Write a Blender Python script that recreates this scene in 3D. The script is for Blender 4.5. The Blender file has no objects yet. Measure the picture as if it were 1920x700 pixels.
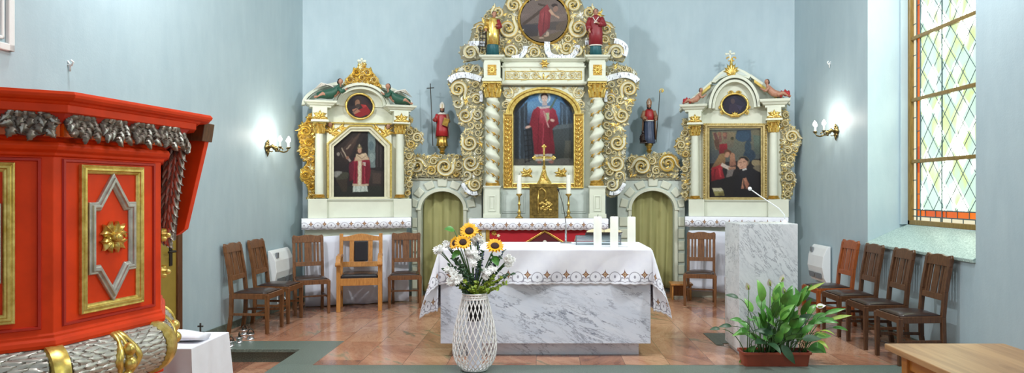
import bpy, bmesh, math, random
from mathutils import Vector, Matrix
PI = math.pi
SC = bpy.context.scene
COL = SC.collection
rnd = random.Random(7)

# ---------------------------------------------------------------- camera frame (1920 x 700)
F, CX, CY, H = 1300.0, 1017.0, 360.0, 1.58

def X(px, d): return (px - CX) * d / F
def Z(py, d): return H - (py - CY) * d / F
def DZ(py, z=0.0): return (H - z) * F / (py - CY)

class Plane:
    """an upright plane: origin (ox, oy), turned by a about z; gives local u, z of a sight line"""
    def __init__(s, ox, oy, a=0.0):
        s.ox, s.oy, s.a = ox, oy, a; s.c, s.s = math.cos(a), math.sin(a)
    def u(s, px):
        r = (px - CX) / F
        return (r * s.oy - s.ox) / (s.c - r * s.s)
    def uz(s, px, py):
        u = s.u(px); d = s.oy + s.s * u
        return (u, H - (py - CY) * d / F)
    def k(s, px=None):
        return (s.oy) / F

def lin(v):
    v /= 255.0
    return v / 12.92 if v <= 0.04045 else ((v + 0.055) / 1.055) ** 2.4
def rgb(r, g, b): return (lin(r), lin(g), lin(b), 1.0)

# ---------------------------------------------------------------- shader expressions
class E:
    def __init__(s, nt, sock): s.nt, s.k = nt, sock
    def _m(s, op, *o, clamp=False):
        n = s.nt.nodes.new('ShaderNodeMath'); n.operation = op; n.use_clamp = clamp
        for i, v in enumerate((s,) + o):
            if isinstance(v, E): s.nt.links.new(v.k, n.inputs[i])
            else: n.inputs[i].default_value = v
        return E(s.nt, n.outputs[0])
    def __add__(s, o): return s._m('ADD', o)
    __radd__ = __add__
    def __sub__(s, o): return s._m('SUBTRACT', o)
    def __rsub__(s, o): return (s * -1.0) + o
    def __mul__(s, o): return s._m('MULTIPLY', o)
    __rmul__ = __mul__
    def __truediv__(s, o): return s._m('DIVIDE', o)
    def abs(s): return s._m('ABSOLUTE')
    def mod(s, o): return s._m('FLOORED_MODULO', o)
    def floor(s): return s._m('FLOOR')
    def sin(s): return s._m('SINE')
    def sqrt(s): return s._m('SQRT')
    def pow(s, o): return s._m('POWER', o)
    def lt(s, o): return s._m('LESS_THAN', o)
    def gt(s, o): return s._m('GREATER_THAN', o)
    def mn(s, o): return s._m('MINIMUM', o)
    def mx(s, o): return s._m('MAXIMUM', o)
    def clamp(s): return s._m('ADD', 0.0, clamp=True)
    def step(s, a, b):
        n = s.nt.nodes.new('ShaderNodeMapRange'); n.interpolation_type = 'SMOOTHSTEP'
        s.nt.links.new(s.k, n.inputs[0]); n.inputs[1].default_value = a; n.inputs[2].default_value = b
        return E(s.nt, n.outputs[0])

class M:
    """a material being built"""
    def __init__(s, name):
        s.m = bpy.data.materials.new(name); s.m.use_nodes = True
        s.nt = s.m.node_tree; s.n = s.nt.nodes
        s.b = s.n['Principled BSDF']; s.o = s.n['Material Output']
    def co(s, kind='Object'):
        t = s.n.new('ShaderNodeTexCoord'); return t.outputs[kind]
    def xyz(s, kind='Object', vec=None):
        t = s.n.new('ShaderNodeSeparateXYZ'); s.nt.links.new(vec if vec is not None else s.co(kind), t.inputs[0])
        return [E(s.nt, t.outputs[i]) for i in range(3)]
    def vec(s, x, y, z):
        t = s.n.new('ShaderNodeCombineXYZ')
        for i, v in enumerate((x, y, z)):
            if isinstance(v, E): s.nt.links.new(v.k, t.inputs[i])
            else: t.inputs[i].default_value = v
        return t.outputs[0]
    def map(s, vec, scale=(1,1,1), rot=(0,0,0), loc=(0,0,0)):
        t = s.n.new('ShaderNodeMapping'); s.nt.links.new(vec, t.inputs[0])
        t.inputs['Scale'].default_value = scale; t.inputs['Rotation'].default_value = rot; t.inputs['Location'].default_value = loc
        return t.outputs[0]
    def noise(s, vec, scale, detail=4, rough=0.55, dist=0.0):
        t = s.n.new('ShaderNodeTexNoise'); s.nt.links.new(vec, t.inputs['Vector'])
        t.inputs['Scale'].default_value = scale; t.inputs['Detail'].default_value = detail
        t.inputs['Roughness'].default_value = rough; t.inputs['Distortion'].default_value = dist
        return E(s.nt, t.outputs['Fac'])
    def wave(s, vec, scale, dist=2.0, detail=3, dscale=1.0):
        t = s.n.new('ShaderNodeTexWave'); s.nt.links.new(vec, t.inputs['Vector'])
        t.inputs['Scale'].default_value = scale; t.inputs['Distortion'].default_value = dist
        t.inputs['Detail'].default_value = detail; t.inputs['Detail Scale'].default_value = dscale
        return E(s.nt, t.outputs['Fac'])
    def voro(s, vec, scale, feature='F1', out='Distance'):
        t = s.n.new('ShaderNodeTexVoronoi'); s.nt.links.new(vec, t.inputs['Vector'])
        t.feature = feature; t.inputs['Scale'].default_value = scale
        return t.outputs[out]
    def white(s, vec):
        t = s.n.new('ShaderNodeTexWhiteNoise'); s.nt.links.new(vec, t.inputs['Vector'])
        return E(s.nt, t.outputs['Value'])
    def ramp(s, e, stops):
        t = s.n.new('ShaderNodeValToRGB'); s.nt.links.new(e.k, t.inputs[0])
        while len(t.color_ramp.elements) < len(stops): t.color_ramp.elements.new(0.5)
        for el, (p, c) in zip(t.color_ramp.elements, stops): el.position = p; el.color = c
        return t.outputs[0]
    def mix(s, f, a, b, mode='MIX'):
        t = s.n.new('ShaderNodeMix'); t.data_type = 'RGBA'; t.blend_type = mode
        for i, v in ((0, f), (6, a), (7, b)):
            if isinstance(v, E): s.nt.links.new(v.k, t.inputs[i])
            elif isinstance(v, bpy.types.NodeSocket): s.nt.links.new(v, t.inputs[i])
            else: t.inputs[i].default_value = v
        return t.outputs[2]
    def set(s, name, v):
        i = s.b.inputs[name]
        if isinstance(v, E): s.nt.links.new(v.k, i)
        elif isinstance(v, bpy.types.NodeSocket): s.nt.links.new(v, i)
        else: i.default_value = v
        return s
    def bump(s, e, strength=0.3, dist=0.01):
        t = s.n.new('ShaderNodeBump'); t.inputs['Strength'].default_value = strength; t.inputs['Distance'].default_value = dist
        s.nt.links.new(e.k, t.inputs['Height']); s.nt.links.new(t.outputs[0], s.b.inputs['Normal'])
        return s

def plain(name, c, rough=0.5, metal=0.0, var=0.12, scale=12.0, spec=0.5, bump=0.0):
    m = M(name); co = m.co()
    n = m.noise(co, scale)
    d = tuple(x * (1 - var) for x in c[:3]) + (1,); l = tuple(min(1, x * (1 + var)) for x in c[:3]) + (1,)
    m.set('Base Color', m.ramp(n, [(0.3, d), (0.7, l)])).set('Roughness', rough).set('Metallic', metal)
    m.b.inputs['Specular IOR Level'].default_value = spec
    if bump: m.bump(m.noise(co, scale * 4), bump, 0.004)
    return m.m

def wood(name, a, b, scale=1.0, rough=0.35, rot=(0,0,0)):
    m = M(name); co = m.map(m.co(), (3*scale, 0.25*scale, 3*scale) if rot[0] else (6*scale, 6*scale, 0.7*scale))
    w = m.noise(co, 5 if rot[0] else 9, 6, 0.6, 1.2)
    m.set('Base Color', m.ramp(w, [(0.32, a), (0.68, b)])).set('Roughness', rough)
    m.bump(w, 0.12, 0.002)
    return m.m

# ---------------------------------------------------------------- mesh builder
class MB:
    def __init__(s): s.v, s.f, s.mi, s.uv = [], [], [], {}
    def add(s, vs, fs, mi=0):
        b = len(s.v); s.v += [tuple(p) for p in vs]
        for f in fs: s.f.append(tuple(b + i for i in f)); s.mi.append(mi)
        return b
    def box(s, x0, x1, y0, y1, z0, z1, mi=0):
        s.add([(x0,y0,z0),(x1,y0,z0),(x1,y1,z0),(x0,y1,z0),(x0,y0,z1),(x1,y0,z1),(x1,y1,z1),(x0,y1,z1)],
              [(0,3,2,1),(4,5,6,7),(0,1,5,4),(1,2,6,5),(2,3,7,6),(3,0,4,7)], mi); return s
    def hexa(s, p, mi=0):      # 8 corners: bottom ring, top ring
        s.add(p, [(0,3,2,1),(4,5,6,7),(0,1,5,4),(1,2,6,5),(2,3,7,6),(3,0,4,7)], mi); return s
    def prism(s, pts, y0, y1, mi=0, mi_side=None):   # polygon in x,z pushed along y
        n = len(pts)
        a = sum(pts[i][0]*pts[(i+1)%n][1]-pts[(i+1)%n][0]*pts[i][1] for i in range(n))
        if a < 0: pts = pts[::-1]
        b = s.add([(x,y0,z) for x,z in pts]+[(x,y1,z) for x,z in pts], [tuple(range(n)), tuple(range(2*n-1,n-1,-1))], mi)
        for i in range(n):
            j = (i+1)%n; s.f.append((b+i, b+n+i, b+n+j, b+j)); s.mi.append(mi if mi_side is None else mi_side)
        return s
    def slab(s, pts, z0, z1, mi=0):                # polygon in x,y pushed along z
        n = len(pts)
        a = sum(pts[i][0]*pts[(i+1)%n][1]-pts[(i+1)%n][0]*pts[i][1] for i in range(n))
        if a < 0: pts = pts[::-1]
        b = s.add([(x,y,z0) for x,y in pts]+[(x,y,z1) for x,y in pts], [tuple(range(n-1,-1,-1)), tuple(range(n,2*n))], mi)
        for i in range(n):
            j = (i+1)%n; s.f.append((b+i, b+j, b+n+j, b+n+i)); s.mi.append(mi)
        return s
    def strip(s, A, B, y0, y1, mi=0, closed=False):  # band between two x,z paths pushed along y
        n = len(A)
        b = s.add([(x,y0,z) for x,z in A]+[(x,y0,z) for x,z in B]+[(x,y1,z) for x,z in A]+[(x,y1,z) for x,z in B], [], mi)
        for i in range(n if closed else n-1):
            j = (i+1)%n
            for q in ((b+i,b+j,b+n+j,b+n+i),(b+2*n+j,b+2*n+i,b+3*n+i,b+3*n+j),(b+i,b+2*n+i,b+2*n+j,b+j),(b+n+j,b+3*n+j,b+3*n+i,b+n+i)):
                s.f.append(q); s.mi.append(mi)
        if not closed:
            for i in (0, n-1): s.f.append((b+i,b+n+i,b+3*n+i,b+2*n+i)); s.mi.append(mi)
        return s
    def loft(s, rings, mi=0, cap=True, closed=True):
        n = len(rings[0]); b = s.add([p for r in rings for p in r], [], mi)
        for k in range(len(rings)-1):
            for i in range(n if closed else n-1):
                j = (i+1)%n; s.f.append((b+k*n+i, b+k*n+j, b+(k+1)*n+j, b+(k+1)*n+i)); s.mi.append(mi)
        if cap and closed:
            s.f.append(tuple(b+i for i in range(n-1,-1,-1))); s.mi.append(mi)
            e = b+(len(rings)-1)*n; s.f.append(tuple(e+i for i in range(n))); s.mi.append(mi)
        return s
    def lathe(s, prof, c=(0,0,0), seg=20, mi=0, cap=True, fn=None):
        R = []
        for r, z in prof:
            R.append([(c[0]+(r*(fn(t*2*PI/seg, z) if fn else 1))*math.cos(t*2*PI/seg), c[1]+(r*(fn(t*2*PI/seg, z) if fn else 1))*math.sin(t*2*PI/seg), c[2]+z) for t in range(seg)])
        return s.loft(R, mi, cap)
    def tube(s, pts, rad, seg=8, mi=0, cap=True, flat=1.0):
        P = [Vector(p) for p in pts]; n = len(P)
        if not hasattr(rad, '__len__'): rad = [rad]*n
        R = []; up = None
        for i in range(n):
            t = (P[min(i+1,n-1)]-P[max(i-1,0)])
            if t.length < 1e-9: t = Vector((0,0,1))
            t.normalize()
            if up is None:
                up = Vector((0,0,1)) if abs(t.z) < 0.9 else Vector((0,1,0))
            a = t.cross(up)
            if a.length < 1e-6: a = t.cross(Vector((1,0,0)))
            a.normalize(); bb = a.cross(t).normalized(); up = bb
            R.append([tuple(P[i]+a*(rad[i]*math.cos(k*2*PI/seg))+bb*(rad[i]*flat*math.sin(k*2*PI/seg))) for k in range(seg)])
        return s.loft(R, mi, cap)
    def ball(s, c, r, seg=12, rings=8, mi=0, rot=None):
        rx, ry, rz = r if hasattr(r, '__len__') else (r, r, r)
        R = []
        for k in range(rings+1):
            a = -PI/2 + PI*k/rings; cr = max(math.cos(a), 0.02)
            ring = []
            for i in range(seg):
                p = Vector((rx*cr*math.cos(i*2*PI/seg), ry*cr*math.sin(i*2*PI/seg), rz*math.sin(a)))
                if rot: p = rot @ p
                ring.append((c[0]+p.x, c[1]+p.y, c[2]+p.z))
            R.append(ring)
        return s.loft(R, mi)
    def xf(s, mat, start=0):
        for i in range(start, len(s.v)): s.v[i] = tuple(mat @ Vector(s.v[i]))
        return s
    def build(s, name, mats, parent=None, smooth=False, bevel=0.0, sub=0, loc=None, angle=None, solid=0.0):
        me = bpy.data.meshes.new(name); me.from_pydata(s.v, [], s.f); 
        for m in (mats if isinstance(mats, (list, tuple)) else [mats]): me.materials.append(m)
        me.polygons.foreach_set('material_index', s.mi)
        if smooth: me.polygons.foreach_set('use_smooth', [True]*len(s.f))
        me.validate(); me.update()
        if s.uv:
            u = me.uv_layers.new(name='UVMap')
            for l in me.loops: u.data[l.index].uv = s.uv.get(l.vertex_index, (0, 0))
        o = bpy.data.objects.new(name, me); COL.objects.link(o)
        if parent is not None: o.parent = parent
        if loc is not None: o.location = loc
        if solid: md = o.modifiers.new('s', 'SOLIDIFY'); md.thickness = solid; md.offset = 0
        if bevel: md = o.modifiers.new('b', 'BEVEL'); md.width = bevel; md.segments = 2; md.limit_method = 'ANGLE'; md.angle_limit = 0.6
        if sub: md = o.modifiers.new('u', 'SUBSURF'); md.levels = sub; md.render_levels = sub
        if angle is not None:
            bm = bmesh.new(); bm.from_mesh(me)
            for e in bm.edges:
                if len(e.link_faces) == 2 and e.calc_face_angle(0) > angle: e.smooth = False
            bm.to_mesh(me); bm.free()
        return o

def thing(name, label, cat, loc=(0,0,0), rz=0.0, group=None):
    o = bpy.data.objects.new(name, None); COL.objects.link(o)
    o.empty_display_size = 0.05; o.location = loc; o.rotation_euler = (0, 0, rz)
    return tag(o, label, cat, group)
def tag(o, label, cat, group=None):
    o['label'] = label; o['category'] = cat
    if group: o['group'] = group
    return o
def struct(o): o['kind'] = 'structure'; return o
def dup(root, loc, rz, label=None):
    def cp(o, par):
        c = o.copy(); COL.objects.link(c)
        if par is not None: c.parent = par
        for ch in o.children: cp(ch, c)
        return c
    r = cp(root, None); r.location = loc; r.rotation_euler = (0, 0, rz)
    if label: r['label'] = label
    return r
def arc(cx, cz, rx, rz, a0, a1, n):
    return [(cx+rx*math.cos(a0+(a1-a0)*i/n), cz+rz*math.sin(a0+(a1-a0)*i/n)) for i in range(n+1)]
# ---------------------------------------------------------------- materials
MT = {}
def wallpaint(name, a, b):
    m = M(name); co = m.co()
    n = m.noise(co, 0.8, 5, 0.6); n2 = m.noise(m.map(co, (3, 3, 0.8)), 2.5, 6, 0.65)
    m.set('Base Color', m.ramp(n*0.55+n2*0.45, [(0.3, a), (0.72, b)])).set('Roughness', 0.55)
    m.b.inputs['Specular IOR Level'].default_value = 0.35
    m.bump(m.noise(co, 6, 6)*0.7+m.noise(co, 60, 3)*0.3, 0.12, 0.02)
    return m.m
MT['wall'] = wallpaint('blue_wall_paint', rgb(166,187,196), rgb(185,204,210))
MT['ceil'] = wallpaint('ceiling_paint', rgb(222,226,224), rgb(236,238,236))
MT['cream'] = plain('cream_altar_paint', rgb(214,218,200), 0.42, var=0.05, scale=5)
MT['cream2'] = plain('carved_ivory', rgb(208,204,176), 0.4, var=0.08, scale=14)
MT['stone'] = plain('grey_green_stone', rgb(196,206,198), 0.6, var=0.08, scale=9, bump=0.1)
MT['silver'] = plain('silver_leaf', rgb(205,208,206), 0.33, 0.75, 0.12, 20)
MT['white_ban'] = None
m = M('lettered_banderole'); x, y, z = m.xyz()
k = m.noise(m.map(m.co(), (70, 70, 14)), 1.0, 2)
m.set('Base Color', m.ramp(k, [(0.36, rgb(92,98,112)), (0.42, rgb(226,231,236))])).set('Roughness', 0.35); MT['white_ban'] = m.m
def gold(name, a, b, rough=0.3, metal=0.75):
    m = M(name); n = m.noise(m.co(), 25, 4)
    m.set('Base Color', m.ramp(n, [(0.3, a), (0.7, b)])).set('Roughness', rough).set('Metallic', metal)
    return m.m
MT['gold'] = gold('gold_leaf', rgb(194,158,70), rgb(242,218,132), 0.28)
MT['gold_d'] = gold('old_gold', rgb(168,128,54), rgb(226,186,96), 0.32)
MT['pale_gold'] = gold('pale_gold', rgb(166,146,92), rgb(206,186,130), 0.36, 0.5)
MT['ground'] = plain('shade_toned_carving_ground', rgb(134,130,104), 0.6, var=0.15, scale=14)  # shade of the gaps between scrolls, put into the board colour
MT['dark_brass'] = gold('dark_brass', rgb(88,76,44), rgb(140,122,76), 0.35, 0.85)
MT['brass'] = gold('brass', rgb(150,120,58), rgb(206,176,100), 0.28, 0.9)
MT['bronze'] = gold('bronze_door', rgb(92,74,36), rgb(150,124,64), 0.4, 0.8)
MT['red'] = plain('pulpit_red', rgb(220,60,10), 0.45, var=0.16, scale=5, spec=0.25)
MT['red_d'] = plain('pulpit_dark_red', rgb(182,36,14), 0.45, var=0.14, scale=4)
MT['orange'] = plain('pulpit_reflected_light', rgb(228,96,16), 0.4, var=0.15, scale=8)  # reflected light on the frieze, painted in as orange
MT['old_silver'] = plain('tarnished_silver', rgb(124,113,104), 0.4, 0.6, 0.28, 26)
MT['pul_silver'] = plain('pulpit_silver', rgb(188,184,176), 0.36, 0.6, 0.22, 22)
MT['crimson'] = plain('crimson_frontal', rgb(168,8,30), 0.6, var=0.08)
MT['dark_red'] = plain('dark_niche_red', rgb(84,8,18), 0.7)
MT['linen'] = plain('white_linen', rgb(232,234,242), 0.75, var=0.03, scale=8)
MT['linen2'] = plain('pale_linen', rgb(216,220,232), 0.8, var=0.05, scale=5)
MT['wax'] = plain('white_wax', rgb(240,242,230), 0.4, var=0.02)
MT['wick'] = plain('burnt_wick', rgb(50,46,44), 0.9)
MT['chair'] = wood('brown_chair_wood', rgb(84,52,29), rgb(130,86,50), 1.0, 0.33)
MT['chair_d'] = wood('dark_chair_wood', rgb(64,40,25), rgb(104,68,42), 1.0, 0.33)
MT['chair_o'] = wood('reddish_chair_wood', rgb(122,58,24), rgb(164,88,40), 1.0, 0.33)
MT['arm'] = wood('honey_oak', rgb(160,104,48), rgb(196,138,72), 1.0, 0.35)
MT['table'] = wood('table_oak', rgb(146,106,66), rgb(184,142,96), 0.8, 0.4, (PI/2, 0, 0))
MT['table_s'] = wood('table_oak_edge', rgb(168,108,44), rgb(196,134,60), 0.8, 0.4, (PI/2, 0, 0))
MT['leather'] = plain('brown_leather', rgb(52,38,34), 0.28, var=0.2, scale=20, bump=0.1)
MT['leather_b'] = plain('black_leather', rgb(28,24,26), 0.25, var=0.2, scale=20, bump=0.1)
MT['white_plastic'] = plain('white_enamel', rgb(232,236,236), 0.35, var=0.02)
MT['grey_plastic'] = plain('grey_grille', rgb(120,126,130), 0.5)
MT['black'] = plain('black_plastic', rgb(22,22,24), 0.4)
MT['iron'] = plain('dark_iron', rgb(64,60,52), 0.4, 0.6)
MT['steel'] = plain('steel', rgb(190,190,192), 0.25, 0.9)
MT['skin'] = plain('painted_flesh', rgb(176,128,104), 0.5, var=0.06, scale=30)
MT['hair'] = plain('dark_brown_hair', rgb(52,36,30), 0.6)
MT['st_red'] = plain('statue_red', rgb(166,34,38), 0.4, var=0.15, scale=20)
MT['st_wine'] = plain('statue_wine_red', rgb(128,30,38), 0.45, var=0.15, scale=20)
MT['st_teal'] = plain('statue_teal', rgb(28,86,92), 0.45, var=0.18, scale=20)
MT['st_green'] = plain('statue_green', rgb(40,84,66), 0.45, var=0.18, scale=20)
MT['st_slate'] = plain('statue_slate_blue', rgb(72,84,108), 0.45, var=0.15, scale=20)
MT['st_white'] = plain('statue_white', rgb(222,216,204), 0.5, var=0.06, scale=20)
MT['st_tan'] = plain('statue_ochre_cape', rgb(150,112,82), 0.5, var=0.12, scale=20)
MT['door'] = plain('ochre_door', rgb(150,128,52), 0.45, var=0.06)
MT['frame_wood'] = wood('brown_door_frame', rgb(70,42,24), rgb(108,68,40))
MT['win_frame'] = wood('olive_window_frame', rgb(116,92,40), rgb(150,122,62))
MT['lead'] = plain('lead_came', rgb(84,104,108), 0.5, 0.2)
MT['terra'] = plain('terracotta_plastic', rgb(150,66,44), 0.4, var=0.06)
MT['soil'] = plain('soil', rgb(52,36,28), 0.95, var=0.4, scale=60, bump=0.6)
MT['cane'] = plain('white_cane', rgb(240,240,238), 0.45, var=0.04)
MT['petal_y'] = plain('sunflower_yellow', rgb(246,176,10), 0.5, var=0.16, scale=40)
MT['petal_w'] = plain('white_petal', rgb(250,251,248), 0.55, var=0.03, scale=40)
MT['seed'] = plain('dark_seed_disc', rgb(52,26,16), 0.8, var=0.4, scale=120)
MT['stem'] = plain('green_stem', rgb(74,112,58), 0.5, var=0.2)
MT['leaf'] = plain('leaf_green', rgb(74,134,52), 0.35, var=0.35, scale=14)
MT['leaf_l'] = plain('lime_leaf', rgb(142,166,56), 0.45, var=0.25, scale=20)
MT['leaf_m'] = plain('bright_leaf', rgb(104,160,66), 0.35, var=0.25, scale=14)
MT['leaf_d'] = plain('dark_leaf', rgb(44,78,48), 0.42, var=0.25, scale=20)
MT['leaf_b'] = plain('blue_thistle', rgb(66,76,108), 0.6, var=0.2, scale=20)
MT['curtain'] = plain('olive_curtain', rgb(168,166,112), 0.8, var=0.08, scale=3)
MT['paper'] = plain('cream_page', rgb(238,228,186), 0.7, var=0.03)

# acrylic book stand: see-through with a grey tint
m = M('clear_acrylic'); m.set('Base Color', rgb(214,226,230)).set('Roughness', 0.06).set('Transmission Weight', 0.85); m.b.inputs['IOR'].default_value = 1.2; MT['acrylic'] = m.m
# glowing bulb
m = M('lit_bulb'); m.set('Base Color', (1,1,1,1)).set('Emission Color', rgb(255,244,226)).set('Emission Strength', 14.0); MT['bulb'] = m.m

# Carrara marble
def marble(name, a, b, c, sc=1.0, rot=(0, 0.6, 0)):
    m = M(name); ro = m.map(m.co(), (1,1,1), rot); co = m.map(ro, (0.8*sc, 1.0*sc, 3.0*sc))
    n = m.noise(co, 2.2, 8, 0.62, 0.3)
    v = (m.noise(co, 3.4, 9, 0.68, 0.35) - 0.5).abs()
    v = v.step(0.0, 0.03)
    mask = m.noise(m.map(ro, (1,1,2.0), (0,0,0), (3,1,2)), 2.4, 4).step(0.42, 0.62)
    sp = m.noise(m.map(ro, (7*sc, 9*sc, 26*sc)), 1.5, 5, 0.62).step(0.58, 0.68)
    base = m.ramp(n, [(0.3, b), (0.7, a)])
    c1 = m.mix((1.0 - v) * (0.12 + 0.6 * mask), base, c)
    c2 = m.mix(sp * mask * 0.75, c1, c)
    m.set('Base Color', c2).set('Roughness', 0.22)
    return m.m
MT['marble'] = marble('white_carrara_marble', rgb(234,239,249), rgb(212,221,236), rgb(104,112,134), 1.0, (0, -0.42, 0))
MT['marble2'] = marble('white_lectern_marble', rgb(226,230,232), rgb(206,212,216), rgb(112,118,130), 1.5, (0, -0.95, 0))

# terrazzo / granite
def granite(name, a, b, c, rough=0.35, sc=90):
    m = M(name); co = m.co()
    n = m.noise(co, sc, 3, 0.7); n2 = m.noise(co, 1.5, 4)
    base = m.ramp(n, [(0.33, a), (0.5, b), (0.66, c)])
    m.set('Base Color', m.mix(n2*0.35, base, b)).set('Roughness', rough)
    return m.m
MT['granite'] = granite('green_grey_granite', rgb(72,86,80), rgb(98,112,104), rgb(126,138,128), 0.3)
MT['granite_d'] = granite('dark_hatch', rgb(54,60,54), rgb(76,82,74), rgb(100,104,94), 0.5)
MT['sill'] = granite('speckled_sill', rgb(110,138,134), rgb(160,184,178), rgb(206,222,214), 0.35, 70)

# pink / green marble slabs: 0.405 m columns of slabs laid along the axis
m = M('pink_green_marble_slabs'); x, y, z = m.xyz()
u = (x + 2.095) / 0.4075; col = u.floor()
off = m.white(m.vec(col, 3.0, 1.0)) * 0.8
v = (y + off) / 0.80; row = v.floor()
cid = m.vec(col, row, 0.0)
r1 = m.white(cid); r2 = m.white(m.vec(row, col, 7.0))
ang = r2 * 1.2 - 0.2
# veins run in a slab's own direction
px_ = x + r1 * 9.0; py_ = y + r2 * 5.0
a1 = m.vec(px_ * 1.0 + py_ * (r2 - 0.35) * 1.6, py_ * 0.28 - px_ * (r2 - 0.35) * 0.5, r1 * 4.0)
n1 = m.noise(a1, 4.2, 7, 0.6, 0.8); n2 = m.noise(a1, 9.0, 6, 0.65, 1.5)
base = m.ramp(n1 * 0.7 + r1 * 0.3, [(0.28, rgb(128,86,70)), (0.45, rgb(174,124,98)), (0.6, rgb(194,150,122)), (0.75, rgb(154,102,80))])
gv = n1.step(0.56, 0.66) * r2.gt(0.45)
base = m.mix(gv * 0.75, base, rgb(118,122,98))
dv = (n2 - 0.5).abs().step(0.0, 0.03)
base = m.mix((1.0 - dv) * 0.35, base, rgb(110,66,54))
fu = (u - u.floor() - 0.5).abs(); fv = (v - v.floor() - 0.5).abs()
joint = fu.gt(0.4925).mx(fv.gt(0.4965))
base = m.mix(joint * 0.6, base, rgb(84,58,48))
m.set('Base Color', base).set('Roughness', 0.16); m.b.inputs['Specular IOR Level'].default_value = 0.6
MT['slabs'] = m.m

# lace-edged cloth: uv.x runs along the hem, uv.y is the height above it (metres)
def lace(name, per, hgt, star=(0.040, 0.045), dark=rgb(132,130,142)):
    m = M(name); u, v, w = m.xyz('UV')
    p = ((u / per) - (u / per).floor() - 0.5) * per
    a = p.abs(); q = (v - hgt * 0.72).abs()
    s_ = (a / star[0]).sqrt() + (q / star[1]).sqrt()
    outline = s_.gt(0.86) * s_.lt(1.06); inner = s_.lt(0.86)
    cross = inner * (a.lt(0.0022).mx(q.lt(0.0022)))
    q_ = a / per; w_ = v / hgt
    def ell(cx, cy, rx, ry): return (((q_ - cx) / rx).pow(2.0) + ((w_ - cy) / ry).pow(2.0)).sqrt()
    arch = (ell(0.5, 0.40, 0.30, 0.50) - 1.0).abs().lt(0.055) * w_.gt(0.42)
    moon = ell(0.29, 0.36, 0.115, 0.21).lt(1.0) * ell(0.345, 0.47, 0.115, 0.22).gt(1.0)
    moon2 = ell(0.13, 0.40, 0.085, 0.13).lt(1.0) * ell(0.12, 0.30, 0.10, 0.14).gt(1.0)
    eye = ell(0.5, 0.56, 0.055, 0.11).lt(1.0)
    wav = (w_ - 0.16 - 0.07 * ((q_ * 4.0 * PI).sin().abs())).abs().lt(0.022)
    inlace = v.lt(hgt * 1.02)
    g = (arch.mx(moon).mx(moon2).mx(eye).mx(wav)) * inlace * (1.0 - s_.lt(1.06))
    n = m.noise(m.co(), 9, 3)
    base = m.ramp(n, [(0.3, rgb(228,230,240)), (0.7, rgb(238,240,246))])
    base = m.mix(g * 0.85, base, dark)
    base = m.mix(inner, base, rgb(206,178,140))
    base = m.mix(outline.mx(cross), base, rgb(120,74,56))
    m.set('Base Color', base).set('Roughness', 0.75)
    return m.m
MT['lace'] = lace('lace_edged_linen', 0.185, 0.135, (0.046, 0.055))
MT['lace_s'] = lace('lace_edged_mensa_cloth', 0.178, 0.105, (0.042, 0.048))

# stained glass, lit by the day outside: pale green, straw and white quarries, orange border
m = M('stained_glass'); x, y, z = m.xyz()
du = ((y / 0.215 + z / 0.26) * 1.0).floor(); dv = ((y / 0.215 - z / 0.26) * 1.0).floor()
rr = m.white(m.vec(du, dv, 2.0)); nn = m.noise(m.map(m.co(), (1, 1.1, 0.5)), 1.6, 3)
c = m.ramp(nn * 0.75 + rr * 0.25, [(0.37, rgb(240,255,228)), (0.41, rgb(88,98,94)), (0.50, rgb(82,97,88)), (0.54, rgb(88,96,62)), (0.58, rgb(94,99,90)), (0.62, rgb(238,255,226))])
m.set('Base Color', rgb(60,70,68)).set('Roughness', 0.2).set('Emission Color', c).set('Emission Strength', 8.0); MT['glass'] = m.m
m = M('orange_glass'); x, y, z = m.xyz(); r = m.white(m.vec((y / 0.2).floor(), (z / 0.3).floor(), 0.0))
m.set('Base Color', rgb(90,30,8)).set('Roughness', 0.2).set('Emission Color', m.ramp(r, [(0.2, rgb(222,92,20)), (0.8, rgb(250,128,30))])).set('Emission Strength', 0.95); MT['glass_o'] = m.m
m = M('straw_glass'); m.set('Base Color', rgb(80,80,60)).set('Roughness', 0.2).set('Emission Color', rgb(240,232,200)).set('Emission Strength', 0.95); MT['glass_p'] = m.m

# painted panels: the picture's own colours, kept per face corner
m = M('oil_painting'); a = m.n.new('ShaderNodeAttribute'); a.attribute_name = 'Col'
n = m.noise(m.co(), 40, 5)
m.set('Base Color', m.mix(0.22 + n * 0.2, a.outputs['Color'], rgb(34,28,26), 'MIX')).set('Roughness', 0.4); m.b.inputs['Specular IOR Level'].default_value = 0.25; MT['paint'] = m.m
# ---------------------------------------------------------------- the room
def wl(d): return -3.575 + 0.06 * (d - 8.05)      # left wall
WR = 3.80                                          # right wall
TOP = 6.6
Lc = (wl(10.0), 10.0); B1 = (-1.248, 10.886); B2 = (1.40, 11.18); Rc = (3.80, 10.45)

def wall_between(name, p, q, t=0.3, z0=-0.2, z1=TOP, ext0=0.0, ext1=0.0):
    p, q = Vector(p), Vector(q); d = (q - p).normalized(); nrm = Vector((-d.y, d.x))   # outward = left of travel
    p = p - d*ext0; q = q + d*ext1
    mb = MB(); mb.slab([tuple(p), tuple(q), tuple(q+nrm*t), tuple(p+nrm*t)], z0, z1)
    return struct(mb.build(name, MT['wall']))
wall_between('wall_left', (wl(-3.2), -3.2), Lc, ext1=0.0)
wall_between('wall_back_left', Lc, B1, ext0=0.25)
wall_between('wall_back', B1, B2, ext0=0.1, ext1=0.1)
wall_between('wall_back_right', B2, Rc, ext1=0.25)
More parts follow.
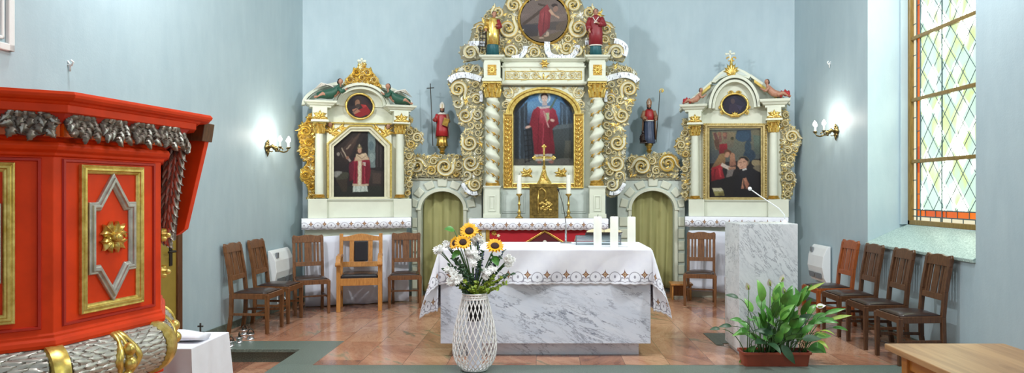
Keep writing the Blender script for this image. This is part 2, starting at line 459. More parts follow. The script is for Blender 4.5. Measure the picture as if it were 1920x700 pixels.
# right wall with the window opening
D0, D1, SZ, WTOP = 6.08, 8.10, 0.985, 4.7
mb = MB()
N0, N1 = 0.6, 2.6
mb.box(WR, WR+0.75, -3.2, N0, -0.2, TOP); mb.box(WR, WR+0.75, N1, D0, -0.2, TOP); mb.box(WR, WR+0.75, N0, N1, -0.2, SZ-0.03); mb.box(WR, WR+0.75, N0, N1, WTOP, TOP); mb.box(WR, WR+0.75, D1, 10.75, -0.2, TOP)
mb.box(WR, WR+0.75, D0, D1, -0.2, SZ-0.03); mb.box(WR, WR+0.75, D0, D1, WTOP, TOP)
struct(mb.build('wall_right', MT['wall']))
mb = MB(); mb.box(-4.7, 4.7, -3.2, 11.7, TOP, TOP+0.2); struct(mb.build('ceiling', MT['ceil']))

# floors
mb = MB()
mb.box(-2.095, 4.4, 6.32, 11.7, -0.12, 0); mb.box(-4.2, -2.095, 7.34, 11.7, -0.12, 0)
mb.box(-4.6, 4.6, -3.2, 5.98, -0.34, -0.14); mb.box(-4.6, -2.40, 5.98, 7.0, -0.34, -0.14)
struct(mb.build('floor', MT['slabs']))
mb = MB()
mb.box(-2.43, 3.80, 5.95, 6.32, -0.035, 0); mb.box(-2.43, -2.095, 6.32, 7.34, -0.035, 0); mb.box(-3.72, -2.43, 6.96, 7.34, -0.035, 0)
mb.box(-2.40, 3.80, 5.99, 6.32, -0.20, -0.035); mb.box(-2.40, -2.095, 6.32, 7.34, -0.20, -0.035); mb.box(-3.72, -2.40, 7.0, 7.34, -0.20, -0.035)
o = struct(mb.build('trim_1', MT['granite'], bevel=0.004))
# baseboards
def board(name, p, q, h=0.085, t=0.015):
    p, q = Vector(p), Vector(q); d = (q-p).normalized(); n = Vector((d.y, -d.x))
    mb = MB(); mb.slab([tuple(p), tuple(q), tuple(q+n*t), tuple(p+n*t)], 0.0, h)
    return struct(mb.build(name, MT['granite'], bevel=0.003))
board('baseboard_left', (wl(7.36), 7.36), Lc); board('baseboard_back', Lc, B1)
board('baseboard_back_right', B2, Rc); board('baseboard_right', Rc, (WR, 6.0))

# stucco frame high on the left wall
def wallpt(d, off): 
    return (wl(d) + off, d)
mb = MB()
for o1, w, t in ((0.0, 0.05, 0.03), (0.075, 0.022, 0.02)):
    z0 = 2.57 + o1; d1 = 4.91 - o1
    a = wallpt(2.6, 0.0); b = wallpt(d1, 0.0)
    mb.hexa([(a[0],a[1],z0),(b[0],b[1],z0),(b[0]+t,b[1],z0),(a[0]+t,a[1],z0),(a[0],a[1],z0+w),(b[0],b[1],z0+w),(b[0]+t,b[1],z0+w),(a[0]+t,a[1],z0+w)])
    c = wallpt(d1-w, 0.0)
    mb.hexa([(c[0],c[1],z0),(b[0],b[1],z0),(b[0]+t,b[1],z0),(c[0]+t,c[1],z0),(c[0],c[1],5.2),(b[0],b[1],5.2),(b[0]+t,b[1],5.2),(c[0]+t,c[1],5.2)])
struct(mb.build('trim_2', MT['ceil'], bevel=0.006))

# window
WX = 4.30
W = struct(bpy.data.objects.new('window_1', None)); COL.objects.link(W)
mb = MB(); fw = 0.075
y0, y1, z0, z1 = D0+0.02, D1-0.0, 1.20, WTOP
mb.box(WX-0.05, WX+0.05, y0, y1, z0, z0+0.055); mb.box(WX-0.05, WX+0.05, y1-fw, y1, z0, z1); mb.box(WX-0.05, WX+0.05, y0, y0+fw, z0, z1)
for zb in (1.93, 2.64, 3.35, 4.06): mb.box(WX-0.035, WX+0.03, y0, y1-0.04, zb-0.021, zb+0.021)
struct(mb.build('window_frame', MT['win_frame'], W, bevel=0.006))
gy0, gy1, gz0 = y0+fw, y1-fw, z0+0.055
bw = 0.075
mb = MB()
mb.box(WX, WX+0.006, gy0+2*bw, gy1-2*bw, gz0+bw+0.045, z1, 0)
mb.box(WX, WX+0.006, gy1-2*bw, gy1-bw, gz0+0.045, z1, 1); mb.box(WX, WX+0.006, gy0+bw, gy0+2*bw, gz0+0.045, z1, 1)
mb.box(WX, WX+0.006, gy0+2*bw, gy1-2*bw, gz0+0.045, gz0+bw+0.045, 1)
mb.box(WX, WX+0.006, gy1-bw, gy1, gz0, z1, 2); mb.box(WX, WX+0.006, gy0, gy0+bw, gz0, z1, 2); mb.box(WX, WX+0.006, gy0+bw, gy1-bw, gz0, gz0+0.045, 2)
struct(mb.build('pane', [MT['glass'], MT['glass_o'], MT['glass_p']], W))
mb = MB(); xa = WX-0.006; r = 0.0036
ya, yb, za = gy0+2*bw, gy1-2*bw, gz0+bw+0.045
def came(p, q, rr=r):
    mb.tube([(xa,)+p, (xa,)+q], rr, 5)
slope = 0.26/0.215; span = (yb-ya); zt = z1
k = -40
for k in range(-40, 60):
    for sg in (1, -1):
        # z = za + k*0.26 + sg*slope*(y-ya)
        pts = []
        for y in (ya, yb):
            z = za + k*0.26 + sg*slope*(y-ya); pts.append((y, z))
        (yA, zA), (yB, zB) = pts
        if max(zA, zB) <= za or min(zA, zB) >= zt: continue
        def clip(y, z, y2, z2):
            if z < za: t = (za-z)/(z2-z); return (y+(y2-y)*t, za)
            if z > zt: t = (zt-z)/(z2-z); return (y+(y2-y)*t, zt)
            return (y, z)
        came(clip(yA, zA, yB, zB), clip(yB, zB, yA, zA))
for y in (ya, yb, gy1-bw, gy0+bw, (ya+yb)/2+0.35, (ya+yb)/2-0.35): came((y, gz0), (y, z1), 0.008)
for z in (gz0+0.045, za): came((gy0, z), (gy1, z), 0.007)
q = gz0+0.3
while q < z1:
    came((gy1-2*bw, q), (gy1-bw, q), 0.005); came((gy1-bw, q+0.16), (gy1, q+0.16), 0.005); q += 0.36
q = gy0+0.2
while q < gy1-0.1: came((q, gz0+0.045), (q, za), 0.005); came((q+0.1, gz0), (q+0.1, gz0+0.045), 0.005); q += 0.2
struct(mb.build('lead_lattice', MT['lead'], W))
mb = MB()    # sloping speckled sill
mb.hexa([(WR-0.03,D0,SZ-0.03),(WX-0.05,D0,SZ-0.03),(WX-0.05,D1,SZ-0.03),(WR-0.03,D1,SZ-0.03),(WR-0.03,D0,SZ),(WX-0.05,D0,1.2),(WX-0.05,D1,1.2),(WR-0.03,D1,SZ)])
struct(mb.build('window_sill', MT['sill'], W, bevel=0.004))
mb = MB(); mb.box(WX-0.13, WX+0.05, D1-0.035, D1, 1.2, WTOP); struct(mb.build('reveal', MT['wall'], W, bevel=0.004))

# added lit window, unseen beyond the frame, to brighten the left side
W2 = struct(bpy.data.objects.new('added_fill_window', None)); COL.objects.link(W2)
mb = MB(); mb.box(WX-0.05, WX+0.05, N0, N1, z0, z0+0.06); mb.box(WX-0.05, WX+0.05, N0, N0+fw, z0, z1); mb.box(WX-0.05, WX+0.05, N1-fw, N1, z0, z1)
for zb in (1.93, 2.64, 3.35, 4.06): mb.box(WX-0.05, WX+0.03, N0, N1, zb-0.035, zb+0.035)
struct(mb.build('window_frame', MT['win_frame'], W2, bevel=0.006))
mb = MB(); mb.box(WX, WX+0.006, N0+fw, N1-fw, z0+0.055, z1); struct(mb.build('pane', MT['glass'], W2))
mb = MB(); mb.hexa([(WR-0.03,N0,SZ-0.03),(WX-0.05,N0,SZ-0.03),(WX-0.05,N1,SZ-0.03),(WR-0.03,N1,SZ-0.03),(WR-0.03,N0,SZ),(WX-0.05,N0,1.2),(WX-0.05,N1,1.2),(WR-0.03,N1,SZ)])
struct(mb.build('window_sill', MT['sill'], W2, bevel=0.004))

# side door behind the pulpit
d0, d1 = 5.95, 6.93
Dr = struct(bpy.data.objects.new('door_1', None)); COL.objects.link(Dr)
Dr.location = (wl(d0), d0, -0.14); Dr.rotation_euler = (0, 0, math.atan2(1.0, 0.06))
Ld = d1-d0                                   # local x runs along the wall, local -y faces the room
mb = MB(); mb.box(0.08, Ld-0.08, -0.03, 0.02, 0, 2.05); struct(mb.build('door_leaf', MT['door'], Dr, bevel=0.004))
mb = MB(); mb.box(0, 0.08, -0.05, 0.02, 0, 2.13); mb.box(Ld-0.08, Ld, -0.05, 0.02, 0, 2.13); mb.box(0.08, Ld-0.08, -0.05, 0.02, 2.05, 2.13)
struct(mb.build('door_frame', MT['frame_wood'], Dr, bevel=0.005))
mb = MB(); mb.box(Ld-0.20, Ld-0.155, -0.04, -0.03, 1.0, 1.24); mb.tube([(Ld-0.178,-0.035,1.14),(Ld-0.178,-0.085,1.14),(Ld-0.29,-0.085,1.14)], 0.011, 8)
struct(mb.build('door_handle', MT['black'], Dr))

# ---------------------------------------------------------------- camera, light, look
cam = bpy.data.cameras.new('camera'); co = bpy.data.objects.new('camera', cam); COL.objects.link(co)
cam.sensor_width = 36; cam.lens = 36 * F / 1920; cam.shift_x = (960 - CX) / 1920; cam.shift_y = (CY - 350) / 1920
co.location = (0, 0, H); co.rotation_euler = (PI/2, 0, 0); cam.clip_start = 0.05; SC.camera = co
w = bpy.data.worlds.new('daylight'); SC.world = w; w.use_nodes = True
w.node_tree.nodes['Background'].inputs[0].default_value = rgb(226,238,246); w.node_tree.nodes['Background'].inputs[1].default_value = 0.74
def lamp(name, kind, loc, energy, color, size=0.1, target=None, spot=None):
    l = bpy.data.lights.new(name, kind); l.energy = energy; l.color = color
    if kind == 'AREA': l.size = size
    else: l.shadow_soft_size = size
    if spot: l.spot_size = spot; l.spot_blend = 0.5
    o = bpy.data.objects.new(name, l); COL.objects.link(o); o.location = loc
    if target is not None: o.rotation_euler = (Vector(target)-Vector(loc)).to_track_quat('-Z', 'Y').to_euler()
    return o
lamp('nave_spot_lamp', 'AREA', (-3.3, 5.3, 4.7), 140, (0.97, 0.985, 1.0), 0.35, (0.2, 9.5, 1.4))
lamp('nave_spot_lamp', 'AREA', (3.3, 5.3, 4.7), 140, (0.97, 0.985, 1.0), 0.35, (-0.2, 9.5, 1.4))
lamp('added_soft_fill', 'AREA', (0.0, 4.2, 6.4), 185, (0.97, 0.985, 1.0), 2.2, (0, 5.6, 0))  # added soft light from above, no known lamp; lifts the foreground
SC.view_settings.view_transform = 'Standard'; SC.view_settings.look = 'None'; SC.view_settings.gamma = 1; SC.view_settings.use_curve_mapping = False
SC.view_settings.exposure = 0.0
SC.cycles.max_bounces = 8; SC.cycles.use_denoising = True
# ---------------------------------------------------------------- carving kit (local x, z in the plane; -y towards the church)
BROAD = ((-1,0),(-0.9,0.95),(-0.62,0.8),(-0.1,0.55),(0.45,0.78),(0.78,1.0),(1,0))
def ribbon(mb, path, widths, y0, hs, mis=(0,1,0,0,1,0), prof=BROAD):
    """a carved ridge along an x,z path"""
    n = len(path); R = []
    for i in range(n):
        a = Vector(path[max(i-1,0)]); b = Vector(path[min(i+1,n-1)]); t = (b-a)
        t = t.normalized() if t.length > 1e-9 else Vector((1,0)); nr = Vector((-t.y, t.x))
        R.append([(path[i][0]+nr.x*widths[i]*o, y0-hs[i]*h, path[i][1]+nr.y*widths[i]*o) for o, h in prof])
    m = len(prof); b = mb.add([p for r in R for p in r], [], 0)
    for k in range(n-1):
        for i in range(m-1):
            mb.f.append((b+k*m+i, b+(k+1)*m+i, b+(k+1)*m+i+1, b+k*m+i+1)); mb.mi.append(mis[i])

def leaf(mb, x, z, ang, L, w, y0, curl=0.6, mis=(0,1,1,0), lobes=3, h=None):
    n = 9; path = []; W = []; Hh = []; px, pz, a = x, z, ang
    for i in range(n):
        t = i/(n-1); path.append((px, pz))
        W.append(max(0.03*w, w*(math.sin(PI*min(1,0.12+0.88*t)**0.75))*(1+0.28*math.sin(lobes*2*PI*t))))
        Hh.append((h or w*0.75)*(0.45+0.9*t*(1.15-t)*1.6))
        px += math.cos(a)*L/(n-1); pz += math.sin(a)*L/(n-1); a += curl*(0.4+1.4*t)/(n-1)*1.6
    ribbon(mb, path, W, y0, Hh, mis, ((-1,0),(-0.55,0.8),(0,1.0),(0.55,0.75),(1,0)))

def scroll(mb, cx, cz, r, a0, hand, y0, w=None, turns=1.6, mis=(0,1,0,0,1,0), leaves=5, tail=0.0, seg=14, eye=1, hgt=None):
    if len(mis) == 4: mis = (mis[0], mis[1], mis[2], mis[2], mis[1], mis[0])
    lm = (mis[0], mis[1], mis[2], mis[0])
    w = w or r*0.2; n = int(seg*turns)+1; path = []; W = []; Hh = []
    if tail:
        for i in range(6):
            t = 1-i/6.0; a = a0; tx, tz = -math.sin(a)*hand, math.cos(a)*hand
            path.append((cx+r*math.cos(a)-tx*tail*t+math.cos(a)*tail*t*t*0.6, cz+r*math.sin(a)-tz*tail*t+math.sin(a)*tail*t*t*0.6)); W.append(w*(0.25+0.75*(1-t))); Hh.append(w*0.8*(0.3+0.7*(1-t)))
    for i in range(n):
        t = i/(n-1); rr = r*(1-0.84*t**1.35); a = a0+hand*turns*2*PI*t
        path.append((cx+rr*math.cos(a), cz+rr*math.sin(a))); W.append(w*(1-0.55*t)); Hh.append((hgt or w*1.1)*(0.85+0.35*t))
    ribbon(mb, path, W, y0, Hh, mis)
    if eye: mb.ball((cx, y0-w*0.55, cz), (r*0.2, w*0.8, r*0.2), 8, 5, mis[1] if eye == 1 else mis[0])
    for k in range(leaves):
        t = 0.06+0.62*k/max(1, leaves); a = a0+hand*turns*2*PI*t; rr = r*(1-0.84*t**1.35)
        if k % 2 == 0:    # leaf springing inwards and along
            leaf(mb, cx+rr*0.86*math.cos(a), cz+rr*0.86*math.sin(a), a+hand*(PI/2+0.75), r*0.72*(1-0.5*t), r*0.2, y0-w*0.25, hand*1.3, lm)
        else:
            leaf(mb, cx+rr*1.05*math.cos(a), cz+rr*1.05*math.sin(a), a+hand*(PI/2-0.85), r*0.6*(1-0.4*t), r*0.2, y0-w*0.1, -hand*1.2, lm)

def inside(p, poly):
    c = False; x, z = p; n = len(poly); j = n-1
    for i in range(n):
        xi, zi = poly[i]; xj, zj = poly[j]
        if (zi > z) != (zj > z) and x < (xj-xi)*(z-zi)/(zj-zi)+xi: c = not c
        j = i
    return c
def edgedist(p, poly):
    best = 9; P = Vector(p)
    for i in range(len(poly)):
        a = Vector(poly[i]); b = Vector(poly[(i+1)%len(poly)]); ab = b-a
        t = max(0, min(1, (P-a).dot(ab)/max(ab.length_squared, 1e-12))); best = min(best, (a+ab*t-P).length)
    return best

def carve(parent, name, outline, scrolls, conv, k, board=(0.0, 0.05), mats=None, fill=60, rmax=10, rmin=3.0, edge=7.0, seed=1, bans=(), swap=False, hole=None, edge_leaves=True, board_mi=4, subname='scroll'):
    """a carved openwork panel: board + scrolls (each its own piece) + small leaf work.
       outline, scrolls in photo pixels; conv maps them to local x,z; k = metres per pixel"""
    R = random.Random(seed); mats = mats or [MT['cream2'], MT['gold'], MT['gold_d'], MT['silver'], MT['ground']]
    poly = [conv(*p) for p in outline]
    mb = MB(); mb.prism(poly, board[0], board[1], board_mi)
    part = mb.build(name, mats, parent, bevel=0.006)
    yf = board[0]
    circ = []
    for s in scrolls:
        px, py, r, a0, hand = s[:5]; opt = s[5] if len(s) > 5 else {}
        x, z = conv(px, py); circ.append((x, z, r*k))
        mb = MB(); scroll(mb, x, z, r*k*0.88, a0, hand, yf, w=r*k*opt.get('w', 0.27), turns=opt.get('turns', 1.6), mis=opt.get('mis', R.choice(((0,1,0,0,1,0),(0,1,0,0,1,0),(0,1,3,0,1,0),(0,3,0,0,1,0)))), leaves=opt.get('leaves', 7), tail=opt.get('tail', 0.8)*0.6*r*k, hgt=max(0.035, r*k*0.42))
        mb.build(subname, mats, part, smooth=True, angle=0.9)
    lf = MB()
    for (p0, p1, p2, wd) in bans:                      # lettered ribbons
        path = []
        for i in range(13):
            t = i/12; px = (1-t)**2*p0[0]+2*t*(1-t)*p1[0]+t*t*p2[0]; py = (1-t)**2*p0[1]+2*t*(1-t)*p1[1]+t*t*p2[1]; path.append(conv(px, py))
        mbb = MB(); ribbon(mbb, path, [wd*k*0.5]*13, yf-0.012, [0.03+0.008*math.sin(i*1.1) for i in range(13)], (0,0,0,0), ((-1,0),(-0.97,0.9),(0,1.0),(0.97,0.9),(1,0)))
        mbb.build('lettered_ribbon', MT['white_ban'], part, smooth=False)
        for q in path[::2]: circ.append((q[0], q[1], wd*k*0.5))
    xs = [p[0] for p in poly]; zs = [p[1] for p in poly]; hc = None
    if hole: hx, hz = conv(hole[0], hole[1]); hc = (hx, hz, hole[2]*k); circ.append(hc)
    got = 0
    for it in range(fill):
        best = None
        for c in range(50):
            p = (R.uniform(min(xs), max(xs)), R.uniform(min(zs), max(zs)))
            if not inside(p, poly): continue
            cl = min([edgedist(p, poly)*1.15] + [math.hypot(p[0]-q[0], p[1]-q[1])-q[2]*0.96 for q in circ])
            cl = min(cl, rmax*k)
            if best is None or cl > best[0]: best = (cl, p)
        if best is None or best[0] < rmin*k: continue
        r, p = best; circ.append((p[0], p[1], r))
        mis = R.choice(((0,1,0,0), (0,1,2,0), (0,3,0,0), (0,1,0,0), (0,0,1,0)))
        if r > rmin*1.3*k and R.random() < 0.6: scroll(lf, p[0], p[1], r*1.0, R.uniform(0, 6.28), R.choice((1,-1)), yf, w=r*0.32, turns=1.15, mis=R.choice(((0,1,0,0,1,0),(0,1,3,0,0,0),(0,0,1,0,0,0))), leaves=4, seg=10, hgt=max(0.022, r*0.5), tail=r*0.8)
        else:
            a = R.uniform(0, 6.28)
            for q in range(4): leaf(lf, p[0]-math.cos(a)*r*0.9, p[1]-math.sin(a)*r*0.9, a+(q-1.5)*0.55, r*2.3, r*0.5, yf, (q-1.5)*0.9+0.2, mis, h=max(0.018, r*0.5))
    if edge_leaves:
        for i in range(len(poly)):
            a = Vector(poly[i]); b = Vector(poly[(i+1)%len(poly)]); ab = b-a; L = ab.length; n = max(1, int(L/(edge*k)))
            cc = sum((poly[j][0]*poly[(j+1)%len(poly)][1]-poly[(j+1)%len(poly)][0]*poly[j][1]) for j in range(len(poly)))
            nr = Vector((ab.y, -ab.x)).normalized()*(1 if cc > 0 else -1)
            for j in range(n):
                t = (j+R.random())/n; p = a+ab*t-nr*3.0*k; ang = math.atan2(nr.y, nr.x)+R.uniform(-0.9, 0.9)
                leaf(lf, p.x-nr.x*2*k, p.y-nr.y*2*k, ang, R.uniform(7, 11)*k, R.uniform(2.4, 3.8)*k, (yf+board[1])/2-0.01, R.choice((-1,1))*R.uniform(0.8, 2.4), R.choice(((0,1,0,0),(0,0,0,0),(0,0,1,0),(0,3,0,0))), h=0.03)
    if lf.f: lf.build('leafwork', mats, part, smooth=True, angle=0.9)['kind'] = 'stuff'
    return part

def rosette(mb, x, z, r, y0, petals=8, mi=1, mi2=2):
    for k in range(petals):
        leaf(mb, x+0.15*r*math.cos(k*2*PI/petals), z+0.15*r*math.sin(k*2*PI/petals), k*2*PI/petals, r*0.9, r*0.24, y0, 0.15, (mi,mi,mi2,mi), 1)
    mb.ball((x, y0-r*0.15, z), (r*0.22, r*0.25, r*0.22), 8, 6, mi)

def capital(mb, x, y, z0, z1, r, mi=1, mi2=2):
    """leafy capital: bell, two rows of leaves, volutes and a slab"""
    h = z1-z0
    mb.lathe([(r*0.9, 0), (r*0.95, h*0.1), (r*0.95, h*0.5), (r*1.35, h*0.85)], (x, y, z0), 14, mi2)
    for row, (zz, n, L) in enumerate(((0.05, 8, 0.5), (0.35, 8, 0.5))):
        for k in range(n):
            a = (k+0.5*row)*2*PI/n
            if math.sin(a) > 0.5: continue
            cx, cy = x+math.cos(a)*r*0.98, y+math.sin(a)*r*0.98
            pts = [(cx, cy, z0+zz*h), (cx+math.cos(a)*r*0.12, cy+math.sin(a)*r*0.12, z0+(zz+L*0.6)*h), (cx+math.cos(a)*r*0.42, cy+math.sin(a)*r*0.42, z0+(zz+L)*h), (cx+math.cos(a)*r*0.55, cy+math.sin(a)*r*0.55, z0+(zz+L*0.8)*h)]
            mb.tube(pts, [r*0.3, r*0.34, r*0.22, r*0.06], 6, mi)
    for sx in (-1, 1):
        mb.tube([(x+sx*r*1.2+r*0.3*math.cos(q*0.7), y-r*1.05, z0+h*0.78+r*0.3*math.sin(q*0.7)) for q in range(8)], [r*0.14]*8, 6, mi)
        mb.ball((x+sx*r*1.2, y-r*1.1, z0+h*0.78), r*0.17, 8, 5, mi)
    mb.box(x-r*1.5, x+r*1.5, y-r*1.4, y+r*1.4, z0+h*0.88, z1, mi)

def cornice(mb, x0, x1, yb, yf, z0, z1, mi=0, steps=((0.0,0.0),(0.25,0.0),(0.35,0.35),(0.55,0.55),(0.7,0.9),(1.0,1.0)), over=None):
    """moulded slab: profile pushed outwards on front and both ends; yf is the front of the foot, z up"""
    over = over if over is not None else (z1-z0)*0.9
    R = []
    for t, o in steps:
        z = z0+(z1-z0)*t; e = o*over
        R.append([(x0-e, yb, z), (x0-e, yf-e, z), (x1+e, yf-e, z), (x1+e, yb, z)])
    mb.loft(R, mi)

# painted pictures: a fine sheet whose own colours are brushed on per vertex, soft-edged, layer on layer
import numpy as np
def picture(parent, name, items, conv, y0, base, base_pts, step=0.0004, n=(96, 120), soft=2.2):
    bp = np.array(base_pts, float); ymin, ymax = bp[:, 1].min(), bp[:, 1].max(); NX_, NY_ = n
    span = max(bp[:, 0].max()-bp[:, 0].min(), ymax-ymin); sf = soft*span/400.0
    U, V = [], []
    for j in range(NY_+1):
        y = ymin+(ymax-ymin)*(0.0006+0.9988*j/NY_); xs = []
        for k in range(len(bp)):
            (xa, ya), (xb, yb) = bp[k], bp[(k+1) % len(bp)]
            if (ya > y) != (yb > y): xs.append(xa+(xb-xa)*(y-ya)/(yb-ya))
        xl, xr = (min(xs), max(xs)) if xs else (bp[:, 0].mean(),)*2
        U.append(np.linspace(xl, xr, NX_+1)); V.append(np.full(NX_+1, y))
    U = np.array(U).ravel(); V = np.array(V).ravel(); g = np.random.default_rng(len(items)+int(abs(y0)*1e4)+7)
    wob = lambda f, ph: np.sin(U*f/span*40+ph)*np.cos(V*f/span*34+ph*1.7)
    Uw = U+sf*.55*(wob(1.0, .3)+.6*wob(2.3, 1.1)); Vw = V+sf*.55*(wob(1.2, 2.0)+.6*wob(2.1, .4))
    def L(c): return np.array([lin(c[0]), lin(c[1]), lin(c[2])])
    def idw(pts, cols):
        num = np.zeros((len(U), 3)); den = np.zeros(len(U))
        for (px, py), c in zip(pts, cols):
            w = 1.0/((U-px)**2+(V-py)**2+span*span*4e-4)**1.3; num += w[:, None]*L(c); den += w
        return num/den[:, None]
    C_ = idw(base_pts, base) if isinstance(base, list) else np.tile(L(base), (len(U), 1))
    def cover(pts, so):
        P = np.array(pts, float); ins = np.zeros(len(U), bool); dist = np.full(len(U), 1e9)
        for k in range(len(P)):
            (xa, ya), (xb, yb) = P[k], P[(k+1) % len(P)]
            if ya != yb: ins ^= ((ya > Vw) != (yb > Vw)) & (Uw < (xb-xa)*(Vw-ya)/(yb-ya)+xa)
            dx, dy = xb-xa, yb-ya; t = np.clip(((Uw-xa)*dx+(Vw-ya)*dy)/max(dx*dx+dy*dy, 1e-9), 0, 1)
            dist = np.minimum(dist, np.hypot(Uw-xa-t*dx, Vw-ya-t*dy))
        return np.clip(.5+np.where(ins, dist, -dist)/(2*so), 0, 1)
    for it in items:
        kind, c = it[0], it[1]; so = sf
        if kind in 'pg': pts = it[2]
        elif kind == 'e':
            cx, cy, rx, ry = it[2:6]; ro = it[6] if len(it) > 6 else 0; so = min(sf, min(rx, ry)*.5)
            pts = [(cx+rx*math.cos(t*PI/10)*math.cos(ro)-ry*math.sin(t*PI/10)*math.sin(ro), cy+rx*math.cos(t*PI/10)*math.sin(ro)+ry*math.sin(t*PI/10)*math.cos(ro)) for t in range(20)]
        else:
            (ax, ay), (bx, by), w = it[2], it[3], it[4]; d = Vector((bx-ax, by-ay)).normalized()*w/2; so = min(sf, w*.5)
            pts = [(ax-d.y, ay+d.x), (bx-d.y, by+d.x), (bx+d.y, by-d.x), (ax+d.y, ay-d.x)]
        m = cover(pts, so)[:, None]; col = idw(pts, c) if kind == 'g' else L(c); C_ = C_*(1-m)+col*m
    C_ = C_*(1+.10*g.standard_normal(len(U)))[:, None]*(1+.08*wob(3.1, .7)+.06*wob(5.3, 2.2))[:, None]
    C_ = np.clip(C_, .002, 1)
    vs = []
    for px, py in zip(U, V): x, z = conv(px, py); vs.append((x, y0, z))
    fs = [(j*(NX_+1)+i, (j+1)*(NX_+1)+i, (j+1)*(NX_+1)+i+1, j*(NX_+1)+i+1) for j in range(NY_) for i in range(NX_)]
    me = bpy.data.meshes.new(name); me.from_pydata(vs, [], fs); me.materials.append(MT['paint'])
    at = me.color_attributes.new('Col', 'FLOAT_COLOR', 'POINT'); at.data.foreach_set('color', np.hstack([C_, np.ones((len(U), 1))]).astype(np.float32).ravel()); me.update()
    o = bpy.data.objects.new(name, me); COL.objects.link(o); o.parent = parent
    return o
# ---------------------------------------------------------------- high altar
CD = 10.3; CK = CD / F
def cP(px, py): return ((px - 1019) * CK, Z(py, CD))
def mir(p): return (2038 - p[0], p[1])
OX = X(1019, CD)
HA = thing('high_altar_retable', 'tall cream and gold high altar retable with twisted columns at the back wall centre', 'altarpiece', (OX, CD, 0))
S_ = CK
def xx(px): return (px - 1019) * S_
def zz(py): return Z(py, CD)
cream = MT['cream']
# carcass behind everything
mb = MB(); mb.box(xx(905), xx(1133), 0.04, 0.36, 0.0, zz(112)); mb.build('back_board', cream, HA, bevel=0.006)
mb = MB(); mb.box(xx(938), xx(1104), -0.10, 0.04, 0.0, zz(353)); 
for a, b in ((942, 985), (1053, 1098)):
    mb.box(xx(a), xx(b), -0.108, -0.10, zz(400), zz(360))
    mb.box(xx(a+3), xx(b-3), -0.114, -0.108, zz(397), zz(363))
mb.build('predella', MT['stone'], HA, bevel=0.004)
for sx, (a, b) in ((-1, (911, 939)), (1, (1103, 1132))):
    mb = MB(); mb.box(xx(a), xx(b), -0.27, 0.04, 0.0, zz(356)); cornice(mb, xx(a), xx(b), 0.04, -0.27, zz(356), zz(349), over=0.02)
    cornice(mb, xx(a)-0.015, xx(b)+0.015, 0.04, -0.28, 1.2, 1.26, over=0.0)
    m_ = (a+b)/2
    mb.strip([cP(m_-7, 396), cP(m_-7, 366), cP(m_+7, 366), cP(m_+7, 396)], [cP(m_-4.5, 393), cP(m_-4.5, 369), cP(m_+4.5, 369), cP(m_+4.5, 393)], -0.282, -0.27, closed=True)
    mb.box(xx(m_-3), xx(m_+3), -0.278, -0.27, zz(391), zz(371))
    mb.build('pedestal', cream, HA, bevel=0.004)
    # twisted column
    cx = xx(m_); y = -0.16; r = 0.083; z0, z1 = zz(349), zz(187); Hc = z1-z0
    col = MB(); R = []; N = 64
    for i in range(N+1):
        t = i/N; z = z0+Hc*t; ring = []; hand = sx
        e = min(1, t/0.06, (1-t)/0.05)
        for q in range(18):
            a_ = q*2*PI/18; ph = a_-hand*t*6.4*2*PI
            rr = r*(1.0+0.20*e*math.cos(ph))
            ring.append((cx+rr*math.cos(a_)+0.010*e*math.cos(hand*t*6.4*2*PI), y+rr*math.sin(a_)+0.010*e*math.sin(hand*t*6.4*2*PI), z))
        R.append(ring)
    col.loft(R); cobj = col.build('twisted_column', cream, HA, smooth=True)
    g = MB()
    g.lathe([(r*1.22, 0), (r*1.3, 0.03), (r*1.12, 0.045), (r*1.15, 0.065), (r*0.98, 0.08)], (cx, y, z0), 18, 0)
    g.build('column_base', MT['gold_d'], HA, smooth=True, angle=0.7)
    lv = MB()
    for i in range(30):
        t = 0.05+0.90*i/29; a_ = sx*t*6.4*2*PI+PI
        if math.sin(a_) > 0.35: continue
        for s2 in (-1, 1):
            x0_, y0_ = cx+math.cos(a_)*r*0.92, y+math.sin(a_)*r*0.92; z = z0+Hc*t
            up = 0.05
            lv.tube([(x0_, y0_, z-0.01), (x0_+math.cos(a_)*0.02, y0_+math.sin(a_)*0.02, z+up*0.4), (cx+math.cos(a_+s2*0.5)*r*1.12, y+math.sin(a_+s2*0.5)*r*1.12, z+up*(0.9 if s2 == sx else -0.3))], [0.012, 0.017, 0.003], 5, 0, flat=0.5)
    lv.build('gilt_tendril', MT['gold_d'], cobj, smooth=True)['kind'] = 'stuff'
    c = MB(); capital(c, cx, y, zz(187), zz(158), 0.088, 0, 1); c.build('capital', [MT['gold'], MT['gold_d']], HA, smooth=True, angle=0.7)
    # block of the entablature over the column
    e = MB(); e.box(xx(m_-15), xx(m_+15), -0.28, 0.04, zz(158), zz(122)); cornice(e, xx(m_-15), xx(m_+15), 0.04, -0.28, zz(158), zz(151), over=0.025, steps=((0,1),(0.6,1),(1,0)))
    cornice(e, xx(m_-14), xx(m_+14), 0.04, -0.27, zz(122), zz(111), over=0.075); e.build('entablature_block', cream, HA, bevel=0.004)
    ro = MB(); ro.box(xx(m_-8), xx(m_+8), -0.286, -0.28, zz(147), zz(128), 1); rosette(ro, xx(m_), zz(137.5), 0.07, -0.285, 10, 0, 1)
    ro.build('rosette', [MT['gold'], MT['gold_d']], HA, smooth=True, angle=0.8)
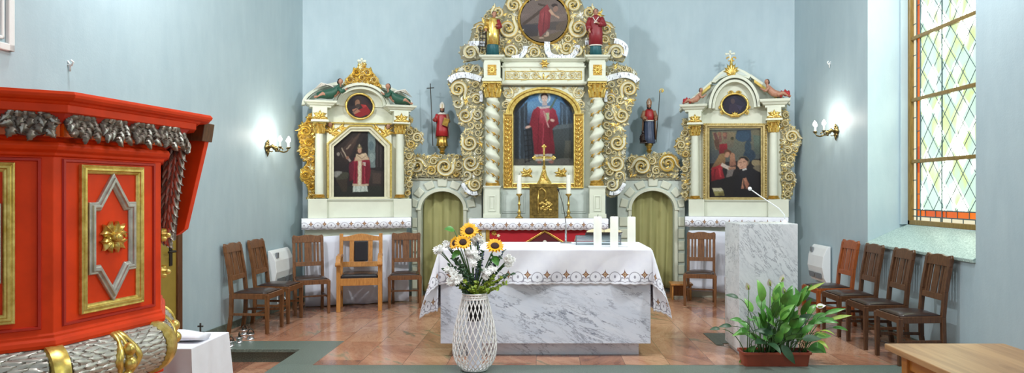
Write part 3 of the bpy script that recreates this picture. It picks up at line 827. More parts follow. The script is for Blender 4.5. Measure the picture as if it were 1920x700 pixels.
# entablature between the blocks
e = MB(); e.box(xx(943), xx(1095), -0.14, 0.04, zz(163), zz(122))
cornice(e, xx(945), xx(1093), 0.04, -0.13, zz(122), zz(113), over=0.06); cornice(e, xx(943), xx(1095), 0.04, -0.14, zz(163), zz(156), over=0.03, steps=((0,0),(0.4,1),(1,1)))
cornice(e, xx(943), xx(1095), 0.04, -0.14, zz(131), zz(127), over=0.02, steps=((0,0),(0.5,1),(1,1)))
e.build('entablature', cream, HA, bevel=0.003)
fr = MB()
for sx in (-1, 1):
    for i, (dx, r, hd) in enumerate(((16, 7, 1), (34, 7.5, -1), (52, 7, 1), (65, 5.5, -1))):
        x, z = cP(1019+sx*dx, 144.5); scroll(fr, x, z, r*S_, PI/2*(1 if i % 2 else -1)+ (0 if sx > 0 else PI), hd*sx, -0.14, w=r*S_*0.26, turns=1.4, leaves=4, tail=r*S_*1.4)
leaf(fr, *cP(1019, 151), PI/2, 12*S_, 3*S_, -0.14, 0, (0,1,2,0)); leaf(fr, *cP(1015, 150), PI/2+0.7, 11*S_, 2.4*S_, -0.14, 0.5, (0,1,2,0)); leaf(fr, *cP(1023, 150), PI/2-0.7, 11*S_, 2.4*S_, -0.14, -0.5, (0,1,2,0))
fr.strip([cP(948, 152.5), cP(948, 136.5), cP(1090, 136.5), cP(1090, 152.5)], [cP(949.5, 151.3), cP(949.5, 137.7), cP(1088.5, 137.7), cP(1088.5, 151.3)], -0.152, -0.14, 1, True)
fr.build('scroll_frieze', [MT['cream2'], MT['gold'], MT['gold_d']], HA, smooth=True, angle=0.8)
st = MB(); rosette(st, *cP(1021, 124), 0.075, -0.20, 6, 0, 1); st.build('gilt_star', [MT['gold_d'], MT['gold']], HA, smooth=True, angle=0.8)

# spandrels over the arched picture
def archpath(x0, x1, ys, yt, n=20):
    c = (x0+x1)/2; rx = (x1-x0)/2
    return [(c-rx*math.cos(PI*i/n), ys-(ys-yt)*math.sin(PI*i/n)) for i in range(n+1)]
A_in = archpath(957, 1082, 217, 171); top = []
for (x, y) in A_in: top.append((943+(x-957)*(1095-943)/125.0, 163))
sp = MB(); sp.strip([cP(*p) for p in A_in], [cP(*p) for p in top], -0.075, 0.04)
for (a, b) in ((943, 957), (1082, 1095)): sp.box(xx(a), xx(b), -0.075, 0.04, zz(353), zz(216))
sp.build('arch_panel', cream, HA, bevel=0.003)
for sx in (-1, 1):
    s2 = MB()
    for dx, y, r, a0, hd in ((66, 176, 10, 2.2, 1), (70, 198, 7.5, 3.4, -1), (52, 169.5, 6, 1.0, -1), (38, 166.5, 3.6, 0, 1), (72, 212, 4.0, 1, 1)):
        x, z = cP(1019+sx*dx, y); scroll(s2, x, z, r*S_, (a0 if sx > 0 else PI-a0), hd*sx, -0.075, w=r*S_*0.25, turns=1.5, leaves=5, tail=r*S_)
    s2.build('spandrel_scrollwork', [MT['cream2'], MT['gold'], MT['gold_d']], HA, smooth=True, angle=0.8)
# gilt frame: arch, jambs, foot
g = MB()
outer = archpath(949, 1089, 217, 165.5); mid = archpath(954, 1084, 217, 170); inner = archpath(962, 1077, 217, 176)
g.strip([cP(*p) for p in outer], [cP(*p) for p in mid], -0.13, 0.0); g.strip([cP(*p) for p in mid], [cP(*p) for p in inner], -0.105, 0.0)
for sx in (-1, 1):
    def bar(d0, d1, y, m=0): 
        a, b = sorted((xx(1019+sx*d0), xx(1019+sx*d1))); g.box(a, b, y, 0.0, zz(353), zz(216), m)
    bar(72.5, 74.5, -0.135); bar(56, 58.5, -0.135)
g.box(xx(944.5), xx(1093.5), -0.135, 0.0, zz(353.5), zz(351)); g.box(xx(962), xx(1076), -0.135, 0.0, zz(346), zz(344.3))
g.box(xx(944.5), xx(962), -0.14, 0, zz(217.5), zz(214.5)); g.box(xx(1076), xx(1093.5), -0.14, 0, zz(217.5), zz(214.5))
gf = g.build('gilt_frame', MT['gold'], HA, bevel=0.006)
g = MB()
R = random.Random(5)
for sx in (-1, 1):
    a, b = sorted((xx(1019+sx*58), xx(1019+sx*73))); g.box(a, b, -0.11, 0.0, zz(352), zz(217), 1)
    y = 226
    while y < 350:
        c = (a+b)/2; leaf(g, c, zz(y+5), PI/2+R.uniform(-.5, .5), 10*S_, 3.4*S_, -0.11, R.uniform(-1, 1), (1,0,1,0)); leaf(g, c-0.02, zz(y+3), PI*0.8, 7*S_, 2.2*S_, -0.11, -1, (1,0,1,1)); leaf(g, c+0.02, zz(y+6), PI*0.2, 7*S_, 2.2*S_, -0.11, 1, (1,0,1,1)); y += 8
g.box(xx(962), xx(1076), -0.11, 0.0, zz(351), zz(346), 1)
for i in range(14): leaf(g, xx(964+8*i), zz(348.5), 0.2*(-1)**i, 8*S_, 2.2*S_, -0.11, 0.8*(-1)**i, (1,0,1,0))
g.build('leaf_infill', [MT['gold'], MT['gold_d']], gf, smooth=True, angle=0.8)
w = MB(); w.box(xx(962), xx(1077), -0.085, 0.0, zz(345), zz(311)); w.box(xx(966), xx(1073), -0.09, -0.085, zz(341), zz(315)); w.build('foot_panel', cream, HA, bevel=0.003)
for px in (988, 1052):
    b = MB(); x, z = cP(px, 326); R = random.Random(px)
    for q in range(9): leaf(b, x, z, q*0.7+0.2, 13*S_*(1.0 if abs(math.cos(q*0.7+.2)) > 0.5 else 0.55), 3.2*S_, -0.092, R.uniform(-1, 1), (1,0,1,0))
    for q in range(5): b.ball((x+R.uniform(-6, 6)*S_, -0.11, z+R.uniform(-4, 4)*S_), 2.6*S_, 8, 6, 0)
    b.build('gilt_bouquet', [MT['gold'], MT['gold_d']], HA, smooth=True, angle=0.8)

# the arched picture (coordinates of a 3.68 x enlargement)
def q5(px, py): return cP(940+px*0.2717, 150+py*0.2717)
arch = [(90, 590), (90, 235)] + [(290-200*math.cos(PI*i/16), 240-150*math.sin(PI*i/16)) for i in range(1, 16)] + [(494, 235), (494, 590)]
it = [
 ('g', [(40,52,70),(86,140,192),(120,170,210),(80,130,176),(44,62,84),(44,62,84)], [(90,240),(200,110),(300,92),(400,112),(494,240),(494,330)]),
 ('g', [(110,160,200),(90,140,185),(60,84,110),(70,90,116)], [(170,150),(420,150),(494,300),(170,300)]),
 ('g', [(40,52,62),(58,74,88),(54,66,76),(36,46,52)], [(96,240),(180,150),(180,590),(92,590)]),
 ('l', (78,96,112), (128,200), (128,560), 10), ('l', (78,96,112), (160,160), (160,560), 8),
 ('g', [(64,84,104),(70,92,112),(60,72,80),(52,62,70)], [(405,150),(470,190),(476,330),(405,330)]),
 ('l', (96,120,142), (420,170), (420,320), 8), ('l', (96,120,142), (452,190), (452,320), 8),
 ('g', [(70,78,80),(70,80,84),(44,52,48),(40,46,42)], [(360,320),(494,320),(494,590),(360,590)]),
 ('p', (92,104,110), [(350,318),(490,300),(490,330),(350,345)]),
 ('g', [(84,88,80),(96,98,90),(60,62,56),(56,58,52)], [(440,420),(480,420),(482,560),(430,560)]),
 ('p', (104,106,98), [(400,545),(470,540),(490,580),(380,580)]),
 ('g', [(74,76,72),(80,80,76),(104,102,96),(92,92,86)], [(92,545),(494,545),(494,592),(92,592)]),
 ('e', (206,224,236), 297, 125, 41, 42), ('e', (150,190,216), 297, 125, 33, 35),
 ('e', (70,52,50), 297, 118, 26, 26), ('e', (222,196,182), 298, 130, 20, 27), ('e', (176,120,112), 298, 148, 5, 2), ('e', (84,62,58), 290, 127, 3, 2), ('e', (84,62,58), 306, 127, 3, 2),
 ('p', (196,180,176), [(286,150),(312,150),(318,178),(280,178)]),
 ('p', (188,178,170), [(228,505),(352,505),(348,558),(236,560)]), 
 ('l', (140,132,126), (258,510), (262,556), 3), ('l', (140,132,126), (300,510), (302,556), 3), ('l', (140,132,126), (330,510), (330,556), 3),
 ('g', [(168,52,70),(176,60,84),(150,44,62),(128,30,46),(112,24,38),(104,22,34),(122,28,42),(136,34,50),(120,28,44),(126,30,46),(140,40,56)],
   [(250,188),(342,184),(376,212),(398,300),(352,340),(372,510),(228,516),(212,330),(192,322),(206,250),(224,205)]),
 ('g', [(196,96,116),(190,86,108),(150,44,60),(156,50,66)], [(270,190),(330,190),(335,300),(262,300)]),
 ('l', (100,18,32), (258,260), (250,500), 5), ('l', (104,20,34), (330,300), (346,500), 5), ('l', (178,64,80), (292,300), (284,500), 6),
 ('l', (204,150,150), (292,216), (326,330), 8), ('p', (206,198,196), [(252,186),(344,182),(330,196),(268,200)]),
 ('p', (88,110,92), [(330,200),(380,116),(386,124),(340,210)]), ('p', (176,190,150), [(306,230),(326,225),(332,270),(318,290)]),
 ('e', (216,180,166), 184, 326, 20, 9, -0.3), ('e', (212,174,160), 352, 280, 14, 10, 0.4),
 ('e', (150,100,90), 262, 570, 14, 9), ('e', (150,100,90), 344, 566, 18, 10),
]
for a, b in (((156,344),(166,574)), ((178,344),(192,572)), ((206,340),(222,556))): it.append(('l', (18,22,26), a, b, 7))
for k in range(7): it.append(('l', (18,22,26), (156+1.5*k, 350+36*k), (206+2.3*k, 346+34*k), 6))
picture(HA, 'arched_painting', it, q5, -0.02, (40,48,56), arch)

# side wings and the crown of carving
LW = [(906,128),(884,120),(866,124),(850,132),(839,150),(846,180),(852,200),(857,218),(862,234),(872,240),(864,256),(865,286),(871,302),(866,318),(868,348),(877,366),(892,371),(903,362),(906,330)]
LS = [(860,168,16,-0.4,1,{'tail':1.6}), (894,186,11,2.6,-1), (873,217,14,0.3,-1), (896,215,11,2.4,1), (892,160,7,0,1), (881,268,15,2.9,1,{'tail':1.2}), (897,250,7,0,-1), (883,306,15.5,-0.2,-1), (896,322,9,1,1), (891,346,12,2.9,1,{'tail':1.3}), (898,284,6.5,2,1)]
LB = [((843,154),(858,132),(903,150),11), ((868,344),(878,368),(896,362),7), ((901,172),(905,182),(902,192),6)]
def mirs(S): return [(2038-s[0], s[1], s[2], PI-s[3], -s[4]) + tuple(s[5:]) for s in S]
def mirb(B): return [(mir(a), mir(b), mir(c), w) for a, b, c, w in B]
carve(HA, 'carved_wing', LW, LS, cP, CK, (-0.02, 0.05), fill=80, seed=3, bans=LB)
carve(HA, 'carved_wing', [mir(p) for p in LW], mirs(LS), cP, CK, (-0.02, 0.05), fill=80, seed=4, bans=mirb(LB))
HALF = [(1019,112),(903,112),(872,118),(863,104),(866,90),(880,84),(884,70),(890,48),(904,42),(914,24),(926,16),(942,22),(950,2),(956,-20),(980,-44),(1000,-52),(1019,-60)]
CR = HALF + [mir(p) for p in HALF[::-1][1:-1]]
CS = [(884,101,15,0.2,1,{'tail':1.2}), (958,99,13.5,-0.4,1,{'tail':1.2}), (1002,101,12,2.8,-1,{'tail':1.0}), (954,57,18,0.6,-1,{'tail':1.3}), (934,27,12,2.4,1,{'tail':1.2}), (964,14,15,-0.4,1,{'tail':1.5}), (903,58,12,2.6,-1), (905,78,9,0,1), (974,76,8,1,1), (930,88,8,2,-1), (972,-14,13,2.0,-1), (996,-32,12,2.6,1), (922,66,7,0,1)]
RS = mirs(CS)
RS = [s for s in RS if not (1020 < s[0] < 1042 and s[1] > 90)] + [(1062,93,12.5,3.0,1,{'tail':1.0})]
CB = [((960,112),(985,112),(986,90),9), ((1026,82),(1022,118),(1056,110),11), ((1056,112),(1080,112),(1082,88),10), ((1150,80),(1180,86),(1168,108),10), ((882,86),(896,84),(910,86),9), ((1096,84),(1110,82),(1120,86),8)]
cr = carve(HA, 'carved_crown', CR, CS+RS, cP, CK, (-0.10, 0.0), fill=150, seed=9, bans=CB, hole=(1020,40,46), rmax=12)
mb = MB(); mb.lathe([(44.5*CK,0),(44.5*CK,0.03),(47*CK,0.045),(48.5*CK,0.03),(48.5*CK,0)], (0,0,0), 40); 
mb.xf(Matrix.Translation((xx(1020), -0.10, zz(40))) @ Matrix.Rotation(PI/2, 4, 'X')); mb.build('medallion_frame', MT['gold_d'], HA, smooth=True, angle=0.6)
def q8(px, py): return cP(970+px*0.1285, py*0.1285)
it = [
 ('g', [(120,104,98),(124,108,100),(112,98,92),(96,84,80)], [(60,230),(700,230),(728,330),(50,370)]),
 ('g', [(86,78,74),(92,82,76),(70,66,66),(60,58,60)], [(50,385),(725,330),(700,470),(70,450)]),
 ('p', (96,82,70), [(560,400),(640,340),(728,320),(715,450),(560,470)]),
 ('g', [(54,54,62),(58,58,66),(60,54,52),(52,48,48)], [(70,390),(310,390),(300,560),(140,560)]),
 ('p', (104,90,72), [(150,570),(460,530),(700,455),(640,560),(520,620),(300,630)]),
 ('l', (70,56,46), (80,390), (430,120), 42), ('l', (70,56,46), (430,120), (300,90), 30),
 ('e', (48,34,30), 540, 110, 46, 28), ('e', (150,116,100), 556, 160, 34, 44, 0.4), 
 ('g', [(140,50,56),(150,58,62),(128,42,50),(110,36,44),(118,38,46),(136,48,54)], [(330,190),(440,90),(490,200),(470,430),(330,580),(300,420)]),
 ('g', [(156,64,70),(150,58,64),(124,42,50),(130,44,52)], [(350,230),(440,160),(450,420),(360,520)]), ('l', (96,26,36), (400,200), (370,520), 12),
 ('l', (196,160,134), (470,170), (520,240), 44), ('l', (190,154,130), (515,235), (610,290), 26),
 ('e', (180,160,140), 440, 520, 24, 34), ('e', (176,150,130), 350, 578, 40, 12), ('e', (180,150,130), 420, 550, 34, 10),
]
picture(HA, 'round_painting', it, q8, -0.115, (112,98,92), [(388+340*math.cos(-t*PI/16), 312+328*math.sin(-t*PI/16)) for t in range(32)])
ks = MB(); ks.box(xx(1010), xx(1030), -0.17, -0.10, zz(2), zz(-8)); ks.build('keystone', MT['cream2'], HA, bevel=0.006)

# ---------------------------------------------------------------- mensa of the high altar
mx0, mx1, mf = X(884, 9.62), X(1136, 9.62), 9.62
HM = thing('high_altar_mensa', 'red-fronted high altar table with gilt beading in front of the tall retable', 'altar', ((mx0+mx1)/2, mf, 0))
hw = (mx1-mx0)/2
mb = MB(); mb.box(-hw+0.06, hw-0.06, 0.02, 0.36, 0, 1.16); mb.build('altar_body', MT['stone'], HM, bevel=0.004)
mb = MB(); mb.box(-hw, hw, -0.03, 0.385, 1.16, 1.2); mb.build('altar_top', MT['cream'], HM, bevel=0.005)
fx0, fx1 = X(918, mf)-HM.location.x, X(1132, mf)-HM.location.x
mb = MB(); mb.box(fx0, fx1, 0.0, 0.02, 0.12, 1.115); mb.build('red_frontal', MT['crimson'], HM)
mb = MB(); mb.box(fx0-0.03, fx1, -0.012, 0.02, 1.10, 1.13); mb.box(fx0-0.05, fx0, -0.015, 0.02, 0.1, 1.13)
ap = (X(1021.5, mf)-HM.location.x, Z(431.5, mf)); sl = 0.62
for sx in (-1, 1): mb.strip([ap, (ap[0]+sx*0.62, ap[1]-0.62*sl)], [(ap[0], ap[1]-0.03), (ap[0]+sx*0.62, ap[1]-0.62*sl-0.03)], -0.02, 0.02)
mb.build('gilt_moulding', MT['gold_d'], HM, bevel=0.004)
mb = MB(); mb.prism([(ap[0], ap[1]-0.035), (ap[0]+0.6, ap[1]-0.41), (ap[0]-0.6, ap[1]-0.41)], -0.008, 0.01, 0); mb.build('gable_field', MT['dark_red'], HM)
mb = MB(); mb.ball((ap[0], -0.02, ap[1]-0.17), (0.03, 0.02, 0.03), 10, 6); mb.build('gable_boss', MT['st_white'], HM, smooth=True)
for sx, c in ((-1, 918), (1, 1132)):
    mb = MB(); x = (fx0-0.115) if sx < 0 else (hw-0.10); mb.box(x-0.05, x+0.06, -0.005, 0.03, 0.1, 1.13, 2)
    R = random.Random(c)
    for i in range(18): leaf(mb, x+R.uniform(-.02, .03), 0.12+i*0.054, PI/2+R.uniform(-1, 1), 0.085, 0.02, -0.005, R.uniform(-1.5, 1.5), (0,0,1,0))
    mb.build('gilt_side_strip', [MT['gold'], MT['gold_d'], MT['cream']], HM, smooth=True, angle=0.7)
for cxp, ang in ((926.5, 0), (1113, PI)):
    b = MB(); x, z = X(cxp, mf)-HM.location.x, Z(437.5, mf); rosette(b, x, z, 0.045, 0.0, 9, 0, 0); rosette(b, x+0.06*math.cos(ang), z-0.035, 0.03, 0.0, 5, 1, 1)
    b.build('appliqued_rose', [MT['gold_d'], MT['paper']], HM, smooth=True, angle=0.8)

# cloth hanging over a mensa edge: top sheet + straight lace drop with scalloped hem
def mensa_cloth(name, label, loc, rz, hw, dep, ztop, drop, per=0.178, mat='lace_s', side=0.10):
    mb = MB(); N = int(2*hw/0.012); 
    def hem(u): return 0.012*abs(math.sin(u/per*2*PI))**0.6
    rows = [[], [], [], [], []]
    for i in range(N+1):
        x = -hw+2*hw*i/N; wv = 0.004*math.sin(x*23)+0.003*math.sin(x*51+1)
        h = drop-0.012+hem(x)
        P = [(x, dep, ztop), (x, -0.004, ztop), (x, -0.013, ztop-0.008), (x, -0.016+wv, ztop-h*0.55), (x, -0.018+wv*2, ztop-h)]
        U = [drop+dep, drop+0.02, drop-0.012, drop-h*0.55, drop-h]
        for k in range(5): rows[k].append((P[k], (x+10*per, U[k])))
    idx = [[0]*(N+1) for _ in range(5)]
    for k in range(5):
        for i in range(N+1):
            b = mb.add([rows[k][i][0]], []); idx[k][i] = b; mb.uv[b] = rows[k][i][1]
    for k in range(4):
        for i in range(N): mb.f.append((idx[k][i], idx[k+1][i], idx[k+1][i+1], idx[k][i+1])); mb.mi.append(0)
    o = mb.build(name, MT[mat], None, smooth=True, solid=0.004)
    o.location = loc; o.rotation_euler = (0, 0, rz)
    return tag(o, label, 'altar cloth')
mensa_cloth('altar_cloth', 'white lace-edged cloth on the high altar behind the marble table, under the bronze tabernacle', (HM.location.x, mf-0.035, 0), 0, hw+0.03, 0.40, 1.2035, 0.155)
# ---------------------------------------------------------------- side altars
def local(plane): return lambda px, py: plane.uz(px, py)
def side_mensa(name, label, ox, oy, a, hw, ztop, dep=0.42):
    """table with a plain front; the linen front sheet and the lace cloth are things of their own"""
    M_ = thing(name, label, 'altar', (ox, oy, 0), a)
    mb = MB(); mb.box(-hw+0.03, hw-0.03, 0.03, dep, 0, ztop-0.05); mb.build('altar_body', MT['cream'], M_, bevel=0.004)
    mb = MB(); mb.box(-hw, hw, -0.01, dep, ztop-0.05, ztop); mb.build('altar_top', MT['cream'], M_, bevel=0.005)
    return M_
def sheet(name, label, ox, oy, a, x0, x1, z0, z1, seed, off=-0.03):
    mb = MB(); N, K = 70, 10; R = random.Random(seed); ph = [R.uniform(0, 6.28) for _ in range(5)]
    g = []
    for k in range(K+1):
        t = k/K; z = z1+(z0-z1)*t; row = []
        for i in range(N+1):
            x = x0+(x1-x0)*i/N
            y = off-0.006-t*0.03+(0.006+0.016*t)*math.sin(x*11+ph[0]+t*1.1)+0.007*t*math.sin(x*27+ph[1]-t)+0.004*math.sin(x*6+ph[2]+t*4)
            row.append(mb.add([(x, min(y, off+0.012), z+0.006*math.sin(x*9+ph[3])*(1 if k in (0, K) else 0))], []))
        g.append(row)
    for k in range(K):
        for i in range(N): mb.f.append((g[k][i], g[k+1][i], g[k+1][i+1], g[k][i+1])); mb.mi.append(0)
    o = mb.build(name, MT['linen2'], None, smooth=True, solid=0.004); o.location = (ox, oy, 0); o.rotation_euler = (0, 0, a)
    return tag(o, label, 'altar hanging')

def small_column(parent, P, px, ycap0, ycap1, yfoot, wpx, y=-0.10):
    """smooth column with leafy capital; pixel heights"""
    x, z0 = P.uz(px, yfoot); _, z1 = P.uz(px, ycap1); _, z2 = P.uz(px, ycap0); r = wpx*P.oy/F/2
    mb = MB(); Hc = z1-z0
    mb.lathe([(r*1.02, 0), (r*1.04, Hc*0.3), (r*0.9, Hc)], (x, y, z0), 20); c = mb.build('column', MT['cream'], parent, smooth=True, angle=0.8)
    mb = MB(); mb.lathe([(r*1.4, 0), (r*1.45, 0.016), (r*1.15, 0.026), (r*1.25, 0.04), (r*1.05, 0.05)], (x, y, z0-0.002), 20, 0); mb.build('column_base', MT['gold_d'], parent, smooth=True, angle=0.8)
    mb = MB(); capital(mb, x, y, z1, z2, r*1.0, 0, 1); mb.build('capital', [MT['gold'], MT['gold_d']], parent, smooth=True, angle=0.8)
    return x, r

def block(parent, P, px0, px1, yt, yb, cx0, cx1, ct, leafpx, front=-0.20):
    x0, zb = P.uz(px0, yb); x1, _ = P.uz(px1, yb); zt = P.uz((px0+px1)/2, yt)[1]; zc = P.uz((px0+px1)/2, ct)[1]
    mb = MB(); mb.box(x0, x1, front, 0.06, zb, zt); cornice(mb, x0, x1, 0.06, front, zb-0.002, zb+(zt-zb)*0.22, over=0.02, steps=((0,1),(0.5,1),(1,0)))
    a, b = P.u(cx0), P.u(cx1); ov = min((b-a-(x1-x0))/2, 0.075)
    cornice(mb, (a+b)/2-(b-a)/2+ov, (a+b)/2+(b-a)/2-ov, 0.06, front+0.01, zt, zc, over=ov); o = mb.build('entablature_block', MT['cream'], parent, bevel=0.003)
    g = MB(); xm = (x0+x1)/2; zm = (zb+zt)/2; w = (x1-x0)
    for q in range(5): leaf(g, xm, zm-w*0.3, PI/2+(q-2)*0.6, w*0.62, w*0.15, front-0.002, (q-2)*0.5, (0,0,1,0))
    for q in range(3): g.ball((xm+(q-1)*w*0.2, front-0.015, zm-0.05*w+abs(q-1)*0.02), w*0.09, 8, 6, 0)
    g.build('gilt_leaf', [MT['gold'], MT['gold_d']], parent, smooth=True, angle=0.8)
    return x0, x1

def cross_top(mb, x, z0, z1, y, w=0.022):
    h = z1-z0; zc = z0+h*0.66
    mb.box(x-w/2, x+w/2, y-w/2, y+w/2, z0, z1-0.02); mb.box(x-h*0.36, x+h*0.36, y-w/2, y+w/2, zc-w/2, zc+w/2)
    for p in ((x, z1-0.018), (x-h*0.36, zc), (x+h*0.36, zc)): mb.ball((p[0], y, p[1]), (w*0.95, w*0.6, w*0.95), 8, 6)

# ================================================================ left altar
aL = math.atan2(0.51, 1.358); PL = Plane(-2.676, 9.952, aL); kL = 9.95/F; cL = local(PL)
mo = Vector((-2.606, 9.765)); nb = Vector((-math.sin(aL), math.cos(aL)))
side_mensa('side_altar_mensa', 'cream side altar table behind the wooden armchair, left of the curtained doors', mo.x, mo.y, aL, 0.725, 1.205, 0.40)
mensa_cloth('altar_cloth', 'white lace-edged cloth on the left side altar, above the wooden armchair', (mo.x-nb.x*0.045, mo.y-nb.y*0.045, 0), aL, 0.745, 0.20, 1.2085, 0.15)
sheet('altar_hanging', 'white linen sheet hung on the left side altar front, behind the armchair', mo.x, mo.y, aL, -0.70, 0.71, 0.015, 0.965, 3)
LA = thing('side_altar_retable', 'left side altar retable with crowned saint painting and round-arched top', 'altarpiece', (PL.ox, PL.oy, 0), aL)
def bx(mb, P, px0, px1, py0, py1, y0, y1, mi=0):
    x0, x1 = P.u(px0), P.u(px1); pm = (px0+px1)/2; mb.box(x0, x1, y0, y1, P.uz(pm, py1)[1], P.uz(pm, py0)[1], mi); return mb
mb = MB(); mb.box(PL.u(580), PL.u(764), -0.10, 0.10, 1.212, PL.uz(672, 374)[1]); cornice(mb, PL.u(580), PL.u(764), 0.10, -0.10, PL.uz(672, 379)[1], PL.uz(672, 373)[1], over=0.03)
for a, b in ((577, 612), (735, 768)): mb.box(PL.u(a), PL.u(b), -0.17, 0.10, 1.212, PL.uz((a+b)/2, 373)[1])
mb.build('predella', MT['cream'], LA, bevel=0.004)
# back board with chamfered opening behind the picture
mb = MB(); bx(mb, PL, 586, 768, 200, 373, 0.02, 0.10); bx(mb, PL, 629, 722, 168, 200, 0.02, 0.10); mb.build('back_board', MT['cream'], LA, bevel=0.004)
for cxp, c0, c1 in ((598, 231, 252), (748, 234, 253)): small_column(LA, PL, cxp, c0, c1, 371, 15, -0.09)
block(LA, PL, 585, 612, 204, 230, 569, 630, 192, 598); block(LA, PL, 735, 762, 212, 234, 718, 776, 201, 748)
# chamfered frame
def q3(px, py): return cL(540+px*0.4857, 80+py*0.4857)
inn = [(176,597),(176,402),(244,344),(311,344),(371,404),(371,597)]
f1 = [(166,599),(166,397),(240,334),(315,334),(381,400),(381,599)]
f2 = [(157,600),(157,393),(237,326),(319,326),(391,396),(391,600)]
f3 = [(149,600),(149,389),(235,320),(321,320),(398,393),(398,600)]
f4 = [(149,600),(149,310),(235,310),(321,310),(398,314),(398,600)]
mb = MB(); mb.strip([q3(*p) for p in inn], [q3(*p) for p in f1], -0.045, 0.02); mb.strip([q3(*p) for p in f1], [q3(*p) for p in f2], -0.07, 0.02); bx(mb, PL, 614, 733, 369.5, 373, -0.07, 0.02)
fo = mb.build('picture_frame', MT['cream2'], LA, bevel=0.003)
mb = MB(); mb.strip([q3(*p) for p in f2], [q3(*p) for p in f3], -0.085, 0.02); mb.build('gilt_fillet', MT['gold'], fo, bevel=0.003)
mb = MB(); mb.strip([q3(*p) for p in f3[1:5]], [q3(*p) for p in f4[1:5]], -0.03, 0.02); mb.strip([q3(147, 308), q3(400, 313)], [q3(147, 313), q3(400, 318)], -0.07, 0.02, 1)
mb.build('spandrel_board', [MT['cream'], MT['gold']], LA)
for sx, (ax, ay), (hx, hy) in ((1, (168, 352), (161, 318)), (-1, (380, 358), (385, 325))):
    g = MB()
    for q in range(6): leaf(g, *q3(ax, ay), (PI/2-0.5*sx)+(q-2.5)*0.55, (42+6*(q % 2))*0.4857*kL, 7*0.4857*kL, -0.03, (q-2.5)*0.5, (0,0,1,0))
    for q in range(3): leaf(g, *q3(ax+sx*30, ay-22), (0 if sx > 0 else PI)+(q-1)*0.6, 34*0.4857*kL, 6*0.4857*kL, -0.03, (q-1)*0.9, (0,0,1,0))
    g.build('gilt_acanthus', [MT['gold'], MT['gold_d']], LA, smooth=True, angle=0.8)
    h = MB(); x, z = q3(hx, hy); h.ball((x, -0.06, z), (0.030, 0.032, 0.036), 12, 8, 0); h.ball((x, -0.047, z+0.012), (0.034, 0.032, 0.03), 10, 6, 1); h.ball((x, -0.094, z-0.004), (0.006, 0.008, 0.008), 6, 4, 0)
    h.build('cherub_head', [MT['skin'], MT['hair']], LA, smooth=True)
# inner arch, tympanum, outer curved pediment
def archstrip(name, P, cpx, ys, yt, hw, th, y0, y1, mat, parent, n=28, lift=0.0, a0=0.0, a1=PI):
    cx, zs = P.uz(cpx, ys); k = P.oy/F; ro = hw*k; rz = (ys-yt)*k
    o_, i_ = [], []
    for i in range(n+1):
        a = a1+(a0-a1)*i/n; o_.append((cx+ro*math.cos(a), zs+rz*math.sin(a))); i_.append((cx+(ro-th*k)*math.cos(a), zs+(rz-th*k)*math.sin(a)))
    mb = MB(); mb.strip(o_, i_, y0, y1); return mb.build(name, mat, parent, bevel=0.003), o_
archstrip('arch_moulding', PL, 676.5, 200, 158, 51, 5, -0.17, 0.10, MT['cream'], LA); archstrip('arch_moulding', PL, 676.5, 200, 164, 45, 5, -0.12, 0.10, MT['cream'], LA)
mb = MB(); cx, zs = PL.uz(676.5, 200); k = kL; mb.prism(arc(cx, zs, 42*k, 33*k, 0, PI, 24), 0.0, 0.08); mb.build('tympanum', MT['cream'], LA)
archstrip('curved_pediment', PL, 673, 202, 153.5, 102, 6, -0.08, 0.10, MT['cream'], LA, 36, 0.0)
archstrip('curved_pediment', PL, 673, 202, 159, 95, 2.5, -0.05, 0.06, MT['stone'], LA, 36)
mb = MB(); mb.prism(arc(PL.uz(673, 200)[0], PL.uz(673, 201)[1], 92*k, 40*k, 0, PI, 24), 0.045, 0.09); mb.build('pediment_field', MT['stone'], LA)
# medallion
def medal(parent, P, cpx, cpy, rx, ry, name='medallion_frame', y=-0.03, mat='gold', th=4.2):
    cx, cz = P.uz(cpx, cpy); k = P.oy/F; mb = MB(); n = 36; R = []
    for i in range(n):
        a = i*2*PI/n; ring = []
        for q in range(8):
            b = q*2*PI/8; o = th*0.5*k*math.cos(b); ring.append((cx+((rx+th*0.5)*k+o)*math.cos(a), y-th*0.5*k*math.sin(b), cz+((ry+th*0.5)*k+o)*math.sin(a)))
        R.append(ring)
    R.append(R[0]); mb.loft(R, 0, cap=False); return mb.build(name, MT[mat], parent, smooth=True)
medal(LA, PL, 674.5, 200, 23, 21.5)
it = [('g', [(44,40,46),(58,50,50),(64,40,40),(40,34,38)], [(655,185),(674,178),(697,200),(655,216)]), ('e', (64,48,40), 671, 194, 7, 9), ('e', (150,112,90), 670, 193, 4.5, 6.2, 0.2), ('e', (70,58,52), 671, 199, 4, 4),
      ('g', [(170,44,46),(186,60,58),(150,34,38),(128,28,34)], [(676,196),(686,197),(695,209),(690,217)]), ('p', (150,36,40), [(672,206),(688,200),(692,214),(676,220),(664,217)]), ('p', (176,120,96), [(660,206),(668,203),(676,209),(664,215)]), ('l', (110,90,80), (661,212), (672,202), 2)]
picture(LA, 'round_painting', it, cL, -0.008, (46,40,44), [(674.5+23.5*math.cos(-t*PI/14), 200+22*math.sin(-t*PI/14)) for t in range(28)], step=0.0003)
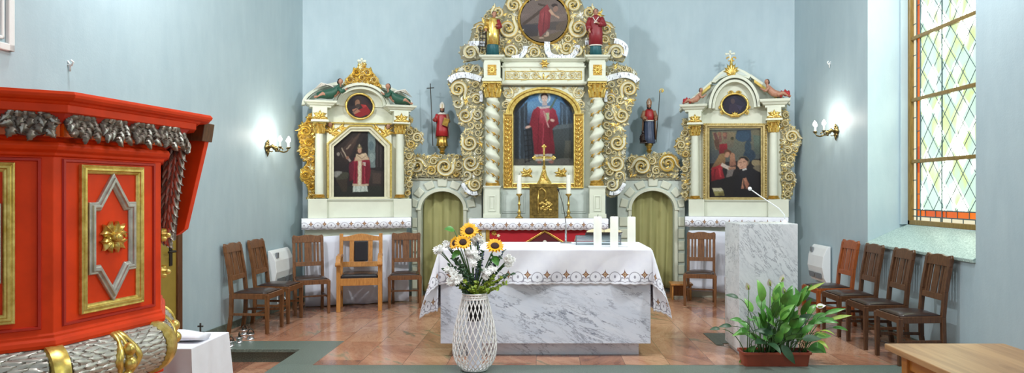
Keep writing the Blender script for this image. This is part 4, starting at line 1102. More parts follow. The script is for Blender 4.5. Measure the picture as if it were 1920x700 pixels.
# crowned saint
def qL(px, py): return cL(610+px*0.2215, 225+py*0.2214)
it = [('g', [(44,36,34),(52,44,40),(40,36,38),(30,26,28)], [(64,215),(210,92),(360,92),(64,560)]),
 ('g', [(66,50,46),(78,62,54),(50,38,36)], [(130,260),(300,100),(180,380)]), ('l', (88,70,60), (200,230), (300,105), 12), ('l', (76,60,52), (150,250), (235,150), 8),
 ('g', [(110,130,132),(128,146,146),(120,136,134),(96,112,110)], [(362,96),(424,130),(424,400),(362,410)]), ('e', (140,156,152), 395, 320, 22, 40), ('e', (96,116,122), 390, 220, 22, 40),
 ('g', [(46,42,44),(40,36,38),(34,30,30),(40,36,36)], [(424,130),(497,215),(497,440),(424,420)]), ('l', (66,58,58), (440,150), (440,400), 10), ('l', (70,62,60), (470,190), (470,400), 8),
 ('g', [(62,54,50),(56,48,46),(44,38,36),(50,42,40)], [(362,420),(497,440),(497,600),(362,560)]), ('p', (76,62,56), [(400,450),(470,450),(470,540),(400,540)]),
 ('g', [(40,42,38),(44,46,40),(34,38,34),(30,34,30)], [(64,560),(497,560),(497,658),(64,658)]),
 ('p', (66,66,54), [(80,490),(150,440),(196,450),(190,500),(100,515)]), ('p', (140,140,134), [(74,436),(140,436),(140,450),(90,490),(74,480)]), ('p', (56,48,40), [(90,510),(190,500),(180,610),(150,610)]),
 ('l', (176,160,140), (140,238), (186,330), 9), ('l', (170,150,130), (178,250), (215,210), 7), ('e', (150,140,130), 110, 290, 12, 14), ('l', (120,108,98), (130,270), (150,320), 5),
 ('e', (150,108,88), 188, 320, 14, 14), ('l', (170,150,140), (196,330), (212,350), 18),
 ('g', [(96,22,44),(120,30,54),(104,24,44),(80,18,34)], [(200,370),(260,330),(250,500),(205,520)]),
 ('p', (196,204,196), [(240,548),(352,548),(360,606),(232,612)]), ('l', (130,150,140), (262,555), (258,606), 5), ('l', (130,150,140), (300,555), (300,608), 5), ('l', (130,150,140), (335,555), (338,604), 5),
 ('g', [(150,34,58),(140,28,50),(110,20,38),(116,22,40),(140,30,54)], [(246,320),(372,320),(386,420),(366,556),(234,552)]),
 ('l', (96,14,32), (262,360), (252,540), 8), ('l', (100,16,34), (350,360), (352,540), 8), ('l', (176,60,80), (330,400), (334,540), 6),
 ('p', (196,176,150), [(232,540),(286,546),(286,562),(230,558)]), ('p', (196,176,150), [(306,546),(366,542),(364,558),(306,562)]),
 ('p', (206,186,156), [(276,345),(308,345),(306,560),(274,560)]), ('p', (216,206,186), [(284,350),(298,350),(298,556),(282,556)]),
 ('g', [(206,182,150),(214,190,158),(200,176,146),(196,168,138)], [(262,290),(344,282),(372,335),(246,350)]), ('l', (120,92,80), (270,300), (310,330), 4), ('l', (120,92,80), (350,300), (310,330), 4),
 ('p', (206,196,190), [(318,360),(342,362),(340,388),(322,382)]), ('e', (176,130,108), 322, 374, 12, 8),
 ('e', (66,46,38), 290, 262, 26, 34), ('e', (196,152,128), 290, 258, 16, 24), ('e', (90,60,50), 284, 254, 2.5, 2), ('e', (90,60,50), 296, 254, 2.5, 2), ('e', (150,90,80), 290, 270, 4, 1.6), ('p', (120,104,76), [(272,240),(276,222),(290,205),(304,222),(308,240)]), ('l', (220,210,180), (290,206), (290,228), 4), ('l', (190,176,130), (272,240), (308,240), 5)]
picture(LA, 'saint_painting', it, qL, 0.005, (36,32,34), [(64,662),(64,215),(212,90),(362,90),(499,220),(499,662)])
# crest and cross
CL = [(644,163),(646,150),(655,146),(660,135),(668,130),(670,122),(682,122),(684,130),(694,134),(700,144),(707,150),(709,166),(693,160),(676,158),(660,160)]
gm = [MT['gold'], MT['gold'], MT['gold_d'], MT['cream2'], MT['gold_d']]
carve(LA, 'gilt_crest', CL, [(667,140,8,0.4,1), (685,140,8,2.7,-1), (654,154,7,0.2,1), (698,154,7,3,-1), (676,150,6,1,1)], cL, kL, (-0.16, -0.10), gm, fill=24, rmax=5, rmin=1.8, edge=5, seed=21)
mb = MB(); x, z0 = PL.uz(676.5, 128); cross_top(mb, x, z0, PL.uz(676.5, 112)[1], -0.13); mb.build('top_cross', MT['cream'], LA, smooth=True, angle=0.6)
# gilt side wings
LWg = [(590,212),(578,214),(573,228),(562,236),(558,252),(563,268),(560,284),(566,298),(576,304),(571,314),(563,322),(565,338),(574,345),(578,360),(576,374),(590,384),(590,330)]
carve(LA, 'gilt_wing', LWg, [(572,246,11,2.6,-1,{'tail':1.3}), (579,268,8,0,1), (572,286,10,0.2,1), (583,300,6,2,-1), (573,328,9,2.8,1,{'tail':1.2}), (583,350,6,1,-1), (584,370,6,2,1), (581,224,6,1,-1)], cL, kL, (0.0, 0.06), gm, fill=40, rmax=5, rmin=1.8, edge=5, seed=22)
RWg = [(762,214),(768,214),(773,224),(770,236),(784,244),(793,252),(792,266),(784,274),(776,282),(780,300),(776,320),(770,332),(772,352),(764,372),(760,360),(758,300),(760,240)]
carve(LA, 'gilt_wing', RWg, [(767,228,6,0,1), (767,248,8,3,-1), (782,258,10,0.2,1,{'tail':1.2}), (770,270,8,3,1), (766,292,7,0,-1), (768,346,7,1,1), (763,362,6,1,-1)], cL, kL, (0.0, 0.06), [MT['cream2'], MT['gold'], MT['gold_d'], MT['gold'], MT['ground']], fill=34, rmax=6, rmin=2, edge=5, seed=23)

# ================================================================ right altar
aR = math.atan2(-0.414, 1.35); PR = Plane(2.904, 10.394, aR); kR = 10.39/F; cR = local(PR)
mo = Vector((2.845, 10.203)); nb = Vector((-math.sin(aR), math.cos(aR)))
side_mensa('side_altar_mensa', 'cream side altar table behind the marble lectern, right of the curtained doors', mo.x, mo.y, aR, 0.70, 1.205, 0.40)
mensa_cloth('altar_cloth', 'white lace-edged cloth on the right side altar, above the marble lectern', (mo.x-nb.x*0.045, mo.y-nb.y*0.045, 0), aR, 0.73, 0.20, 1.2085, 0.15)
sheet('altar_hanging', 'white linen sheet hung on the right side altar front, behind the marble lectern', mo.x, mo.y, aR, -0.68, 0.66, 0.10, 1.0, 5)
RA = thing('side_altar_retable', 'right side altar retable with kneeling priest painting and gabled top', 'altarpiece', (PR.ox, PR.oy, 0), aR)
mb = MB(); mb.box(PR.u(1296), PR.u(1476), -0.10, 0.10, 1.212, PR.uz(1380, 376)[1]); cornice(mb, PR.u(1296), PR.u(1476), 0.10, -0.10, PR.uz(1380, 380)[1], PR.uz(1380, 375)[1], over=0.03)
for a, b in ((1293, 1322), (1440, 1478)): mb.box(PR.u(a), PR.u(b), -0.17, 0.10, 1.212, PR.uz((a+b)/2, 374)[1])
mb.build('predella', MT['cream'], RA, bevel=0.004)
mb = MB(); bx(mb, PR, 1291, 1466, 200, 375, 0.02, 0.10); bx(mb, PR, 1338, 1416, 170, 202, 0.02, 0.10); mb.build('back_board', MT['cream'], RA, bevel=0.004)
for cxp, c0, c1 in ((1304, 236, 256), (1450, 228, 250)): small_column(RA, PR, cxp, c0, c1, 373, 15, -0.09)
block(RA, PR, 1293, 1317, 212, 236, 1277, 1328, 199, 1304); block(RA, PR, 1438, 1464, 204, 228, 1424, 1481, 189, 1450)
rect = lambda a, b, c, d: [(a, d), (a, c), (b, c), (b, d)]
mb = MB()
for (o, i, y) in ((0, 3.5, -0.05), (3.5, 8, -0.085), (8, 11.5, -0.055)):
    mb.strip([cR(*p) for p in rect(1319+o, 1438-o, 232+o*0.75, 377-o*0.6)], [cR(*p) for p in rect(1319+i, 1438-i, 232+i*0.75, 377-i*0.6)], y, 0.02, 0, True)
fo = mb.build('gilt_frame', MT['pale_gold'], RA, bevel=0.004)
mb = MB(); n = 30
for i in range(n):
    for (px, py) in ((1321, 236+139*i/n), (1436, 236+139*i/n), (1323+112*i/n, 234), (1323+112*i/n, 375.5)):
        x, z = cR(px, py); mb.ball((x, -0.055, z), 0.011, 6, 4, 0)
mb.build('beading', MT['gold'], fo, smooth=True)['kind'] = 'stuff'
for a, b in ((1316, 1320), (1437, 1441)): mb = MB(); bx(mb, PR, a, b, 234, 372, -0.01, 0.02); mb.build('side_bead_strip', MT['cream2'], RA, bevel=0.004)
def qR(px, py): return cR(1310+px*0.2571, 230+py*0.2571)
it = [('g', [(96,104,92),(110,112,96),(126,122,98),(80,88,86),(70,78,84)], [(76,62),(250,56),(475,45),(475,260),(76,300)]),
 ('g', [(44,66,86),(52,76,98),(48,70,92),(40,60,80)], [(280,56),(380,52),(384,140),(270,120)]), ('e', (56,82,104), 320, 100, 50, 40), ('e', (44,64,80), 370, 240, 46, 44), ('e', (50,72,88), 360, 180, 24, 50),
 ('g', [(96,116,106),(110,128,112),(100,110,96),(80,92,84)], [(395,90),(475,100),(475,230),(410,230)]), ('e', (150,136,104), 430, 300, 46, 26, 0.3), ('e', (120,112,92), 440, 340, 46, 30),
 ('g', [(150,136,104),(140,126,98),(110,104,90),(124,112,92)], [(100,70),(270,70),(250,180),(120,200)]), ('e', (70,70,50), 244, 116, 12, 12),
 ('p', (110,74,70), [(105,80),(125,68),(145,120),(125,140)]), ('p', (126,88,80), [(145,70),(165,75),(168,140),(150,150)]), ('p', (120,84,78), [(180,70),(205,70),(205,120),(180,125)]),
 ('e', (150,104,84), 148, 84, 12, 14), ('e', (160,112,92), 188, 88, 13, 15), ('g', [(140,34,46),(150,40,50),(120,30,40),(110,28,36)], [(150,160),(205,150),(212,220),(150,230)]), ('p', (96,70,56), [(110,130),(150,120),(150,210),(125,190)]),
 ('g', [(150,120,80),(140,110,74),(120,90,64),(110,84,60)], [(150,235),(200,215),(190,330),(85,345)]), ('e', (96,62,44), 212, 218, 28, 22, 0.4), ('e', (190,140,112), 208, 234, 17, 22, 0.5),
 ('g', [(150,34,44),(166,44,54),(130,26,36),(110,20,28)], [(95,330),(165,305),(190,410),(90,430)]), ('l', (190,60,66), (150,330), (160,400), 12), ('l', (100,16,26), (120,340), (110,420), 8),
 ('l', (206,190,176), (165,305), (225,335), 26), ('l', (190,150,126), (222,330), (268,330), 14),
 ('g', [(170,124,98),(180,132,104),(150,104,84),(140,98,80)], [(228,240),(262,235),(272,310),(225,320)]), ('e', (176,128,100), 246, 238, 15, 18), ('p', (160,116,92), [(215,330),(270,320),(265,345),(220,345)]), ('p', (120,112,108), [(210,345),(260,340),(240,400),(200,400)]),
 ('g', [(30,28,30),(26,26,28),(20,20,22),(22,22,24),(28,26,28)], [(85,430),(270,385),(480,400),(480,548),(82,548)]),
 ('g', [(34,36,42),(30,32,38),(22,22,26),(18,18,22),(22,22,26),(26,26,30)], [(320,350),(370,318),(474,380),(478,545),(250,545),(262,400)]),
 ('e', (110,104,82), 326, 285, 44, 42), ('e', (40,34,32), 328, 274, 36, 26, 0.1), ('g', [(206,164,138),(196,152,126),(176,132,110),(190,146,122),(206,166,140)], [(290,275),(330,262),(358,285),(346,335),(300,340)]), ('e', (200,156,130), 318, 300, 34, 38, 0.1), ('e', (206,162,136), 300, 312, 16, 16), ('l', (70,48,40), (296,294), (312,290), 4), ('l', (70,48,40), (326,288), (342,286), 4), ('l', (170,120,100), (310,296), (306,316), 4), ('l', (150,80,72), (306,326), (324,324), 4), ('p', (222,220,216), [(318,344),(346,332),(350,342),(322,352)]), ('e', (176,130,108), 354, 304, 5, 10),
 ('g', [(196,140,112),(180,122,98),(150,96,78),(170,116,92)], [(322,410),(345,402),(368,450),(352,488)]), ('g', [(206,152,122),(190,134,108),(160,106,86)], [(322,410),(330,480),(310,485)]), ('l', (110,68,54), (326,412), (342,484), 3),
 ('p', (196,190,160), [(98,478),(168,478),(178,500),(108,505)]), ('p', (150,144,90), [(108,505),(178,500),(188,532),(120,534)]), ('p', (110,100,60), [(140,515),(180,510),(188,532),(150,534)])]
picture(RA, 'priest_painting', it, qR, 0.004, (34,32,34), [(70,550),(70,55),(482,48),(484,548)])
archstrip('arch_moulding', PR, 1377, 204, 144, 46, 5, -0.17, 0.10, MT['cream'], RA); archstrip('arch_moulding', PR, 1377, 204, 151, 40, 5, -0.12, 0.10, MT['cream'], RA)
mb = MB(); cx, zs = PR.uz(1377, 205); k = kR; mb.prism(arc(cx, zs, 38*k, 50*k, 0, PI, 24), 0.0, 0.08); mb.build('tympanum', MT['cream'], RA)
m_ = medal(RA, PR, 1377.5, 197, 22, 18.5)
for (px, py, r, a0, hd) in ((1370,175.5,4.5,0.4,1),(1385,175.5,4.5,2.7,-1),(1351,201,4,1,-1),(1404,201,4,2,1),(1355,211,4,2,1),(1400,211,4,1,-1)):
    g = MB(); x, z = cR(px, py); scroll(g, x, z, r*kR, a0, hd, -0.02, w=r*kR*0.3, turns=1.3, leaves=3, tail=r*kR); g.build('gilt_scroll', [MT['gold'], MT['gold'], MT['gold_d']], m_, smooth=True, angle=0.8)
g = MB()
for q in range(7): leaf(g, *cR(1378, 219), PI/2+(q-3)*0.45, 10*kR, 2.4*kR, -0.03, (q-3)*0.3, (0,1,2,0))
g.build('gilt_cartouche', [MT['gold'], MT['gold'], MT['gold_d']], RA, smooth=True, angle=0.8)
it = [('g', [(36,38,58),(50,52,74),(44,46,66),(28,30,46)], [(1358,190),(1377,180),(1398,196),(1377,214)]), ('e', (84,70,76), 1374, 190, 4, 5), ('p', (58,52,72), [(1368,196),(1380,194),(1386,212),(1366,212)]), ('p', (64,60,84), [(1380,196),(1392,200),(1388,210)])]
picture(RA, 'oval_painting', it, cR, -0.008, (36,38,56), [(1377.5+22.5*math.cos(-t*PI/14), 197+19*math.sin(-t*PI/14)) for t in range(28)], step=0.0003)
def rail(parent, P, pts, th, y0, y1, mat, name):
    A = [P.uz(*p) for p in pts]; B = [P.uz(p[0], p[1]+th) for p in pts]; mb = MB(); mb.strip(A, B, y0, y1); return mb.build(name, mat, parent, bevel=0.003)
rail(RA, PR, [(1275,205),(1335,153)], 6, -0.10, 0.10, MT['cream'], 'raking_cornice'); rail(RA, PR, [(1408,141),(1481,192)], 6, -0.10, 0.10, MT['cream'], 'raking_cornice')
rail(RA, PR, [(1300,188),(1333,160)], 6, -0.12, 0.0, MT['gold'], 'gilt_rail'); rail(RA, PR, [(1414,151),(1456,181)], 6, -0.12, 0.0, MT['gold'], 'gilt_rail')
mb = MB(); mb.prism([PR.uz(*p) for p in ((1280,206),(1336,158),(1352,160),(1340,206))], 0.03, 0.09); mb.build('gable_field', MT['stone'], RA); mb = MB(); mb.prism([PR.uz(*p) for p in ((1410,206),(1400,150),(1410,148),(1476,194),(1476,204))], 0.03, 0.09); mb.build('gable_field', MT['stone'], RA)
capc = [(1334,156),(1340,147),(1350,138),(1361,131),(1373,128),(1385,130),(1397,135),(1410,143),(1404,150),(1392,145),(1377,142.5),(1362,145),(1350,150),(1342,157)]
mb = MB(); mb.prism([PR.uz(*p) for p in capc], -0.10, 0.06); mb.build('gable_cap', MT['cream'], RA, bevel=0.006)
for a in ([(1342,152),(1352,142),(1362,136),(1363,142),(1352,147)], [(1383,134),(1393,138),(1401,144),(1396,144.5),(1383,140)]):
    mb = MB(); mb.prism([PR.uz(*p) for p in a], -0.108, -0.10); mb.build('gable_inset', MT['stone'], RA)
g = MB()
for q in range(7): leaf(g, *cR(1371.5, 143), PI/2+(q-3)*0.24, (26-3*abs(q-3))*kR, 3.6*kR, -0.11, (q-3)*0.25, (0,0,2,0))
for q in (-1, 1): leaf(g, *cR(1371.5, 142), PI/2+q*2.0, 8*kR, 2*kR, -0.11, -q*1.0, (0,0,2,0))
for sx in (-1, 1):
    x, z = cR(1371.5+sx*5, 113); g.tube([(x+3.6*kR*math.cos(q*0.7+ (0 if sx > 0 else PI)), -0.10, z+3.6*kR*math.sin(q*0.7)) for q in range(8)], [0.010]*8, 6, 2)
g.tube([(cR(1371.5, 128)[0], -0.10, cR(1371.5, 128)[1]), (cR(1371.5, 112)[0], -0.10, cR(1371.5, 112)[1])], [0.03, 0.014], 8, 0)
g.build('gilt_finial', [MT['gold'], MT['gold'], MT['gold_d']], RA, smooth=True, angle=0.8)
mb = MB(); x, z0 = PR.uz(1369.5, 116); cross_top(mb, x, z0, PR.uz(1369.5, 97)[1], -0.10); mb.build('top_cross', MT['cream'], RA, smooth=True, angle=0.6)
RWr = [(1464,208),(1474,206),(1480,218),(1479,232),(1486,238),(1497,244),(1502,256),(1501,272),(1495,284),(1489,296),(1487,310),(1482,318),(1490,326),(1492,340),(1488,356),(1484,370),(1476,376),(1466,372),(1464,300)]
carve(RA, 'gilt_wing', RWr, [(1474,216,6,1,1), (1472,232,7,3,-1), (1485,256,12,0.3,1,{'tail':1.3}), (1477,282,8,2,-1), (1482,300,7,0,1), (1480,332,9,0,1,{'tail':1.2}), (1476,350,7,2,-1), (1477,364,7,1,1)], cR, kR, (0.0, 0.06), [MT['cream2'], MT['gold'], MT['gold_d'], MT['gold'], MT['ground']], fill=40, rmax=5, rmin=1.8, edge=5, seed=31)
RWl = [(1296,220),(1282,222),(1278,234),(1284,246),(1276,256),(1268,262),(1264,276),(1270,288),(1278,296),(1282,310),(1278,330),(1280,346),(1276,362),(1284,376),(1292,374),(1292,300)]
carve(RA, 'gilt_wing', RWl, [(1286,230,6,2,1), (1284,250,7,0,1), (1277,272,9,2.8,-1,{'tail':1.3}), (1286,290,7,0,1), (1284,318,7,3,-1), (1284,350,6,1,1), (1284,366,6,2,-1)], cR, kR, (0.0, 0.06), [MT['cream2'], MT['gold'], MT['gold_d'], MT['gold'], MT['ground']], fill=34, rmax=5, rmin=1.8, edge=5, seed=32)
# ---------------------------------------------------------------- curtained doorways between the altars
def gate(name, label, d, px0, px1, o0, o1, yspring, ytop, ypan, side, seed, frieze, scr, foot=0.0):
    P = Plane(X((px0+px1)/2, d), d, 0.0); c = local(P); k = d/F
    G = thing(name, label, 'doorway', (P.ox, d, 0))
    xo0, xo1 = P.u(o0), P.u(o1); zs = P.uz(o0, yspring)[1]; zt = P.uz(o0, ytop)[1]; zp = P.uz(o0, ypan)[1]; X0, X1 = P.u(px0), P.u(px1)
    cx = (xo0+xo1)/2; rx = (xo1-xo0)/2; n = 22
    ins = [(cx-rx*math.cos(PI*i/n), zs+(zt-zs)*math.sin(PI*i/n)) for i in range(n+1)]
    out = [(X0+(X1-X0)*i/n, zp) for i in range(n+1)]
    mb = MB(); mb.strip(out, ins, 0, 0.12); mb.box(X0, xo0, 0, 0.12, 0, zs); mb.box(xo1, X1, 0, 0.12, 0, zs)
    mb.hexa([(X0,0,zs),(xo0,0,zs),(xo0,0.12,zs),(X0,0.12,zs),(X0,0,zp),(X0+0.001,0,zp),(X0+0.001,0.12,zp),(X0,0.12,zp)]); mb.hexa([(xo1,0,zs),(X1,0,zs),(X1,0.12,zs),(xo1,0.12,zs),(X1-0.001,0,zp),(X1,0,zp),(X1,0.12,zp),(X1-0.001,0.12,zp)])
    mb.build('arched_wall', MT['stone'], G)
    mo = MB(); t1, t2 = 0.035, 0.05
    o2 = [(cx-(rx+t2)*math.cos(PI*i/n), zs+(zt-zs+t2)*math.sin(PI*i/n)) for i in range(n+1)]
    mo.strip(o2, ins, -0.03, 0.0); mo.box(xo0-t2, xo0, -0.03, 0, 0, zs); mo.box(xo1, xo1+t2, -0.03, 0, 0, zs)
    for x in (xo0, xo1): mo.box(x-(0.075 if x == xo0 else 0.0)+ (0.0), x+(0.0 if x == xo0 else 0.075), -0.045, 0, zs-0.02, zs+0.012)
    cornice(mo, X0, X1, 0.12, 0.0, zp-0.05, zp, over=0.03); mo.build('arch_moulding', MT['cream'], G, bevel=0.003)
    # rusticated blocks round the arch and down the jambs
    for i in range(7):
        a = PI*(i+0.5)/7; w = 0.075; r0, r1 = 1.0, 1.0
        pts = []
        for (rr, da) in ((0.075, -0.17), (0.19, -0.15), (0.19, 0.15), (0.075, 0.17)):
            pts.append((cx-(rx+rr)*math.cos(a+da), zs+(zt-zs+rr)*math.sin(a+da)))
        if min(p[0] for p in pts) < X0+0.005 or max(p[0] for p in pts) > X1-0.005: pts = [(min(max(p[0], X0+0.01), X1-0.01), p[1]) for p in pts]
        b = MB(); b.prism(pts, -0.028, 0.0); b.build('rustic_block', MT['cream'], G, bevel=0.012)
    for s_, x0, x1 in ((0, X0+0.01, xo0-t2-0.01), (1, xo1+t2+0.01, X1-0.01)):
        if x1-x0 < 0.05: continue
        w = min(x1-x0, 0.13)
        if s_ == 0: x0 = x1-w
        else: x1 = x0+w
        z = 0.12
        while z < zs-0.14:
            b = MB(); b.box(x0, x1, -0.026, 0, z, z+0.145); b.build('rustic_block', MT['cream'], G, bevel=0.012); z += 0.185
    # shelf behind the carved frieze, carries the statue
    mb = MB(); zf = P.uz((px0+px1)/2, frieze[0])[1]; mb.box(X0+0.1, X1-0.1, 0.02, 0.12, zp-0.001, zf); mb.build('frieze_backing', MT['cream'], G)
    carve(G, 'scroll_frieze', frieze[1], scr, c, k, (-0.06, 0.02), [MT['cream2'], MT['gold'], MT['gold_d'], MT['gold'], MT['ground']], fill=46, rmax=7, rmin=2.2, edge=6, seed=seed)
    # curtain
    C_ = MB(); N, K = 110, 14; g = []; R = random.Random(seed); ph = R.uniform(0, 6)
    for kk in range(K+1):
        t = kk/K; z = zt+0.03+(0.06+foot-zt-0.03)*t; row = []
        for i in range(N+1):
            s_ = i/N; x = xo0-0.03+(xo1-xo0+0.06)*s_
            a = (0.012+0.015*t)
            y = 0.182+a*1.35*math.sin(s_*27+ph+0.5*math.sin(t*3+s_*5))+a*0.6*math.sin(s_*13+1.3*ph+t*0.9)+0.004*math.sin(s_*58+t*4)
            row.append(C_.add([(x+0.02*math.sin(s_*9+t*2)*t*0.5, y, z)], []))
        g.append(row)
    for kk in range(K):
        for i in range(N): C_.f.append((g[kk][i], g[kk+1][i], g[kk+1][i+1], g[kk][i+1])); C_.mi.append(0)
    o = C_.build('door_curtain', MT['curtain'], None, smooth=True, solid=0.004); o.location = (P.ox, d, 0)
    tag(o, 'olive green curtain drawn across the arched doorway %s the high altar' % side, 'curtain')
    return P, zf
FL = [(768,333),(768,296),(782,290),(800,292),(815,289),(835,292),(852,290),(868,293),(871,305),(871,333)]
PG1, ZG1 = gate('arched_doorway', 'pale stone arched doorway with scroll frieze under the red-robed bishop, left of high altar', 10.46, 772, 903, 790, 869, 392, 359, 334, 'left of', 41, (296, FL),
     [(784,311,16,0.3,1,{'tail':1.2}), (810,320,10,2.6,-1), (836,313,18,0.2,-1,{'tail':1.3}), (861,310,10,2.6,1), (815,302,8,1,1), (772,323,8,2,-1), (857,326,7,1,1)])
FR = [(1178,333),(1176,300),(1186,291),(1202,294),(1218,289),(1238,287),(1254,286),(1266,292),(1272,300),(1270,333)]
PG2, ZG2 = gate('arched_doorway', 'pale stone arched doorway with scroll frieze under the blue-robed bishop, right of high altar', 10.76, 1158, 1284, 1184, 1264, 392, 358, 333, 'right of', 42, (295, FR),
     [(1201,312,18,2.9,-1,{'tail':1.2}), (1229,320,9,0.3,1), (1250,308,18,0.2,1,{'tail':1.3}), (1221,302,8,1,-1), (1184,300,7,1,1)])
# ---------------------------------------------------------------- carved figures
def rings(mb, R, seg=18, mi=0, fold=0.0, nf=9, ph=0.0, a0=0.0, a1=2*PI, cap=True):
    """loft of ellipses (x, y, z, rx, ry); fold ripples the radius"""
    L = []
    full = abs(a1-a0-2*PI) < 1e-6
    for (x, y, z, rx, ry) in R:
        ring = []
        for i in range(seg if full else seg+1):
            a = a0+(a1-a0)*i/seg; f = 1+fold*math.sin(nf*a+ph+z*6)
            ring.append((x+rx*f*math.cos(a), y+ry*f*math.sin(a), z))
        L.append(ring)
    mb.loft(L, mi, cap=cap and full, closed=full)

def hand(mb, p, d, up, s, mi=0):
    """palm, four bent fingers and a thumb; s = hand length"""
    p, d, up = Vector(p), Vector(d).normalized(), Vector(up).normalized(); sd = d.cross(up).normalized(); up = sd.cross(d)
    mb.tube([p-d*s*0.1, p+d*s*0.2, p+d*s*0.48], [s*0.16, s*0.24, s*0.21], 8, mi, flat=0.55)
    for q, L in enumerate((0.40, 0.48, 0.45, 0.34)):
        o = p+d*s*0.45+sd*s*(0.14-0.095*q); mb.tube([o, o+d*s*L*0.5-up*s*0.03, o+d*s*L*0.85-up*s*0.16], [s*0.062, s*0.056, s*0.04], 6, mi)
    o = p+d*s*0.12+sd*s*0.18; mb.tube([o, o+sd*s*0.16+d*s*0.18, o+sd*s*0.16+d*s*0.36-up*s*0.05], [s*0.075, s*0.065, s*0.045], 6, mi)

def body(parent, h, arms, lean=(0, 0), turn=0.0, hh=0.145):
    """one continuous flesh surface: trunk, neck, head with a face, arms and hands. arms: lists of shoulder-elbow-wrist (fractions of h)"""
    mb = MB(); hd = hh*h
    T = [(0,0,0.03,.075,.06),(0,0,0.3,.085,.065),(0,0,0.5,.09,.062),(0,0,0.62,.08,.055),(0,0,0.74,.10,.06),(0,0,0.80,.105,.055),(0,0,0.835,.06,.045),(0,0.003,0.86,.03,.03)]
    rings(mb, [(x*h, y*h, z*h, a*h, b*h) for x, y, z, a, b in T], 16)
    zc = h-hd*0.5; cx, cy = lean[0]*h, lean[1]*h
    st = len(mb.v)
    rings(mb, [(cx*0.3, cy*0.3, h*0.83, .032*h, .03*h), (cx*0.7, cy*0.7, h-hd*1.02, .030*h, .030*h), (cx, cy-hd*0.05, h-hd*0.96, hd*0.19, hd*0.24), (cx, cy-hd*0.03, h-hd*0.8, hd*0.28, hd*0.34), (cx, cy, h-hd*0.58, hd*0.34, hd*0.41), (cx, cy, h-hd*0.35, hd*0.36, hd*0.44), (cx, cy+hd*0.02, h-hd*0.13, hd*0.29, hd*0.36), (cx, cy+hd*0.03, h, hd*0.08, hd*0.1)], 16)
    fr = lambda dx, dy, dz: (cx+(dx*math.cos(turn)-dy*math.sin(turn))*hd, cy+(dx*math.sin(turn)+dy*math.cos(turn))*hd, h-hd*dz)
    mb.tube([fr(0,-.40,.42), fr(0,-.46,.54), fr(0,-.50,.62), fr(0,-.42,.66)], [hd*.045, hd*.055, hd*.075, hd*.05], 8)
    mb.tube([fr(-.11,-.38,.77), fr(0,-.42,.775), fr(.11,-.38,.77)], [hd*.03, hd*.045, hd*.03], 6)
    mb.tube([fr(-.22,-.36,.42), fr(0,-.42,.41), fr(.22,-.36,.42)], [hd*.03, hd*.05, hd*.03], 6)
    for s in (-1, 1): mb.ball(fr(s*.36, 0.02, .55), (hd*.05, hd*.09, hd*.12), 8, 6)
    for A in arms:
        P = [Vector((x*h, y*h, z*h)) for x, y, z in A]
        mb.tube([P[0], (P[0]+P[1])/2, P[1], (P[1]+P[2])/2, P[2]], [.036*h, .034*h, .030*h, .026*h, .018*h], 10)
        hand(mb, P[2], P[2]-P[1], Vector((0, 0, 1)) if abs((P[2]-P[1]).normalized().z) < 0.8 else Vector((0, -1, 0)), hd*0.72)
    o = mb.build('body', MT['skin'], parent, smooth=True)
    md = o.modifiers.new('r', 'REMESH'); md.mode = 'VOXEL'; md.voxel_size = 0.0062*h/0.6; md.use_smooth_shade = True
    # features darker than the flesh
    e = MB()
    for s in (-1, 1):
        e.ball(fr(s*.135, -.375, .50), (hd*.05, hd*.03, hd*.028), 8, 5); e.tube([fr(s*.05,-.43,.41), fr(s*.14,-.42,.39), fr(s*.24,-.35,.42)], hd*.014, 5)
    e.build('eyes_and_brows', MT['hair'], o, smooth=True)
    return o

def hair(parent, h, mat='hair', lean=(0, 0), hh=0.145, long=0.0, beard=False, tonsure=False, turn=0.0):
    hd = hh*h; cx, cy = lean[0]*h, lean[1]*h; mb = MB()
    R = [(cx, cy+hd*.07, h-hd*(.62+long), hd*.37, hd*.40), (cx, cy+hd*.06, h-hd*.4, hd*.405, hd*.455), (cx, cy+hd*.05, h-hd*.2, hd*.37, hd*.42), (cx, cy+hd*.05, h-hd*.04, hd*.24, hd*.28), (cx, cy+hd*.05, h+hd*.04, hd*.06, hd*.06)]
    rings(mb, R[:3], 16, 0, 0.03, 9, a0=-0.55+turn, a1=PI+0.55+turn, cap=False); rings(mb, R[2:], 16, 0, 0.03, 9)
    if beard:
        mb.tube([(cx-hd*.27, cy-hd*.22, h-hd*.7), (cx-hd*.12, cy-hd*.36, h-hd*.9), (cx, cy-hd*.40, h-hd*.98), (cx+hd*.12, cy-hd*.36, h-hd*.9), (cx+hd*.27, cy-hd*.22, h-hd*.7)], [hd*.07, hd*.11, hd*.13, hd*.11, hd*.07], 8)
    return mb.build('hair', MT[mat], parent, smooth=True)

def garment(parent, name, mat, h, R, fold=0.06, nf=9, ph=0.0, a0=0.0, a1=2*PI, cap=False):
    mb = MB(); rings(mb, [(x*h, y*h, z*h, a*h, b*h) for x, y, z, a, b in R], 36, 0, fold, nf, ph, a0, a1, cap)
    return mb.build(name, MT[mat], parent, smooth=True, solid=0.006*h)

def sleeve(parent, mat, h, A, w=1.0, name='sleeve'):
    P = [Vector((x*h, y*h, z*h)) for x, y, z in A]; mb = MB()
    e = P[1]+(P[2]-P[1])*0.82
    mb.tube([P[0], (P[0]+P[1])/2, P[1], (P[1]+e)/2, e], [.05*h, .05*h, .048*h*w, .046*h*w, .052*h*w], 12)
    return mb.build(name, MT[mat], parent, smooth=True)

